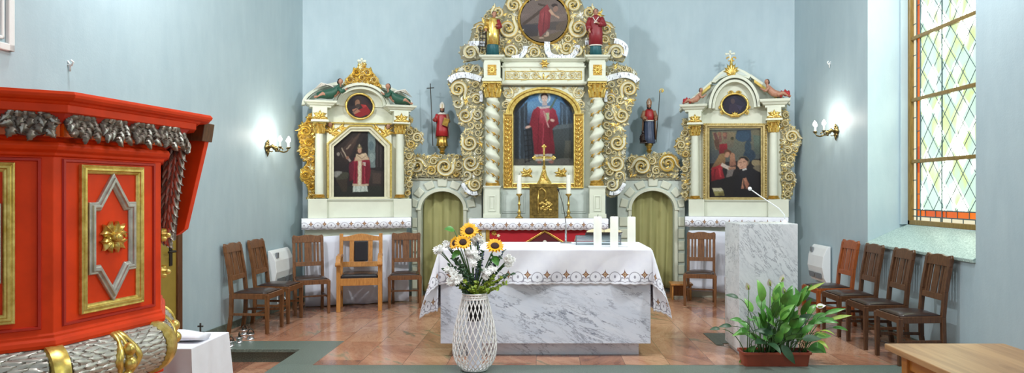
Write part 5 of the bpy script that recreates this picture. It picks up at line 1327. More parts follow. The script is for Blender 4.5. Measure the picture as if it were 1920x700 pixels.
def mitre(parent, h, mats, hh=0.145, tall=0.17, lean=(0, 0)):
    hd = hh*h; cx, cy = lean[0]*h, lean[1]*h; z = h-hd*0.30; t = tall*h; mb = MB()
    for s, yo in ((-1, -hd*.20), (1, hd*.22)):
        out = [(-hd*.42, 0), (-hd*.46, t*.45), (-hd*.30, t*.8), (0, t*1.05), (hd*.30, t*.8), (hd*.46, t*.45), (hd*.42, 0)]
        vs = []
        for yy, f in ((yo+s*hd*.10, 1.0), (yo+s*hd*.24, 0.8), (0 if s < 0 else hd*.04, 1.0)):
            vs.append([(cx+x*f, cy+(yy*(1-0.55*zq/t)), z+zq) for x, zq in out])
        mb.loft([vs[2], vs[0], vs[1]], 0)
    mb.lathe([(hd*.43, 0), (hd*.45, 0.02*h), (hd*.44, 0.035*h)], (cx, cy+hd*.02, z-0.005*h), 18, 1)
    mb.box(cx-hd*.05, cx+hd*.05, cy-hd*.43, cy-hd*.30, z+0.02*h, z+t*0.6, 1)
    return mb.build('mitre', mats, parent, smooth=True, angle=0.7)

def turned_base(parent, z0, z1, r, mats, name='pedestal', y=0.0):
    H_ = z1-z0; mb = MB()
    mb.lathe([(r*.8, 0), (r*.85, .08*H_), (r*.45, .2*H_), (r*.6, .38*H_), (r*.95, .5*H_), (r*.6, .58*H_), (r*.8, .7*H_), (r*1.15, .84*H_)], (0, y, z0), 18, 0); mb.lathe([(r*1.3, .84*H_), (r*1.35, .9*H_), (r*1.3, H_)], (0, y, z0), 18, 1)
    return mb.build(name, mats, parent, smooth=True, angle=0.6)

gg = [MT['gold_d'], MT['iron']]
# bishop with the long cross staff, on the left doorway
d = 10.53; S1 = thing('bishop_statue', 'small painted statue of a mitred bishop in red holding a thin cross staff', 'statue', (X(829, d), d, ZG1), 0.15)
zb = (293-271)*d/F; h = 0.60; turned_base(S1, 0, zb, 0.05, [MT['gold_d'], MT['bronze']])
off = bpy.data.objects.new('figure', None)
def lift(o, z): 
    o.location.z += z; return o
A1 = [(-.115,0,.80), (-.17,-.03,.64), (-.19,-.13,.66)]; A2 = [(.115,0,.80), (.16,-.03,.62), (.07,-.12,.58)]
lift(body(S1, h, [A1, A2]), zb)
lift(garment(S1, 'gilt_alb', 'gold_d', h, [(0,0,.0,.135,.11),(0,0,.1,.12,.095),(0,0,.34,.105,.08)], .10, 8), zb)
lift(garment(S1, 'red_chasuble', 'st_red', h, [(0,0,.25,.155,.115),(0,0,.4,.145,.105),(0,0,.6,.125,.09),(0,0,.78,.125,.075),(0,0,.84,.06,.05)], .035, 9), zb)
lift(garment(S1, 'shoulder_cape', 'st_tan', h, [(0,0.01,.62,.165,.10),(0,0,.74,.15,.09),(0,0,.82,.10,.07),(0,0,.855,.05,.045)], .02, 9, 0, -0.75, PI+0.75), zb)
lift(garment(S1, 'collar', 'st_white', h, [(0,0,.80,.125,.085),(0,0,.835,.085,.065),(0,0,.86,.045,.045)], .02, 9), zb)
lift(garment(S1, 'back_cape', 'st_white', h, [(0,0.02,.2,.175,.10),(0,0.02,.5,.16,.09),(0,0.01,.7,.14,.08)], .05, 9, 0, 0.0, PI), zb)
lift(sleeve(S1, 'st_red', h, A1), zb); lift(sleeve(S1, 'st_tan', h, A2), zb); lift(hair(S1, h, long=0.25, beard=True), zb); lift(mitre(S1, h, [MT['st_white'], MT['gold']], tall=0.165), zb)
mb = MB(); mb.box(-.045, .045, -.018, .018, -.06, .06); mb.box(-.04, .04, -.022, -.018, -.055, .055, 1); bk = mb.build('book', [MT['st_tan'], MT['gold_d']], S1, bevel=0.004); bk.location = (.07*h+.01, -.15*h, .60*h+zb); bk.rotation_euler = (0.2, 0.3, 0.2)
mb = MB(); mb.tube([(-.18*h-.03, -.15*h, zb+0.0), (-.21*h-.05, -.12*h, zb+.93)], .006, 8); tip = Vector((-.21*h-.05, -.12*h, zb+.93)); mb.tube([tip+Vector((-.055, 0, -.065)), tip+Vector((.055, 0, -.055))], .006, 8); mb.ball(tip, .009, 8, 6)
mb.build('cross_staff', MT['iron'], S1, smooth=True)
# bishop with the crozier, on the right doorway
d = 10.83; S2 = thing('bishop_statue', 'small painted statue of a mitred bishop in a slate blue robe with a gilt crozier', 'statue', (X(1217, d), d, ZG2), -0.1)
zb = (294-268)*d/F; h = 0.63; turned_base(S2, 0, zb, 0.05, [MT['gold_d'], MT['bronze']])
B1_ = [(-.115,0,.80), (-.165,-.04,.65), (-.09,-.13,.60)]; B2_ = [(.115,0,.80), (.17,-.02,.65), (.165,-.11,.60)]
lift(body(S2, h, [B1_, B2_]), zb)
lift(garment(S2, 'slate_robe', 'st_slate', h, [(0,0,.0,.145,.115),(0,0,.15,.13,.10),(0,0,.45,.115,.085),(0,0,.66,.115,.08)], .09, 10), zb)
lift(garment(S2, 'red_tunic', 'st_red', h, [(0,0,.56,.125,.088),(0,0,.68,.122,.084),(0,0,.80,.115,.075),(0,0,.85,.05,.045)], .02, 9), zb)
lift(garment(S2, 'ochre_cope', 'st_tan', h, [(0,0.02,.10,.185,.12),(0,0.02,.4,.17,.11),(0,0.01,.62,.165,.10),(0,0,.76,.145,.09),(0,0,.83,.09,.065),(0,0,.86,.05,.045)], .03, 9, 0, -0.55, PI+0.55), zb)
lift(sleeve(S2, 'st_tan', h, B1_, 1.1), zb); lift(sleeve(S2, 'st_tan', h, B2_, 1.1), zb); lift(hair(S2, h, long=0.3, beard=True), zb); lift(mitre(S2, h, [MT['st_tan'], MT['st_white']], tall=0.165), zb)
lift(garment(S2, 'lace_band', 'st_white', h, [(0,0,.55,.128,.092),(0,0,.575,.127,.090)], .02, 9), zb)
mb = MB(); x0, y0 = .17*h, -.13*h; top = Vector((x0+.055, y0, zb+.78)); mb.tube([(x0-.005, y0, zb+.01), tuple(top)], .006, 8, 0)
mb.tube([tuple(top+Vector((-.0, 0, 0))), *[tuple(top+Vector((.03-.035*math.cos(q*.65)*(1-q*.06), 0, .03+.035*math.sin(q*.65)*(1-q*.06)))) for q in range(9)]], [.009]*10, 8, 1); mb.ball(tuple(top+Vector((.032, 0, .03))), (.014, .01, .014), 8, 6, 1)
mb.build('crozier', [MT['iron'], MT['gold']], S2, smooth=True)
k_ = MB(); k_.tube([(-.10,-.02,zb+.03), (-.11,-.05,zb+.08), (-.10,-.07,zb+.14)], [.045,.045,.03], 10, 0); k_.ball((-.10,-.085,zb+.17), (.024,.026,.03), 10, 8, 0); k_.tube([(-.13,-.05,zb+.12), (-.14,-.11,zb+.10), (-.09,-.13,zb+.12)], [.016,.014,.01], 8, 0); k_.tube([(-.09,-.02,zb+.03), (-.06,-.10,zb+.035), (-.10,-.03,zb+.02)], [.03,.022,.02], 8, 0); k_.box(-.15,-.03,-.10,.03, zb, zb+.012)
k2 = k_.build('kneeling_beggar', MT['leather'], S2, smooth=True); md = k2.modifiers.new('r', 'REMESH'); md.mode = 'VOXEL'; md.voxel_size = .007; md.use_smooth_shade = True
# deacons on the entablature of the high altar
zt = zz(111.2)+0.003; yd = CD-0.265
d = yd; S3 = thing('saint_statue', 'small painted statue of a saint in a gold dalmatic with a black gridiron', 'statue', (X(924, d), d, zt), 0.2)
h = (112-29)*d/F; C1 = [(-.115,0,.80), (-.165,-.02,.64), (-.17,-.12,.56)]; C2 = [(.115,0,.80), (.155,-.04,.65), (.08,-.12,.64)]
body(S3, h, [C1, C2], lean=(0.03, -0.02), turn=0.25)
garment(S3, 'teal_alb', 'st_teal', h, [(0,0,.0,.145,.11),(0,0,.2,.125,.095),(0,0,.4,.11,.085)], .07, 9)
garment(S3, 'gold_dalmatic', 'gold', h, [(0,0,.24,.13,.10),(0,0,.5,.135,.095),(0,0,.72,.128,.08),(0,0,.82,.09,.065),(0,0,.855,.045,.045)], .02, 8)
garment(S3, 'red_lining', 'st_wine', h, [(0,0.01,.25,.15,.09),(0,0.01,.5,.15,.088),(0,0,.72,.138,.08)], .02, 8, 0, -0.1, PI+0.1)
sleeve(S3, 'gold_d', h, C1, 1.2); sleeve(S3, 'st_wine', h, C2, 1.2); hair(S3, h, lean=(0.03, -0.02), long=0.1)
mb = MB(); gx, gz = -.24*h, .02
for x in (-.045, .0, .045): mb.tube([(gx+x, -.13*h, gz), (gx+x*.9, -.13*h, gz+.5*h)], .006, 6)
for q in range(4): mb.tube([(gx-.05, -.13*h, gz+.05+.12*h*q), (gx+.05, -.13*h, gz+.05+.12*h*q)], .006, 6)
mb.build('gridiron', MT['black'], S3, smooth=True)
S4 = thing('saint_statue', 'small painted statue of a dark-haired saint in a red dalmatic, high on the right', 'statue', (X(1117, d), d, zt), -0.1)
h = (112-24)*d/F; D1_ = [(-.115,0,.80), (-.165,-.02,.65), (-.13,-.12,.52)]; D2_ = [(.115,0,.80), (.175,-.03,.65), (.05,-.12,.66)]
body(S4, h, [D1_, D2_])
garment(S4, 'teal_alb', 'st_teal', h, [(0,0,.0,.125,.10),(0,0,.15,.115,.09),(0,0,.35,.11,.085)], .06, 9)
garment(S4, 'white_hem', 'st_white', h, [(0,0,.195,.138,.105),(0,0,.225,.136,.103)], .02, 8)
garment(S4, 'red_dalmatic', 'st_wine', h, [(0,0,.22,.14,.105),(0,0,.5,.14,.098),(0,0,.72,.13,.082),(0,0,.82,.09,.065),(0,0,.855,.045,.045)], .02, 8)
sleeve(S4, 'st_wine', h, D1_, 1.25); sleeve(S4, 'st_wine', h, D2_, 1.25); hair(S4, h, long=0.0)
mb = MB(); mb.tube([(-.06*h, -.085*h, .80*h), (0, -.112*h, .70*h), (.06*h, -.085*h, .80*h)], .008, 6); mb.ball((-.02*h, -.118*h, .68*h), (.014, .01, .014), 8, 6); mb.ball((.02*h, -.118*h, .68*h), (.014, .01, .014), 8, 6); mb.build('tasselled_cord', MT['st_white'], S4, smooth=True)

# reclining angels on the left pediment, putti with red cloths on the right gable
def recline(name, label, P, px, py, flip, robe, wings, cloth, k, s=1.0):
    x, z = P.uz(px, py); wp = Vector((P.ox+P.c*x+P.s*0.24, P.oy+P.s*x-P.c*0.24, z+0.008))
    T = thing(name, label, 'figure', wp, P.a); f = flip
    V = lambda a, b, c: (f*a*s, b*s, c*s)
    mb = MB()
    mb.tube([V(-.17,0,.045), V(-.09,0,.06), V(-.02,0,.08), V(.03,.0,.13), V(.06,.0,.18)], [.03*s,.05*s,.058*s,.052*s,.04*s], 12)
    mb.tube([V(.06,0,.18), V(.075,-.005,.22), V(.08,-.01,.24)], [.03*s,.022*s,.02*s], 10); mb.ball(V(.085,-.012,.265), (.034*s,.038*s,.042*s), 14, 10); mb.ball(V(.095,-.05,.26), (.008*s,.01*s,.01*s), 8, 5)
    for dy in (-.03, .02): mb.tube([V(-.08,dy,.05), V(-.17,dy-.02,.07), V(-.25,dy,.025)], [.034*s,.028*s,.018*s], 10); mb.tube([V(-.25,dy,.025), V(-.285,dy-.012,.018)], [.018*s,.012*s], 8)
    arms = ([V(.05,-.045,.165), V(.10,-.075,.11), V(.155,-.06,.14)], [V(.05,.04,.165), V(.115,.03,.12), V(.16,.0,.16)])
    for A in arms: mb.tube(A, [.022*s,.019*s,.014*s], 10); hand(mb, A[2], Vector(A[2])-Vector(A[1]), (0, 0, 1), .055*s)
    b = mb.build('body', MT['skin'], T, smooth=True); md = b.modifiers.new('r', 'REMESH'); md.mode = 'VOXEL'; md.voxel_size = .006*s; md.use_smooth_shade = True
    hb = MB(); hb.ball(V(.078,.004,.277), (.038*s,.04*s,.036*s), 14, 8); hb.ball(V(.062,.012,.255), (.028*s,.034*s,.034*s), 10, 8); hb.build('hair', MT['hair'], T, smooth=True)
    if robe:
        g = MB(); L = []
        for (a, c, r, ry) in ((-.25,.04,.042,.05),(-.19,.06,.055,.066),(-.10,.072,.07,.074),(-.03,.085,.078,.074),(.025,.13,.07,.068),(.06,.18,.054,.056),(.07,.20,.04,.04)):
            L.append([V(a+0.0, ry*math.cos(q*2*PI/20)*(1+.07*math.sin(q*2.3+a*40)), c+r*math.sin(q*2*PI/20)*(1+.06*math.sin(q*1.9+a*30))) for q in range(20)])
        g.loft(L); 
        for A in arms: 
            A2 = [A[0], A[1], tuple(Vector(A[1])*.35+Vector(A[2])*.65)]; g.tube(A2, [.032*s,.03*s,.026*s], 10)
        g.build('robe', MT[robe], T, smooth=True)
    if wings:
        for dy in (-.015, .04):
            w = MB()
            for q in range(7):
                w.tube([V(.02-.01*q,.05+dy,.16+.006*q), V(-.05-.022*q,.075+dy,.215+.004*q), V(-.12-.028*q,.075+dy,.225-.016*q)], [.012*s,.018*s,.005*s], 6, 0, flat=.5)
            w.build('wing', MT['st_white'], T, smooth=True)
    if cloth:
        c = MB(); L = []
        for a in range(9):
            t = a/8; L.append([V(-.27+.15*t, (.05+.02*math.sin(t*7))*math.cos(q*2*PI/16)*(1+.12*math.sin(q*2.1+a)), .045+.03*math.sin(t*PI)+(.045+.015*math.sin(a*2.0))*math.sin(q*2*PI/16)*(1+.12*math.sin(q*1.7+a*2))) for q in range(16)])
        c.loft(L); c.build('red_cloth', MT['st_red'], T, smooth=True)
    return T
recline('angel_figure', 'green-robed reclining angel with white wings on the left end of the left altar top', PL, 625, 191.5, 1, 'st_green', True, False, kL, 0.95)
recline('angel_figure', 'green-robed reclining angel with white wings on the right end of the left altar top', PL, 733, 200.5, -1, 'st_green', True, False, kL, 0.95)
recline('putto_figure', 'small bare cherub reclining with a red cloth on the left slope of the right gable', PR, 1309, 199, 1, None, False, True, kR, 0.75)
recline('putto_figure', 'small bare cherub reclining with a red cloth on the right slope of the right gable', PR, 1447, 189, -1, None, False, True, kR, 0.9)

# ---------------------------------------------------------------- on the high altar mensa
zm = 1.206
d = 9.86; TB = thing('tabernacle', 'square bronze tabernacle door block with relief in the middle of the high altar', 'tabernacle', (X(1020, d), d, zm), 0)
k = d/F; w2 = 27*k; ht = (402-338)*k
mb = MB(); mb.box(-w2, w2, -0.055, 0.06, 0, ht); mb.build('casing', MT['bronze'], TB, bevel=0.005)
mb = MB(); mb.strip([(-w2*.8, .09*ht), (-w2*.8, .93*ht), (w2*.8, .93*ht), (w2*.8, .09*ht)], [(-w2*.72, .12*ht), (-w2*.72, .9*ht), (w2*.72, .9*ht), (w2*.72, .12*ht)], -0.064, -0.055, 0, True); mb.build('door_border', MT['bronze'], TB, bevel=0.002)
mb = MB(); q = ht
mb.tube([(-.08,-.062,.15*q), (-.085,-.066,.5*q), (-.075,-.066,.82*q)], [.014,.017,.012], 8, 0); mb.tube([(-.075,-.066,.82*q), (-.03,-.068,.88*q), (.02,-.068,.78*q), (.03,-.068,.64*q), (-.01,-.066,.55*q)], [.010,.013,.014,.012,.008], 8, 0)
for i in range(7): mb.ball((-.05+.025*i, -.06, (.42+.03*math.sin(i*1.7))*q), (.03, .014, .022), 8, 6, 0)
for i in range(6): mb.ball((-.04+.026*i, -.06, (.28+.05*math.sin(i*2.1))*q), (.028, .012, .025), 8, 6, 0)
for i in range(4): mb.ball((.03+.02*i, -.062, (.52-.05*i)*q), (.02, .014, .014), 8, 6, 1)
mb.build('relief', [MT['brass'], MT['gold']], TB, smooth=True)
CR_ = thing('altar_crucifix', 'gilt standing crucifix on top of the bronze tabernacle', 'crucifix', (X(1020, d), d, zm+ht+0.001), 0)
hc = (338-264)*k; mb = MB(); mb.lathe([(.105, 0), (.10, .02), (.07, .07), (.045, .13), (.028, .19), (.02, .21)], (0,0,0), 6, 0, fn=lambda a, z: 1+.08*math.sin(a*9+z*40)); mb.xf(Matrix.Diagonal((1, .55, 1, 1))); mb.build('foot', MT['gold'], CR_, smooth=True, angle=0.5)
mb = MB(); R = random.Random(2)
for i in range(16): mb.ball((R.uniform(-.06, .06)*(1-i/18), -.04+.018*i/16, .02+.16*i/16), (.014, .01, .014), 6, 5)
mb.build('foot_reliefs', MT['gold_d'], CR_, smooth=True)
mb = MB(); za = hc*.66; mb.box(-.012, .012, -.010, .010, .2, hc-.03); mb.box(-.14, .14, -.010, .010, za-.012, za+.012)
for (x, z) in ((0, hc-.03), (-.135, za), (.135, za)):
    for a in range(4): mb.ball((x+.018*math.cos(a*PI/2), 0, z+.018*math.sin(a*PI/2)), (.017, .011, .017), 8, 6)
mb.ball((0, -.004, .235), (.026, .02, .03), 10, 8); mb.build('cross', MT['gold'], CR_, smooth=True, angle=0.7)
mb = MB(); mb.ball((0, -.022, za+.035), (.011, .012, .014), 8, 6); mb.tube([(0,-.018,za+.02), (0,-.024,za-.04), (.003,-.02,za-.11), (0,-.018,za-.16)], [.012,.017,.012,.006], 8)
for s in (-1, 1): mb.tube([(0,-.02,za+.01), (s*.05,-.018,za+.018), (s*.10,-.014,za+.012)], [.009,.007,.005], 6)
cf = mb.build('corpus', MT['brass'], CR_, smooth=True); md = cf.modifiers.new('r', 'REMESH'); md.mode = 'VOXEL'; md.voxel_size = .0035; md.use_smooth_shade = True

def wick(mb, z): mb.tube([(0,0,z-.002), (.001,0,z+.012), (.004,0,z+.028)], .0028, 6, 1)
def altar_candlestick(px, lab1, lab2):
    d = 9.80; k = d/F; T = thing('candlestick', lab1, 'candlestick', (X(px, d), d, zm), 0); h = (403-357)*k
    mb = MB(); mb.lathe([(.056, 0), (.054, .012), (.03, .03), (.018, .06), (.03, .085), (.016, .105), (.013, h*.5), (.026, h*.55), (.014, h*.6), (.012, h*.85), (.02, h*.9), (.042, h*.95), (.044, h)], (0,0,0), 18); mb.build('stick', MT['brass'], T, smooth=True)
    for a in range(3): 
        f = MB(); f.ball((.05*math.cos(a*2.1+.5), .05*math.sin(a*2.1+.5), .008), (.014, .014, .008), 8, 5); f.build('foot', MT['brass'], T, smooth=True)
    c = MB(); hh = (357-322)*k; c.lathe([(.033, 0), (.033, hh-.004), (.028, hh)], (0,0,0), 18, 0); wick(c, hh); o = c.build('altar_candle', [MT['wax'], MT['wick']], None, smooth=True, angle=0.8); o.location = (X(px, d), d, zm+h+0.001); tag(o, lab2, 'candle')
altar_candlestick(973.5, 'brass candlestick left of the bronze tabernacle', 'white candle in the brass candlestick left of the bronze tabernacle')
altar_candlestick(1066, 'brass candlestick right of the bronze tabernacle', 'white candle in the brass candlestick right of the bronze tabernacle')
# ---------------------------------------------------------------- chairs
def taper(mb, p, q, a0, b0, a1, b1, mi=0):      # square post from p (a0 x b0) to q (a1 x b1)
    (x, y, z), (u, v, w) = p, q
    mb.hexa([(x-a0,y-b0,z),(x+a0,y-b0,z),(x+a0,y+b0,z),(x-a0,y+b0,z),(u-a1,v-b1,w),(u+a1,v-b1,w),(u+a1,v+b1,w),(u-a1,v+b1,w)], mi)
def chair(label, wood_, group=None):
    T = thing('dining_chair', label, 'chair', (0,0,0)); W = MT[wood_]
    hw, hd = 0.205, 0.205; br = 0.18
    for s in (-1, 1):
        m = MB(); taper(m, (s*hw,-hd,0), (s*hw,-hd,.43), .017,.017, .022,.022); m.build('leg', W, T, bevel=0.004)
        m = MB(); P = [(s*br, hd+.035, 0), (s*br, hd+.005, .2), (s*br, hd, .44), (s*br, hd+.02, .66), (s*br, hd+.075, .97)]
        for a, b in zip(P[:-1], P[1:]): taper(m, a, b, .019,.02, .019,.02)
        m.build('leg', W, T, bevel=0.004)
    m = MB(); m.box(-hw+.005, hw-.005, -hd-.02, -hd+.002, .385, .445); m.box(-br, br, hd-.012, hd+.012, .385, .44)
    for s in (-1, 1): m.hexa([(s*hw-.011,-hd,.385),(s*hw+.011,-hd,.385),(s*br+.011,hd,.385),(s*br-.011,hd,.385),(s*hw-.011,-hd,.445),(s*hw+.011,-hd,.445),(s*br+.011,hd,.445),(s*br-.011,hd,.445)])
    m.build('seat_frame', W, T, bevel=0.003)
    m = MB(); nx = 8; g = []
    for j in range(nx+1):
        row = []
        for i in range(nx+1):
            u, v = i/nx*2-1, j/nx*2-1; w = hw-.012-(v+1)/2*(hw-br); row.append((u*w, v*(hd-.012), .446+.026*(1-u**4)*(1-v**4)))
        g.append(row)
    b = m.add([p for r in g for p in r], [])
    for j in range(nx):
        for i in range(nx): m.f.append((b+j*(nx+1)+i, b+j*(nx+1)+i+1, b+(j+1)*(nx+1)+i+1, b+(j+1)*(nx+1)+i)); m.mi.append(0)
    m.build('seat_pad', MT['leather'], T, smooth=True, solid=0.012)
    for s in (-1, 1):
        m = MB(); m.hexa([(s*hw-.009,-hd,.20),(s*hw+.009,-hd,.20),(s*br+.009,hd,.20),(s*br-.009,hd,.20),(s*hw-.009,-hd,.228),(s*hw+.009,-hd,.228),(s*br+.009,hd,.228),(s*br-.009,hd,.228)]); m.build('stretcher', W, T, bevel=0.003)
    m = MB(); m.box(-hw+.01, hw-.01, -.07, -.05, .204, .226); m.build('stretcher', W, T, bevel=0.003)
    yb = lambda z: hd+.02+(z-.66)/.31*.055
    crest = [(-br-.022,.895),(-br-.022,.975),(-br-.005,1.0),(-.13,.985),(-.09,.988),(-.04,1.0),(.04,1.0),(.09,.988),(.13,.985),(br+.005,1.0),(br+.022,.975),(br+.022,.895)]
    m = MB(); m.prism(crest, -.013, .013); st = len(m.v)
    m.v = [(x, y+yb(z), z) for x, y, z in m.v]; m.build('top_rail', W, T, bevel=0.004)
    m = MB(); m.prism([(-br,.585),(-br,.64),(br,.64),(br,.585)], -.011, .011); m.v = [(x, y+yb(z), z) for x, y, z in m.v]; m.build('back_rail', W, T, bevel=0.003)
    for x, w in ((-.125,.013),(-.083,.013),(0,.045),(.083,.013),(.125,.013)):
        m = MB(); m.prism([(x-w,.635),(x-w,.90),(x+w,.90),(x+w,.635)], -.006, .006); m.v = [(a, b+yb(c), c) for a, b, c in m.v]; m.build('slat', W, T, bevel=0.002)
    return T
def retint(root, frm, to):
    for o in root.children_recursive:
        if o.type == 'MESH':
            for sl in o.material_slots:
                if sl.material == MT[frm]: sl.link = 'OBJECT'; sl.material = MT[to]
G_ = 'slat-backed wooden chairs round the chancel'
c0 = chair('brown slat-back chair by the left wall, the one nearest the grey stone step', 'chair', G_); c0['group'] = G_
c0.location = (-3.255, 7.90, 0); c0.rotation_euler = (0, 0, math.radians(89))
R_ = math.radians
for (x, y, rz, lab, tint) in (
    (-3.235, 8.49, 88, 'brown slat-back chair by the left wall, right beside the white heater', None),
    (-3.05, 9.11, 25, 'brown slat-back chair in the left corner, left of the honey-coloured armchair', None),
    (-1.90, 9.62, 9, 'brown slat-back chair right of the honey-coloured armchair, beside the left curtained doorway', None),
    (2.225, 9.76, -15, 'brown slat-back chair between the right curtained doorway and the marble lectern', None),
    (2.74, 9.50, -17, 'brown slat-back chair mostly hidden behind the marble lectern', None),
    (3.44, 6.49, -89, 'dark slat-back chair by the right wall, first of four from the wooden table', 'chair_d'),
    (3.435, 7.12, -91, 'dark slat-back chair by the right wall, second of four from the wooden table', 'chair_d'),
    (3.43, 7.74, -90, 'dark slat-back chair by the right wall, third of four from the wooden table', 'chair_d'),
    (3.43, 8.33, -88, 'reddish slat-back chair by the right wall, beside the white heater', 'chair_o')):
    c = dup(c0, (x, y, 0), R_(rz), lab)
    if tint: retint(c, 'chair', tint)

AC = thing('armchair', 'honey-coloured wooden armchair with black leather back panel before the left altar', 'armchair', (-2.46, 9.36, 0), R_(12))
W = MT['arm']; hw, hd = .265, .22
for s in (-1, 1):
    m = MB(); taper(m, (s*hw,-hd,0), (s*hw,-hd,.66), .026,.024, .026,.024); m.build('leg', W, AC, bevel=0.004)
    m = MB()
    for a, b in (((s*hw,hd+.02,0),(s*hw,hd,.45)),((s*hw,hd,.45),(s*hw,hd+.08,1.0))): taper(m, a, b, .024,.022, .024,.022)
    m.build('leg', W, AC, bevel=0.004)
    m = MB(); P = [(hd+.04,.70),(0.05,.725),(-hd+.02,.715),(-hd-.06,.685),(-hd-.09,.64)]; L = []
    for (y, z) in P: L.append([(s*hw-.03,y,z-.018),(s*hw+.03,y,z-.018),(s*hw+.03,y,z+.018),(s*hw-.03,y,z+.018)])
    m.loft(L); m.tube([(s*hw-.034,-hd-.085,.632),(s*hw+.034,-hd-.085,.632)], .028, 12); m.build('armrest', W, AC, bevel=0.004)
    m = MB(); m.box(s*hw-.012, s*hw+.012, -hd, hd, .36, .44); m.box(s*hw-.01, s*hw+.01, -hd, hd, .2, .235); m.build('side_rail', W, AC, bevel=0.003)
m = MB(); m.box(-hw, hw, -hd-.02, -hd+.004, .345, .44); m.build('front_rail', W, AC, bevel=0.003)
m = MB(); m.box(-hw, hw, hd-.012, hd+.012, .36, .44); m.build('rear_rail', W, AC, bevel=0.003)
m = MB(); 
L = [[(x*f, y*f+0.0, z) for x, y in ((-hw+.03,-hd+.01),(hw-.03,-hd+.01),(hw-.03,hd-.02),(-hw+.03,hd-.02))] for f, z in ((1,.43),(1,.47),(.94,.487),(.75,.495))]
m.loft(L); m.build('seat_pad', MT['leather_b'], AC, smooth=False, bevel=0.01)
yb = lambda z: hd+(z-.45)/.55*.08
def rk(name, pts, t, mat='arm', off=0.0, bv=0.004):
    m = MB(); m.prism(pts, -t+off, t+off); m.v = [(a, b+yb(c), c) for a, b, c in m.v]; m.build(name, MT[mat], AC, bevel=bv)
rk('top_rail', [(-hw,.90),(-hw,.955),(-.17,.965),(-.08,.99),(0,1.0),(.08,.99),(.17,.965),(hw,.955),(hw,.90)], .013)
rk('back_rail', [(-hw,.545),(-hw,.615),(hw,.615),(hw,.545)], .012)
for x in (-.125, .125): rk('slat', [(x-.03,.61),(x-.03,.91),(x+.03,.91),(x+.03,.61)], .009)
rk('back_panel', [(-.092,.622),(-.092,.895),(.092,.895),(.092,.622)], .02, 'leather_b', -.004, .012)

# heaters on the side walls
def heater(name, lab, x, d, z0, z1, L, s, wall):
    T = thing(name, lab, 'heater', (wall, d, 0), 0); m = MB(); R = []
    prof = [(0.02, z0), (0.075, z0), (0.105, z0+(z1-z0)*.12), (0.135, z0+(z1-z0)*.42), (0.12, z0+(z1-z0)*.72), (0.075, z0+(z1-z0)*.93), (0.05, z1), (0.02, z1)]
    m.loft([[(s*a, y, z) for a, z in prof] for y in (-L/2, -L/2+.012, L/2-.012, L/2)], 0); m.build('body', MT['white_plastic'], T, bevel=0.006)
    m = MB()
    for i in range(2): m.hexa([(s*.118,-L/2+.06+i*L*.45,z0+.045),(s*.118,-L/2+.03+(i+1)*L*.43,z0+.045),(s*.121,-L/2+.03+(i+1)*L*.43,z0+.05),(s*.121,-L/2+.06+i*L*.45,z0+.05),(s*.128,-L/2+.06+i*L*.45,z0+.12),(s*.128,-L/2+.03+(i+1)*L*.43,z0+.12),(s*.134,-L/2+.03+(i+1)*L*.43,z0+.12),(s*.134,-L/2+.06+i*L*.45,z0+.12)])
    m.build('outlet_grille', MT['grey_plastic'], T)
    m = MB(); m.box(min(s*.095,s*.122), max(s*.095,s*.122), -s*(L/2-.09)-.03, -s*(L/2-.09)+.03, z1-.10, z1-.03); m.build('control_panel', MT['grey_plastic'], T, bevel=0.004)
    for y in (-L*.3, L*.3):
        m = MB(); m.box(min(0, s*.03), max(0, s*.03), y-.03, y+.03, z0+.05, z1-.05); m.build('wall_bracket', MT['white_plastic'], T)
    return T
heater('wall_heater', 'white curved convector heater on the left wall behind the second chair', 0, 9.10, .35, .83, .62, 1, wl(9.10)+.008)
heater('wall_heater', 'white curved convector heater on the right wall beside the reddish chair', 0, 9.33, .38, .86, .50, -1, WR-.004)
m = MB(); m.tube([(wl(9.1)+.07,9.0,.36),(wl(9.1)+.09,8.95,.2),(wl(9.1)+.12,8.9,.07),(wl(9.1)+.2,8.82,.05),(wl(9.1)+.26,8.9,.09),(wl(9.1)+.2,9.02,.16),(wl(9.1)+.1,9.1,.22),(wl(9.1)+.02,9.2,.25)], .007, 8); tag(m.build('power_cable', MT['white_plastic'], smooth=True), 'white power cable looping below the heater on the left wall', 'cable')

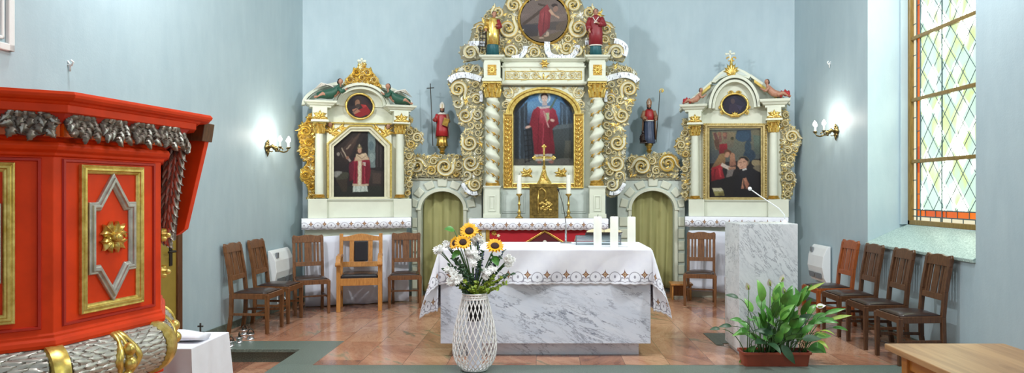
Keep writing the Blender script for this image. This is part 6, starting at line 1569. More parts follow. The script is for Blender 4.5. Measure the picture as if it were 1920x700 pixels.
# wall sconces with three candle bulbs
def sconce(lab, x, d, z, s, rz):
    T = thing('wall_sconce', lab, 'wall lamp', (x, d, z), rz)   # local +x out of the wall
    m = MB(); m.lathe([(.055, 0), (.06, .008), (.045, .02), (.02, .028)], (0,0,0), 16); m.xf(Matrix.Rotation(PI/2, 4, 'Y')); 
    for a in range(6): m.ball((.014, .055*math.cos(a*PI/3), .055*math.sin(a*PI/3)), (.014, .022, .022), 8, 6)
    m.ball((.02, 0, .075), (.014, .02, .024), 8, 6); m.tube([(.014,0,-.05),(.018,0,-.085),(.012,0,-.12)], [.02,.014,.004], 8); m.build('back_plate', MT['dark_brass'], T, smooth=True)
    m = MB(); m.tube([(.01,0,.0),(.07,0,.012),(.12,0,-.012)], [.014,.02,.022], 10); m.ball((.12,0,-.015), .03, 12, 8); m.ball((.075,0,.012), (.02,.028,.028), 10, 6); m.lathe([(.01,-.05),(.016,-.035),(.008,-.02)], (.12,0,-.01), 10); 
    m.tube([(.06+.028*math.cos(q*.8), 0, -.03+.028*math.sin(q*.8)) for q in range(8)], .006, 6); m.build('stem', MT['dark_brass'], T, smooth=True)
    for az in (-48, 0, 48):
        c, q = math.cos(R_(az)), math.sin(R_(az)); V = lambda r, z: (.10+r*c, r*q, z)
        m = MB(); m.tube([V(.02,-.015), V(.07,-.05), V(.12,-.062), V(.165,-.05), V(.185,-.02)], .0065, 8); m.tube([V(.09+.022*math.cos(w*.8), -.03+.022*math.sin(w*.8)) for w in range(8)], .004, 6)
        m.lathe([(.010,-.02),(.026,-.006),(.028,0),(.012,.002)], V(.185,0), 12); a_ = m.build('arm', MT['dark_brass'], T, smooth=True)
        m = MB(); m.lathe([(.011,0),(.011,.062)], V(.185,0), 12); m.build('candle_sleeve', MT['wax'], a_, smooth=True, angle=.8)
        m = MB(); m.lathe([(.009,0),(.023,.018),(.026,.034),(.017,.056),(.002,.076)], V(.185,.062), 12); b = m.build('bulb', MT['bulb'], a_, smooth=True)
        loc = Matrix.Rotation(rz, 3, 'Z') @ Vector(V(.185,.145))
        lamp('sconce_light', 'POINT', (x+loc.x, d+loc.y, z+loc.z), SCONCE, (1.0, .93, .82), .03)
    return T
SCONCE = 3.2
sconce('brass three-candle wall lamp glowing on the left wall above the heater', wl(8.86)+.002, 8.86, 2.15, 1, 0)
sconce('brass three-candle wall lamp glowing on the right wall beside the window', WR-.002, 8.94, 2.36, 1, PI)
def hook(lab, x, d, z, s):
    m = MB(); m.tube([(0,0,0),(s*.03,0,-.005),(s*.045,0,.02),(s*.03,-.01,.035)], .008, 6); m.tube([(0,0,.03),(s*.02,0,0),(s*.012,.01,-.05)], .006, 6); o = m.build('wall_hook', MT['ceil'], smooth=True); o.location = (x, d, z); tag(o, lab, 'hook')
hook('small white iron hook high on the left wall above the red pulpit', wl(5.45), 5.45, 2.58, 1); hook('small white iron hook high on the right wall above the wall lamp', WR, 9.14, 3.27, -1)

# wooden step at the right doorway
T = thing('wooden_step', 'low honey-coloured wooden step at the foot of the right curtained doorway', 'step', (2.03, 10.24, 0), R_(-4)); W = MT['arm']
m = MB(); m.box(-.15, .17, -.16, .14, .215, .24); m.build('top_board', W, T, bevel=.004)
for sx in (-1, 1): m = MB(); m.box(.01+sx*.13-.012, .01+sx*.13+.012, -.14, .12, 0, .215); m.build('side_board', W, T, bevel=.003)
m = MB(); m.box(-.108, .128, .085, .10, .03, .215); m.build('back_board', W, T, bevel=.003)

# big oak table at the right edge (stands on the lower floor)
T = thing('oak_table', 'solid oak table corner in the right foreground before the dark chairs', 'table', (2.86, 3.86, -.14), 0)
zt_ = .76; m = MB(); m.box(-.695, .06, -.55, .53, zt_-.038, zt_); m.build('table_top', [MT['table'], MT['table_s']], T, bevel=.005)
m = MB(); m.box(-.60, .02, .44, .462, zt_-.14, zt_-.038); m.box(-.60, .02, -.482, -.46, zt_-.14, zt_-.038); m.box(-.60, -.578, -.46, .44, zt_-.14, zt_-.038); m.box(-.002, .02, -.46, .44, zt_-.14, zt_-.038); m.build('apron', MT['table_s'], T, bevel=.003)
for sx in (-.585, .01):
    for sy in (-.46, .44): m = MB(); taper(m, (sx, sy, 0), (sx, sy, zt_-.039), .024, .024, .034, .034); m.build('leg', MT['table_s'], T, bevel=.005)

# small draped table by the pulpit
tx0, tx1, ty0, ty1, tz = -2.98, -2.36, 4.66, 5.22, .52
T = thing('side_table', 'small table hidden under a white cloth behind the red pulpit', 'table', ((tx0+tx1)/2, (ty0+ty1)/2, -.14), 0)
hx, hy = (tx1-tx0)/2-.012, (ty1-ty0)/2-.012; m = MB(); m.box(-hx, hx, -hy, hy, tz+.14-.03, tz+.135); m.build('table_top', MT['arm'], T, bevel=.003)
for sx in (-1, 1):
    for sy in (-1, 1): m = MB(); m.box(sx*(hx-.05)-.02, sx*(hx-.05)+.02, sy*(hy-.05)-.02, sy*(hy-.05)+.02, 0, tz+.11); m.build('leg', MT['arm'], T, bevel=.003)
m = MB(); N = 140; per = []
def rectpt(t):     # walk round the table edge
    L = [(tx1,ty0),(tx1,ty1),(tx0,ty1),(tx0,ty0)]; w, hgt = tx1-tx0, ty1-ty0; tot = 2*(w+hgt); s = t*tot
    for i, (ln) in enumerate((hgt, w, hgt, w)):
        if s <= ln: a, b = Vector(L[i]), Vector(L[(i+1)%4]); return a+(b-a)*(s/ln), (Vector((1,0)), Vector((0,1)), Vector((-1,0)), Vector((0,-1)))[i], min(s, ln-s)
        s -= ln
    return Vector(L[0]), Vector((1,0)), 0
ringsT = []
for k in range(9):
    t_ = k/8; ring = []
    for i in range(N):
        p, n, e = rectpt(i/N); c = math.exp(-(e/.13)**2); drop = (.40+.10*c)*t_
        out = t_*(.018+.02*c)+.018*t_*math.sin(i*.62+.8*math.sin(i*.13))*(1-c*.5); ctr = Vector(((tx0+tx1)/2, (ty0+ty1)/2)); dd = (p-ctr).normalized()
        q = p+n*(out*(1-c))+dd*(out*c*1.1); ring.append((q.x, q.y, tz+.003-drop-(.006 if k else 0)))
    ringsT.append(ring)
m.loft(ringsT, 0, cap=False); b = len(m.v)-9*N; m.f.append(tuple(range(b, b+N))); m.mi.append(0)
tag(m.build('tablecloth', MT['linen'], smooth=True, angle=.9, solid=.003), 'white cloth hanging in folds over the small table behind the pulpit', 'tablecloth')
m = MB(); L = []
for i in range(13):
    t_ = i/12; x = -2.84+.45*t_; ring = []
    for q in range(14): a = q*2*PI/14; ring.append((x, 4.93+.02*math.sin(t_*5)+(.12-.03*t_)*math.cos(a), tz+.048-.014*t_+(.036-.012*t_+.006*math.sin(t_*9+q))*math.sin(a)))
    L.append(ring)
m.loft(L); tag(m.build('folded_cloth', MT['linen'], smooth=True), 'folded white cloth lying on the small draped table', 'cloth')
T = thing('table_crucifix', 'tiny dark crucifix standing at the back of the small draped table', 'crucifix', (-2.55, 5.17, tz+.0056), 0)
m = MB(); m.box(-.022, .022, -.018, .018, 0, .008); m.build('foot', MT['iron'], T, bevel=.002)
m = MB(); m.box(-.0055, .0055, -.004, .004, .008, .075); m.box(-.021, .021, -.004, .004, .045, .056); m.build('cross', MT['iron'], T, bevel=.001)

# little metal bells on the stone step
def bell(lab, x, y, s, rz, tip=0.0):
    T = thing('hand_bell', lab, 'bell', (x, y, .001), rz, 'little metal bells on the grey step'); 
    m = MB(); m.lathe([(.036*s, 0), (.037*s, .004*s), (.030*s, .012*s), (.027*s, .03*s), (.030*s, .042*s), (.037*s, .05*s), (.034*s, .054*s)], (0,0,0), 18); m.build('cup', MT['steel'], T, smooth=True, angle=.9)
    m = MB(); m.tube([(-.03*s,0,.05*s), (-.02*s,0,.085*s), (0,0,.10*s), (.02*s,0,.085*s), (.03*s,0,.05*s)], .006*s, 8); m.ball((0, 0, .055*s), (.02*s, .02*s, .014*s), 10, 6); m.build('handle', MT['iron'], T, smooth=True)
    return T
bl = [(433,650,1.0),(413,655,.9),(449,643,1.05),(470,637,1.15),(458,628,1.05),(425,638,.95)]
for i, (px, py, s) in enumerate(bl):
    d = DZ(py); bell(['small metal bell at the front of the cluster on the grey step', 'small metal bell next to the white tablecloth on the grey step', 'small metal bell in the middle of the cluster on the grey step', 'small metal bell on the right of the cluster, by the chair leg', 'small metal bell at the back of the cluster, under the chair', 'small metal bell at the back left of the cluster on the grey step'][i], X(px, d), d, s, i*1.1)

# dark hatch in the floor beside the lectern
m = MB(); m.box(1.79, 1.87, 7.13, 7.72, .0005, .006); m.box(1.87, 2.36, 7.21, 7.72, .0005, .006); tag(m.build('floor_hatch', MT['granite_d'], bevel=.002), 'dark grey hatch plate in the floor behind the marble lectern', 'hatch')

# marble lectern with its microphone
T = thing('lectern', 'tall white veined marble lectern block behind the planter', 'lectern', (2.16, 6.62, 0), R_(0))
m = MB(); m.box(-.28, .28, .0, .52, .05, 1.274); m.build('block', MT['marble2'], T, bevel=.004)
m = MB(); m.box(-.25, .25, .02, .50, 0, .05); m.build('plinth', MT['marble2'], T, bevel=.003)
T = thing('gooseneck_microphone', 'white gooseneck microphone bending left above the marble lectern', 'microphone', (2.42, 6.92, 1.2745), 0)
m = MB(); m.lathe([(.03, 0), (.03, .008), (.012, .016), (.008, .03)], (0,0,0), 14); m.build('base', MT['white_plastic'], T, smooth=True, angle=.7)
m = MB(); m.tube([(0,0,.02),(-.004,0,.075),(-.06,0,.14),(-.15,0,.20),(-.25,0,.265),(-.335,0,.325)], .0055, 8); m.build('gooseneck', MT['white_plastic'], T, smooth=True)
m = MB(); m.ball((-.350,0,.336), (.020,.020,.020), 12, 8); m.build('microphone_head', MT['white_plastic'], T, smooth=True)
# ---------------------------------------------------------------- marble altar in front
ax0, ax1, ay0, ay1, azt = -.973, 1.034, 6.62, 7.47, 1.035
T = thing('marble_altar', 'white grey-veined marble altar table in the middle foreground', 'altar', ((ax0+ax1)/2, (ay0+ay1)/2, 0), 0)
hx, hy = (ax1-ax0)/2, (ay1-ay0)/2
m = MB(); m.box(-hx, hx, -hy, hy, .129, azt); m.build('block', MT['marble'], T, bevel=.004)
m = MB(); m.box(-hx+.10, hx-.10, -hy+.10, hy-.10, 0, .129); m.build('plinth', MT['marble'], T, bevel=.003)
# the cloth: flat sheet bent over the edges, the corners fall as cones
per, fa, fb, lace_h = .185, .345, .60, .135
e = .012
def cloth_pt(u, v):
    """u: distance past the side edge (signed, 0 inside), v: past the front edge; returns offset (outx, outy, dz)"""
    if u <= 0 and v <= 0: return (0, 0, 0)
    r = math.hypot(max(u, 0), max(v, 0))
    if u <= 0: return (0, .010+.02*v, -v)
    if v <= 0: return (.010+.03*u, 0, -u)
    ph = math.atan2(u, v)                 # 0 front flap .. pi/2 side flap
    fl = .012+.30*math.sin(2*ph)**1.3
    az = ph if False else (PI/2)*(.5-.5*math.cos(2*ph))
    return (r*fl*math.sin(az)+.010+.02*r, r*fl*math.cos(az)*.75+.010+.02*r, -r*math.sqrt(max(.1, 1-fl*fl)))
m = MB()
W_, D_ = ax1-ax0, ay1-ay0
def lin_steps(a, b, n): return [a+(b-a)*i/n for i in range(n+1)]
us = lin_steps(-fb, 0, 36)[:-1]+lin_steps(0, W_, 150)[:-1]+lin_steps(W_, W_+fb, 36)
vs_ = lin_steps(-fa, 0, 30)[:-1]+lin_steps(0, D_, 16)[:-1]+lin_steps(D_, D_+.25, 8)
grid = []
def scal(s): return .013*abs(math.sin(s/per*PI*2+PI/2))**.6
for v in vs_:
    row = []
    for u in us:
        # scalloped hem: pull the outer rows in
        vv, uu = v, u
        if v < 0:
            f = min(1, (-v)/fa); vv = v+f**6*(.013-scal(u))
        if u < 0: f = min(1, (-u)/fb); uu = u+f**8*(.013-scal(v))
        if u > W_: f = min(1, (u-W_)/fb); uu = u-f**8*(.013-scal(v))
        su = -uu if uu < 0 else (uu-W_ if uu > W_ else 0); sgn = -1 if uu < 0 else 1
        sv = -vv if vv < 0 else 0; sb = vv-D_ if vv > D_ else 0
        X_ = min(max(uu, 0), W_); Y_ = min(max(vv, 0), D_)
        if sb > 0: ox, oy, oz = cloth_pt(su, sb); oy = -oy
        else: ox, oy, oz = cloth_pt(su, sv)
        # soft waves in the hanging front
        wave = 0
        if oz < 0 and sv > 0 and su <= 0: wave = (-oz)*(.075*math.sin(u*6.3+.6-v*5)+.045*math.sin(u*13-v*9)); oy += wave
        if oz < 0 and su > 0 and sv <= 0: ox += (-oz)*(.03*math.sin(v*11))
        oy = max(oy, .005) if sv > 0 and su <= 0 else oy
        if su > 0: ox = max(ox, .005)
        p = (ax0+X_+sgn*ox*(1 if su > 0 else 0), ay0+Y_-oy*(1 if (sv > 0 or sb > 0) else 0), azt+.004+oz)
        b = m.add([p], []); row.append(b)
        # lace runs along the nearest hem
        hf = v+fa-0.0; hs = (u+fb) if u < W_/2 else (W_+fb-u)
        if hf <= hs: m.uv[b] = (u+20*per, max(0.0, hf))
        else: m.uv[b] = (v+20*per, max(0.0, hs))
    grid.append(row)
for j in range(len(vs_)-1):
    for i in range(len(us)-1): m.f.append((grid[j][i], grid[j][i+1], grid[j+1][i+1], grid[j+1][i])); m.mi.append(0)
tag(m.build('altar_cloth', MT['lace'], smooth=True, solid=.003), 'large white lace-hemmed cloth draped over the front marble altar', 'altar cloth')

# three pillar candles
for i, (px, py1, py0, lab) in enumerate(((1120.5,465,407,'thick white pillar candle on the marble altar, leftmost of three'),(1151.5,465,407,'thick white pillar candle on the marble altar, middle of three'),(1184,465.5,408,'thick white pillar candle on the marble altar, rightmost of three'))):
    d = 6.76; k = d/F; r = .040; hh = (py1-py0)*k; m = MB()
    m.lathe([(r, 0), (r, hh-.012), (r-.005, hh-.004), (r-.012, hh-.006), (r*.3, hh-.014)], (0,0,0), 26, 0); wick(m, hh-.012)
    T = thing('pillar_candle', lab, 'candle', (X(px, d), d, azt+.0066), 0); o = m.build('wax_body', [MT['wax'], MT['wick']], T, smooth=True, angle=.7)
# microphone on the altar
d = 7.28; T = thing('gooseneck_microphone', 'thin gooseneck microphone standing on the marble altar cloth', 'microphone', (X(1061, d), d, azt+.0066), 0)
m = MB(); m.lathe([(.062, 0), (.062, .006), (.05, .012), (.014, .016)], (0,0,0), 20); m.build('base', MT['steel'], T, smooth=True, angle=.6)
m = MB(); m.lathe([(.011, .012), (.011, .12), (.008, .13), (.008, .19), (.005, .21)], (0,0,0), 12); m.build('stem', MT['steel'], T, smooth=True)
m = MB(); m.tube([(0,0,.20),(-.012,0,.30),(-.035,0,.42),(-.075,0,.545)], .0038, 8); m.build('gooseneck', MT['iron'], T, smooth=True)
m = MB(); m.tube([(-.075,0,.545),(-.08,0,.56),(-.087,0,.585)], [.008,.011,.007], 10); m.build('microphone_head', MT['black'], T, smooth=True)
# clear book stand and the open book (turned to the priest's side)
d = 7.10; bx_ = X(1128, d); T = thing('book_stand', 'clear plastic book stand on the marble altar behind the candles', 'stand', (bx_, d, azt+.0066), 0)
m = MB(); m.hexa([(-.27,-.10,.095),(.19,-.10,.095),(.19,.20,.022),(-.27,.20,.022),(-.27,-.10,.101),(.19,-.10,.101),(.19,.20,.028),(-.27,.20,.028)]); m.build('sloping_plate', MT['acrylic'], T)
for x in (-.265, .185): m = MB(); m.v = []; m.hexa([(x-.003,-.10,0),(x+.003,-.10,0),(x+.003,.2,0),(x-.003,.2,0),(x-.003,-.10,.095),(x+.003,-.10,.095),(x+.003,.2,.022),(x-.003,.2,.022)]); m.build('side_plate', MT['acrylic'], T)
m = MB(); m.box(-.27, .19, -.105, -.1, 0, .10); m.build('front_plate', MT['acrylic'], T)
T = thing('open_book', 'open book with cream pages on the clear stand on the marble altar', 'book', (bx_+.015, d+.03, azt+.0066+.10), 0); sl = -.243
def page(s, nm):
    m = MB(); L = []
    for i in range(11):
        t = i/10; x = s*(.004+.17*t); z = .045*math.sin(PI*min(1, t*.75+.12))*(1-.55*t)+.012
        L.append([(x, -.15, z+.037-.012), (x, .15, z-.037-.012), (x, .15, -.037-.008), (x, -.15, .037-.008)])
    m.loft(L); return m.build(nm, MT['paper'], T, smooth=False)
page(-1, 'pages'); page(1, 'pages')
m = MB(); m.hexa([(-.185,-.155,.025),(.185,-.155,.025),(.185,.155,-.051),(-.185,.155,-.051),(-.185,-.155,.031),(.185,-.155,.031),(.185,.155,-.045),(-.185,.155,-.045)]); m.build('cover', MT['leather'], T)

# ---------------------------------------------------------------- woven vase with the bouquet
VX, VY = -.600, 6.15; vz = .001
T = thing('woven_vase', 'white open-lattice cane vase standing on the grey step before the altar', 'vase', (VX, VY, vz), 0)
prof = [(.105,.012),(.150,.05),(.178,.10),(.192,.17),(.194,.25),(.184,.34),(.165,.43),(.142,.53),(.118,.62),(.104,.675)]
def pr(t):
    f = t*(len(prof)-1); i = min(int(f), len(prof)-2); f -= i; a, b = prof[i], prof[i+1]; return a[0]+(b[0]-a[0])*f, a[1]+(b[1]-a[1])*f
for hnd in (1, -1):
    for q in range(24):
        m = MB(); pts = []
        for i in range(29):
            t = i/28; r, z = pr(t); a = q*2*PI/24+hnd*t*1.75; pts.append((r*math.cos(a), r*math.sin(a), z))
        m.tube(pts, .0046, 6); m.build('cane', MT['cane'], T, smooth=True)
def hoop(r, z, w, nm):
    m = MB(); m.tube([(r*math.cos(a*2*PI/40), r*math.sin(a*2*PI/40), z) for a in range(41)], w, 8, cap=False); m.build(nm, MT['cane'], T, smooth=True)
hoop(.108,.012,.010,'foot_ring'); hoop(.100,.004,.006,'foot_ring'); hoop(.104,.675,.010,'rim'); hoop(.108,.655,.007,'rim'); hoop(.113,.635,.006,'rim')
m = MB(); m.lathe([(.095,.006),(.095,.016)], (0,0,0), 24); m.build('bottom', MT['cane'], T)
m = MB()
m.lathe([(.060,.02),(.062,.40),(.060,.60)], (0,0,0), 20, cap=True); m.build('inner_tube', MT['linen2'], T, smooth=True, angle=.8)
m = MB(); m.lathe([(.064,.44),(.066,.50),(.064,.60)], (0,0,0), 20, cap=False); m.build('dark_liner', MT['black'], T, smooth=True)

BR = random.Random(11)
def bP(px, py, dy=0.0):
    d = VY+dy; return Vector((X(px, d), d, Z(py, d)))
root = Vector((VX, VY, .62))
def stem_to(mb, tip, w=.0042, mi=0, bow=.04):
    st = root+Vector((BR.uniform(-.04, .04), BR.uniform(-.04, .04), BR.uniform(-.02, .05))); mid = (st+tip)/2+Vector((0, 0, bow)); 
    pts = [tuple(st*(1-t)**2+mid*2*t*(1-t)+tip*t*t) for t in (0, .2, .4, .6, .8, 1)]; mb.tube(pts, w, 6, mi); return pts
def basis(n):
    n = Vector(n).normalized(); a = n.cross(Vector((0, 0, 1))).normalized(); return a, n.cross(a).normalized()*-1, n
def leaf3(mb, p, d, n, L, w, mi=0, bend=.4, seg=6):
    """flat leaf: from p along d, normal n, drooping"""
    p, d, n = Vector(p), Vector(d).normalized(), Vector(n).normalized(); s = d.cross(n).normalized(); n = s.cross(d); b = []; rows = []
    for i in range(seg+1):
        t = i/seg; ww = w*math.sin(PI*(t**.75)*.98+.03)
        rows.append([p-s*ww+n*ww*.25, p+n*0, p+s*ww+n*ww*.25]); p = p+d*(L/seg); d = (d-n*(bend/seg)).normalized(); n = s.cross(d)
    b = mb.add([tuple(q) for r in rows for q in r], [])
    for i in range(seg):
        for j in range(2): mb.f.append((b+i*3+j, b+i*3+j+1, b+(i+1)*3+j+1, b+(i+1)*3+j)); mb.mi.append(mi)
def sunflower(lab, px, py, r, nrm, dy):
    c = bP(px, py, dy); a, b, n = basis(nrm); T = thing('sunflower', lab, 'flower', tuple(root), 0, 'sunflowers in the woven vase'); o = root
    m = MB(); stem_to(m, c-n*.01, .006); m.v = [tuple(Vector(v)-o) for v in m.v]; m.build('stem', MT['stem'], T, smooth=True)
    m = MB()
    for lay in range(2):
        for q in range(15):
            t = q*2*PI/15+lay*.2; d = a*math.cos(t)+b*math.sin(t)+n*(.25+.25*lay); leaf3(m, c-o+(a*math.cos(t)+b*math.sin(t))*r*.35, d, n-(a*math.cos(t)+b*math.sin(t))*.3, r*BR.uniform(.6, .78), r*.17, 0, BR.uniform(.3, .9), 4)
    m.build('petals', MT['petal_y'], T, smooth=True)
    m = MB(); m.ball((0, 0, 0), (r*.46, r*.46, r*.17), 18, 8); rot = Matrix((a, b, n)).transposed(); m.v = [tuple(rot @ Vector(v)+c-o+n*.006) for v in m.v]; m.build('seed_disc', MT['seed'], T, smooth=True)
sunflower('yellow sunflower at the top of the bouquet', 880, 434, .084, (.0,-.8,.6), -.02)
sunflower('yellow sunflower at the upper left of the bouquet, turned left', 853, 456, .062, (-.6,-.7,.4), -.04)
sunflower('yellow sunflower at the upper left of the bouquet, facing forward', 868, 455, .072, (.1,-.8,.55), -.09)
sunflower('yellow sunflower at the right of the bouquet', 928, 462, .082, (.1,-.7,.75), -.05)
def whitehead(lab, px, py, R_w, n, dy, kind='chrysanthemum'):
    c = bP(px, py, dy); T = thing('white_flower', lab, 'flower', tuple(root), 0, 'white flowers in the woven vase'); o = root
    m = MB(); ps = stem_to(m, c, .0036)
    heads = []
    for i in range(n):
        h = c+Vector((BR.uniform(-1, 1)*R_w, BR.uniform(-.7, .4)*R_w, BR.uniform(-.8, .8)*R_w)); heads.append(h); m.tube([ps[3], tuple((Vector(ps[4])+h)/2), tuple(h)], .0022, 5)
    m.v = [tuple(Vector(v)-o) for v in m.v]; m.build('stem', MT['stem'], T, smooth=True)
    for h in heads:
        m = MB(); nn = Vector((BR.uniform(-.4, .4), -1, BR.uniform(.1, .9))); a, b, n_ = basis(nn); r = BR.uniform(.024, .036)
        for lay in range(3):
            for q in range(9):
                t = q*2*PI/9+lay*.35; dd = (a*math.cos(t)+b*math.sin(t))+n_*(.1+.55*lay); leaf3(m, h-o, dd, n_, r*(1.1-.15*lay), r*.26, 0, .2, 3)
        m.build('flower_head', MT['petal_w'], T, smooth=True)
for lab, px, py, R_w, n, dy in (('white flower spray at the far left edge of the bouquet', 823, 468, .03, 6, .02), ('white flower spray left of the sunflowers', 838, 461, .028, 6, .0), ('large white chrysanthemum cluster at the lower left of the bouquet', 850, 521, .068, 18, -.09), ('white flower cluster just below the forward-facing sunflower', 886, 479, .045, 10, -.08), ('white flower cluster at the lower right of the bouquet', 916, 512, .048, 11, -.09), ('white flower spray at the far right edge of the bouquet', 953, 490, .045, 10, .0), ('white flowers between the top and right sunflowers', 897, 452, .04, 8, .02), ('small white flower low in the middle of the bouquet', 887, 494, .014, 3, -.11), ('white flower spray on the left side above the big white cluster', 842, 508, .03, 5, -.03)):
    whitehead(lab, px, py, R_w, n, dy)
def sprig(name, lab, cat, grp, px, py, mat, nl, L, w, dy, smat='stem'):
    c = bP(px, py, dy); T = thing(name, lab, cat, tuple(root), 0, grp); o = root; m = MB(); ps = stem_to(m, c, .003, 0, BR.uniform(.0, .05)); m.v = [tuple(Vector(v)-o) for v in m.v]; m.build('stem', MT[smat], T, smooth=True)
    m = MB()
    for i in range(nl):
        t = .35+.65*i/nl; f = t*5; k = min(int(f), 4); p = Vector(ps[k])*(1-(f-k))+Vector(ps[k+1])*(f-k); d = Vector((BR.uniform(-1, 1), BR.uniform(-1, .5), BR.uniform(-.1, 1))); leaf3(m, p-o, d, Vector((BR.uniform(-.3, .3), -1, BR.uniform(.2, .9))), L*BR.uniform(.7, 1.2), w, 0, .5, 4)
    m.build('leaves', MT[mat], T, smooth=True)
gs = 'leafy green sprigs in the woven vase'; lb = 'lime-green leafy sprig at the base of the bouquet above the vase rim'; ld = 'dark green leafy sprig among the flowers of the bouquet'
for px, py, dy in ((905,540,-.10),(925,532,-.08),(945,520,-.05),(880,545,-.12),(862,540,-.1),(935,545,-.06),(895,528,-.12),(915,545,-.11),(950,532,-.03),(870,528,-.12),(888,538,-.13),(930,518,-.06)): sprig('lime_sprig', lb, 'foliage', 'lime sprigs at the vase rim', px, py, 'leaf_l', 26, .032, .011, dy)
for px, py, dy in ((842,497,-.02),(832,505,-.03),(848,480,-.02),(860,490,-.1),(902,490,-.08),(925,480,-.05),(938,505,.0),(870,505,-.12),(880,515,-.12),(855,535,-.1),(866,548,-.1),(900,505,-.12),(845,465,.03),(905,470,.02),(942,480,.03),(962,512,-.02)): sprig('green_sprig', ld, 'foliage', gs, px, py, 'leaf_d', 20, .036, .012, dy)
for px, py, dy in ((898,448,.0),(905,475,-.06),(895,505,-.13),(948,468,.02)): sprig('blue_thistle', 'dark blue thistle stem among the white flowers of the bouquet', 'flower', 'blue thistles in the woven vase', px, py, 'leaf_b', 34, .022, .006, dy)
for px, py, L, lab in ((862,470,.10,'broad sunflower leaf at the left of the bouquet'), (925,480,.11,'broad sunflower leaf below the right sunflower'), (852,432,.10,'long dark leaf sticking out left of the top sunflower')):
    c = bP(px, py, -.03); m = MB(); stem_to(m, c); leaf3(m, c, (-.5 if px < 900 else .3, -.4, -.5 if px != 852 else .15), (.1, -.8, .7), L, L*.33, 1, .4); o = m.build('broad_leaf', [MT['stem'], MT['leaf']], None, smooth=True); tag(o, lab, 'leaf')

# ---------------------------------------------------------------- planter with peace lilies
d0 = 6.25; px0, px1 = X(1394, d0), X(1522, d0); PX = (px0+px1)/2; PW = (px1-px0)/2; PD = .20; PH = .128
T = thing('planter', 'long terracotta plastic planter trough on the grey step before the lectern', 'planter', (PX, d0, .001), 0)
def rr(hw_, y0, y1, z, r=.03):
    pts = []
    for cx_, cy_, a in ((hw_-r, y0+r, -PI/2), (hw_-r, y1-r, 0), (-hw_+r, y1-r, PI/2), (-hw_+r, y0+r, PI)):
        for q in range(4): b = a+q*PI/6; pts.append((cx_+r*math.cos(b), cy_+r*math.sin(b), z))
    return pts
m = MB(); m.loft([rr(PW-.018, .012, PD-.012, 0), rr(PW-.004, .002, PD-.002, PH-.022), rr(PW+.008, -.008, PD+.008, PH-.02), rr(PW+.008, -.008, PD+.008, PH), rr(PW-.006, .004, PD-.004, PH), rr(PW-.014, .01, PD-.01, PH-.05)], 0, cap=False); b = 0; m.f.append(tuple(range(15, -1, -1))); m.mi.append(0)
m.build('trough', MT['terra'], T, smooth=True, angle=.6)
m = MB(); R = random.Random(4); NX, NY = 40, 10; b = m.add([(-PW+.014+(2*PW-.028)*i/NX, .012+(PD-.024)*j/NY, PH-.028+R.uniform(-.006, .008)) for j in range(NY+1) for i in range(NX+1)], [])
for j in range(NY):
    for i in range(NX): m.f.append((b+j*(NX+1)+i, b+j*(NX+1)+i+1, b+(j+1)*(NX+1)+i+1, b+(j+1)*(NX+1)+i)); m.mi.append(0)
m.build('soil', MT['soil'], T, smooth=True)
LR = random.Random(21)
def lily(lab, x0, x1, spec, flowers):
    T = thing('peace_lily', lab, 'plant', ((x0+x1)/2, d0+.10, PH-.03), 0); o = Vector(T.location)
    for (px, py, dy, L, w, bend, mat) in spec:
        lift_ = LR.uniform(.5, 1.6) if mat in ('leaf', 'leaf_m') and 1405 < px < 1522 else LR.uniform(-.1, .25)
        tip = Vector((X(px, d0+dy), d0+dy, Z(py, d0+dy))); base = Vector((min(max(tip.x+LR.uniform(-.08, .08), x0), x1)*.55+LR.uniform(x0, x1)*.45, d0+.10+LR.uniform(-.05, .05), PH-.03))
        m = MB(); up = max(.12, tip.z-base.z); mid = base+Vector(((tip.x-base.x)*.35, (tip.y-base.y)*.35, up*.95 if tip.z > base.z+.1 else .22)); 
        pts = [base*(1-t)**2+mid*2*t*(1-t)+tip*t*t for t in [i/7 for i in range(8)]]
        # blade occupies the outer part
        m.tube([tuple(p-o) for p in pts], [.0045, .0045, .004, .004, .0036, .0034, .003, .002], 6, 0)
        dr = (pts[-1]-pts[-2]).normalized(); dr = (dr+Vector((LR.uniform(-.25, .25), LR.uniform(-.35, .0), lift_))).normalized()
        nn = Vector((LR.uniform(-.5, .5), -.75, .65)); leaf3(m, pts[-1]-o, dr, nn, L, w, 1, bend, 8)
        m.build('leaf', [MT['stem'], MT[mat]], T, smooth=True)
    for (px, py, dy, ang, up) in flowers:
        tip = Vector((X(px, d0+dy), d0+dy, Z(py, d0+dy))); base = Vector((min(max(tip.x, x0), x1), d0+.10, PH-.03)); mid = (base+tip)/2+Vector((0, 0, .05)); m = MB()
        m.tube([tuple(base*(1-t)**2+mid*2*t*(1-t)+tip*t*t-o) for t in (0, .25, .5, .75, 1)], .0038, 6, 0)
        dd = Vector((math.cos(ang), -.2, math.sin(ang))); leaf3(m, tip-o, dd, Vector((-.3, -1, .4)), .085, .024, 1, -.3, 6); m.tube([tuple(tip-o+dd*.01+Vector((0, -.012, 0))), tuple(tip-o+dd*.05+Vector((0, -.016, 0)))], .006, 6, 2)
        m.build('flower', [MT['stem'], MT['petal_w'], MT['leaf_l']], T, smooth=True)
spec = []
for i in range(80):
    px = LR.gauss(1462, 32); px = min(max(px, 1405), 1525); py = LR.uniform(572, 655) - (8 if 1425 < px < 1500 else -12); spec.append((px, py, LR.uniform(-.03, .2), LR.uniform(.14, .23), LR.uniform(.028, .046), LR.uniform(.1, 1.3), LR.choice(('leaf', 'leaf', 'leaf_d', 'leaf_m'))))
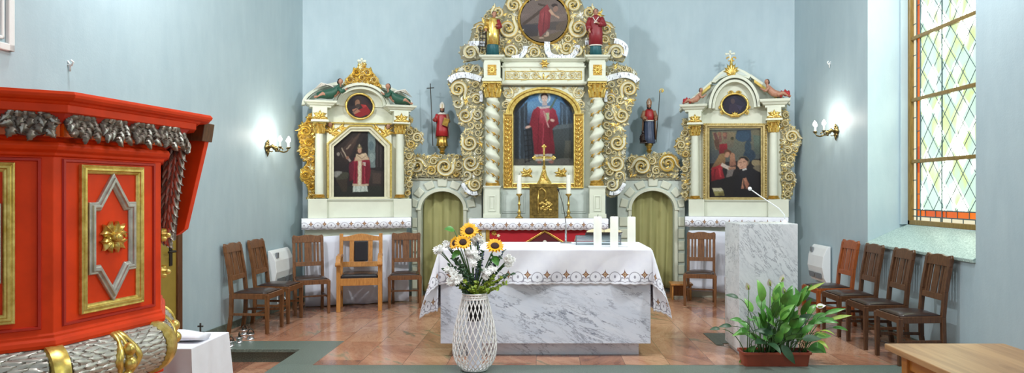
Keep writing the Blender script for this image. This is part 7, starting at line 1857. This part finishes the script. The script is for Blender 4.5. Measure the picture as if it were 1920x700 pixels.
spec += [(1372,612,.0,.14,.022,.9,'leaf_d'), (1392,602,.02,.13,.024,.7,'leaf'), (1385,560,.06,.13,.024,.8,'leaf_d'), (1437,640,-.05,.11,.035,1.2,'leaf'), (1402,620,-.04,.12,.028,1.2,'leaf'), (1350,617,.02,.10,.02,.9,'leaf_d'), (1500,560,.1,.15,.03,.9,'leaf'), (1515,545,.05,.16,.018,.2,'leaf_l')]
lily('dense white-flowering peace lily filling the left and middle of the terracotta planter', px0+.03, px1-.14, spec, [(1404,545,.05,1.9,1), (1444,538,.08,1.8,1), (1464,530,.06,1.3,1), (1472,553,.06,1.9,1), (1530,575,.05,.1,1)])
spec = [(1545,590,.06,.20,.022,.6,'leaf'), (1555,600,.04,.20,.02,.5,'leaf_l'), (1540,603,.0,.15,.02,.9,'leaf'), (1528,625,.02,.13,.024,.8,'leaf_l'), (1535,622,-.02,.16,.018,1.0,'leaf_l'), (1560,615,.05,.16,.018,1.1,'leaf'), (1525,600,.1,.14,.024,.1,'leaf'), (1533,640,-.02,.14,.018,1.2,'leaf_l'), (1515,615,.06,.12,.022,.5,'leaf')]
lily('thin arching green plant at the right end of the terracotta planter', px1-.12, px1-.03, spec, [])
# ---------------------------------------------------------------- red pulpit on the left
PLOC = Vector((-2.95, 3.85, -.14))
PU = thing('pulpit', 'large red polygonal pulpit with gilt frames and silver carved leaf rolls, left foreground', 'pulpit', tuple(PLOC))
def pb(m, name, mats, parent=None, **kw):
    m.v = [tuple(Vector(v)-PLOC) for v in m.v]; return m.build(name, mats, parent or PU, **kw)
PBody = [(-3.83,2.9),(-2.83,2.84),(-2.31,3.275),(-2.17,3.94),(-2.475,4.50),(-3.0,4.58),(-3.79,4.58)]
PTop = [(-3.83,2.72),(-2.76,2.80),(-2.16,3.20),(-2.01,4.20),(-2.30,4.70),(-3.0,4.80),(-3.77,4.80)]
def pring(t, z): return [(a[0]+(b[0]-a[0])*t, a[1]+(b[1]-a[1])*t, z) for a, b in zip(PBody, PTop)]
def ploft(prof): m = MB(); m.loft([pring(t, z) for t, z in prof]); return m
def offp(poly, d):
    n = len(poly); out = []
    for i in range(n):
        p, q, r = Vector(poly[i-1]), Vector(poly[i]), Vector(poly[(i+1)%n]); e1 = (q-p).normalized(); e2 = (r-q).normalized(); n1 = Vector((e1.y, -e1.x)); n2 = Vector((e2.y, -e2.x)); c = (n1+n2).normalized(); out.append(tuple(q+c*(d/max(.4, c.dot(n1)))))
    return out
def mloft(prof): m = MB(); m.loft([[(x, y, z) for x, y in offp(PBody, d)] for d, z in prof]); return m
pb(mloft([(.020,.845),(.024,.862),(.020,.88),(.008,.892),(.008,.905),(0,.912),(0,1.755)]), 'body', MT['red'], bevel=.003)
pb(mloft([(0,1.745),(.014,1.752),(.016,1.765),(.040,1.778),(.048,1.795),(.040,1.812),(.022,1.82),(.014,1.838)]), 'top_moulding', MT['red'], bevel=.003)
pb(ploft([(.08,1.83),(.16,1.85),(.34,1.89),(.60,1.955)]), 'frieze_band', MT['red_d'])
pb(ploft([(.58,1.945),(.70,1.95),(.70,1.985),(.76,1.988),(.80,1.998),(.95,2.003),(1.03,2.015),(1.05,2.028),(1.0,2.042),(.5,2.045)]), 'cornice', MT['red'], bevel=.003)
def face(i, t=0.0, zref=0):
    a = Vector(pring(t, 0)[i][:2]); b = Vector(pring(t, 0)[i+1][:2]); d = b-a; return Plane(a.x, a.y, math.atan2(d.y, d.x)), d.length
def fb(m, P, name, mats, parent=None, **kw):
    M4 = Matrix.Translation((P.ox, P.oy, 0)) @ Matrix.Rotation(P.a, 4, 'Z'); m.v = [tuple(M4 @ Vector(v)) for v in m.v]; return pb(m, name, mats, parent, **kw)
def inset(poly, d):
    n = len(poly); out = []; a = sum(poly[i][0]*poly[(i+1)%n][1]-poly[(i+1)%n][0]*poly[i][1] for i in range(n)); s = 1 if a > 0 else -1
    for i in range(n):
        p, q, r = Vector(poly[i-1]), Vector(poly[i]), Vector(poly[(i+1)%n]); e1 = (q-p).normalized(); e2 = (r-q).normalized(); n1 = Vector((-e1.y, e1.x))*s; n2 = Vector((-e2.y, e2.x))*s
        b = (n1+n2); c = b.normalized(); out.append(tuple(q+c*(d/max(.35, c.dot(n1)))))
    return out
def moulded(m, poly, w, h, y0, prof, mi=0):
    """closed moulded frame: prof = (inset fraction, height fraction)"""
    P = [[(x, y0-h*hh, z) for x, z in inset(poly, w*t)] if t else [(x, y0-h*hh, z) for x, z in poly] for t, hh in prof]
    n = len(poly); b = m.add([p for r in P for p in r], [])
    for k in range(len(P)-1):
        for i in range(n): j = (i+1)%n; m.f.append((b+k*n+i, b+k*n+j, b+(k+1)*n+j, b+(k+1)*n+i)); m.mi.append(mi)
GP = ((0,0),(0,.75),(.12,.9),(.3,.7),(.36,1.0),(.62,1.0),(.68,.6),(.85,.55),(1,.25),(1,0))
def panel(i, cu=None, w=.40):
    P, L = face(i); cu = L*.5 if cu is None else cu
    zt_, zb_ = 1.715, .975
    m = MB(); moulded(m, [(.045,.935),(L-.045,.935),(L-.045,1.74),(.045,1.74)], .018, .010, 0, ((0,0),(.2,1),(.8,1),(1,0))); fb(m, P, 'panel_moulding', MT['red_d'])
    m = MB(); moulded(m, [(cu-w/2,zb_),(cu+w/2,zb_),(cu+w/2,zt_),(cu-w/2,zt_)], .046, .024, 0, GP); fb(m, P, 'gilt_frame', MT['gold'], bevel=.002)
    zc = (zt_+zb_)/2; D = [(0,.335),(.100,.182),(.150,.182),(.150,-.182),(.100,-.182),(0,-.335),(-.100,-.182),(-.150,-.182),(-.150,.182),(-.100,.182)]
    m = MB(); moulded(m, [(cu+x, zc+z) for x, z in D], .046, .026, 0, ((0,0),(0,.5),(.1,.62),(.28,.55),(.34,1.0),(.6,1.0),(.66,.6),(.85,.5),(1,.2),(1,0))); fb(m, P, 'silver_diamond_frame', MT['pul_silver'], bevel=.002)
    m = MB()
    for q in range(4):
        a = PI/4+q*PI/2
        for o in (-.35, 0, .35): leaf(m, cu+.01*math.cos(a), zc+.01*math.sin(a), a+o, .085-.02*abs(o), .022, -.004, o*1.6, (0,0,1,0), 2, .028)
    m.ball((cu, -.03, zc), (.026,.03,.026), 12, 8, 0); m.tube([(cu+.03*math.cos(q*.7)+.012, -.045, zc+.02*math.sin(q*.7)) for q in range(9)], .007, 6, 1)
    fb(m, P, 'gilt_rosette', [MT['gold'], MT['gold_d']], smooth=True, angle=.8)
panel(2); panel(1, cu=face(1)[0].u(28)-.20); 
P, L = face(3)
for zc in (1.33, 1.12): 
    m = MB()
    for q in range(5): leaf(m, .045, zc, q*1.25, .042, .015, -.005, .8, (0,0,1,0), 2, .03)
    m.ball((.045, -.035, zc), (.016,.02,.016), 10, 6, 0)
    fb(m, P, 'gilt_flower', [MT['gold'], MT['gold_d']], smooth=True, angle=.8)

# silver leaf swags on the frieze
FR_ = random.Random(6)
for i in (1, 2, 3):
    P, L = face(i, .36); n = 4 if i == 2 else 3; w = L/n
    for j in range(n):
        c = (j+.5)*w; m = MB(); y0 = -.005
        sw = [(c-w*.48*math.cos(PI*q/10), 1.915-.078*math.sin(PI*q/10)) for q in range(11)]; m.prism(sw+[(c+w*.3,1.935),(c,1.945),(c-w*.3,1.935)], -.022, .03, 0)
        for row in range(3):
            for q in range(5-row):
                t = (q+.5)/(5-row)*2-1; leaf(m, c+t*w*.40, 1.935-.028*row-.018*(1-t*t), -PI/2+t*.9+FR_.uniform(-.3, .3), .055, .021, -.02-.012*row, FR_.uniform(-.8, .8), (0,0,0,0) if FR_.random() < .65 else (0,1,0,0), 3, .02)
        for q in range(6):
            t = (q+.5)/6*2-1; leaf(m, c+t*w*.40, 1.925+FR_.uniform(-.006, .006), PI/2+t*.6+FR_.uniform(-.5, .5), .046, .022, -.022, FR_.uniform(-1, 1), (0,0,0,0) if FR_.random() < .7 else (0,0,1,0), 3, .018)
        fb(m, P, 'silver_leaf_swag', [MT['old_silver'], MT['pul_silver']], smooth=True, angle=.9)
    for j in range(n+1):
        c = j*w; a = max(c-w*.3, 0.004); b = min(c+w*.3, L-.004); m = MB()
        if b-a > .02: m.prism([(a,1.838),(b,1.838),(min(max(c, a), b),1.90)], -.012, .03); fb(m, P, 'reflected_light_patch', MT['orange'])  # triangles stand for light reflected on the frieze between the swags

# the fat silver leaf roll below the body, gilt bands at its corners
RO = [(p[0], p[1]) for p in pring(-.25, 0)]; zr, rr_ = .715, .135
def rollframe(i):
    a, b = Vector(RO[i]), Vector(RO[i+1]); d = (b-a); L = d.length; d.normalize(); n = Vector((d.y, -d.x)); return a, b, d, n, L
for i in (1, 2, 3, 4):
    a, b, d, n, L = rollframe(i); m = MB()
    m.tube([(a.x,a.y,zr),(b.x,b.y,zr)], rr_*.94, 24, 0); 
    for k, an in enumerate([math.radians(x) for x in range(-100, 96, 12)]):
        s = -.06+(.036 if k % 2 else 0)
        while s < L+.02:
            dirn = 1 if s > L*.5 else -1; Lf = .125*FR_.uniform(.9, 1.15); sk = FR_.uniform(-.16, .16); rows = []
            for u in range(8):
                t = u/7; ss = min(max(s+dirn*Lf*(t-.5), .01), L-.01); w_ = .205*(math.sin(PI*(.10+.90*t**.8)))+.004; bu = .010*math.sin(t*8+k)
                for o, dr in ((-1, 0.0), (-.5, .005+.3*bu*bu), (0, .009), (.5, .005), (1, 0.0)):
                    aa = an+w_*o+sk*(t-.4)+.02*math.sin(9*t+o*2); R_2 = rr_*(.925+.085*t)+dr*(1.2-.5*t)
                    rows.append((a.x+d.x*ss+n.x*R_2*math.cos(aa), a.y+d.y*ss+n.y*R_2*math.cos(aa), zr+R_2*math.sin(aa)))
            bb = m.add(rows, [])
            for u in range(7):
                for o in range(4): m.f.append((bb+u*5+o, bb+u*5+o+1, bb+(u+1)*5+o+1, bb+(u+1)*5+o)); m.mi.append(1 if o in (1, 2) or (k+u) % 3 else 0)
            s += .072
    fbk = pb(m, 'silver_leaf_roll', [MT['old_silver'], MT['pul_silver']], smooth=True)
    if i in (1, 2, 3):
        g = MB(); c = a+d*(L*.56 if i == 2 else L*.5)
        for o in (-.045, 0, .045):
            g.tube([(c.x+d.x*(o*(1.5-1.2*abs(math.sin(th))))+n.x*rr_*1.03*math.cos(th), c.y+d.y*(o*(1.5-1.2*abs(math.sin(th))))+n.y*rr_*1.03*math.cos(th), zr+rr_*1.03*math.sin(th)) for th in [x*.15 for x in range(-11, 12)]], [.010+.012*abs(math.sin(x*.4)) for x in range(23)], 8, 0, flat=.6)
        for th in (-.15, .35, -.65): g.ball((c.x+n.x*rr_*1.08*math.cos(th), c.y+n.y*rr_*1.08*math.cos(th), zr+rr_*1.08*math.sin(th)), (.032,.032,.036), 12, 8, 0)
        pb(g, 'gilt_leaf_clasp', [MT['gold'], MT['gold_d']], smooth=True)
for i in (2, 3, 4):
    c = Vector(RO[i]); a1 = rollframe(i-1)[2]; a2 = rollframe(i)[2]; d = (a1+a2).normalized(); n = Vector((d.y, -d.x)); g = MB(); R = []
    for o, f in ((-.042,1.0),(-.036,1.10),(-.012,1.13),(.012,1.13),(.036,1.10),(.042,1.0)): R.append([(c.x+d.x*o+n.x*rr_*f*math.cos(q*PI/14), c.y+d.y*o+n.y*rr_*f*math.cos(q*PI/14), zr+rr_*f*math.sin(q*PI/14)) for q in range(28)])
    g.loft(R); pb(g, 'gilt_band', MT['gold'], smooth=True, angle=.6)
# red moulding and bowl under the roll, down to a foot
def sring(s, z): 
    c = Vector((-2.98, 3.83)); return [((p[0]-c.x)*s+c.x, (p[1]-c.y)*s+c.y, z) for p in PBody]
m = MB(); m.loft([sring(1.0,.60),(sring(1.02,.585)),(sring(1.02,.56)),(sring(.98,.55)),(sring(.93,.545))]); pb(m, 'lower_moulding', MT['red'], bevel=.003)
m = MB(); m.loft([sring(.93,.548),sring(.86,.48),sring(.62,.30),sring(.42,.18),sring(.36,.10),sring(.36,-.14)]); pb(m, 'bowl', MT['red_d'])
# wing board with hanging acanthus at the back
P = Plane(0.0, 4.40, 0.0)
def wp(px, py, d=4.40): return (X(px, d), Z(py, d))
m = MB(); m.prism([wp(296,236), wp(388,252), wp(384,268), wp(346,430), wp(333,440), wp(298,452)], 4.40, 4.45); pb(m, 'wing_board', MT['red'], bevel=.003)
m = MB(); m.prism([wp(357,226), wp(393,232), wp(388,266), wp(357,264)], 4.34, 4.47); pb(m, 'end_block', MT['frame_wood'], bevel=.004)
m = MB(); m.prism([wp(330,250), wp(352,246), wp(346,300), wp(336,380), wp(330,450), wp(304,454), wp(300,400), wp(302,300)], 4.35, 4.40, 0)
for i in range(13):
    t = i/12; cx_ = 337-20*t; cy_ = 248+185*t
    for q in range(4):
        x, z = wp(cx_+(q-1.5)*7*(1-.4*t), cy_+3*q, 4.35); leaf(m, x, z, -PI/2-.75+.25*q, .125*(1-.3*t), .020, 4.345-.012*q, .7, (1,1,1,0) if (i+q) % 3 else (0,1,0,0), 2, .022)
x, z = wp(318, 450, 4.35); m.ball((x, 4.34, z), (.02,.02,.03), 8, 6, 1)
pb(m, 'hanging_acanthus', [MT['old_silver'], MT['pul_silver']], smooth=True, angle=.9)
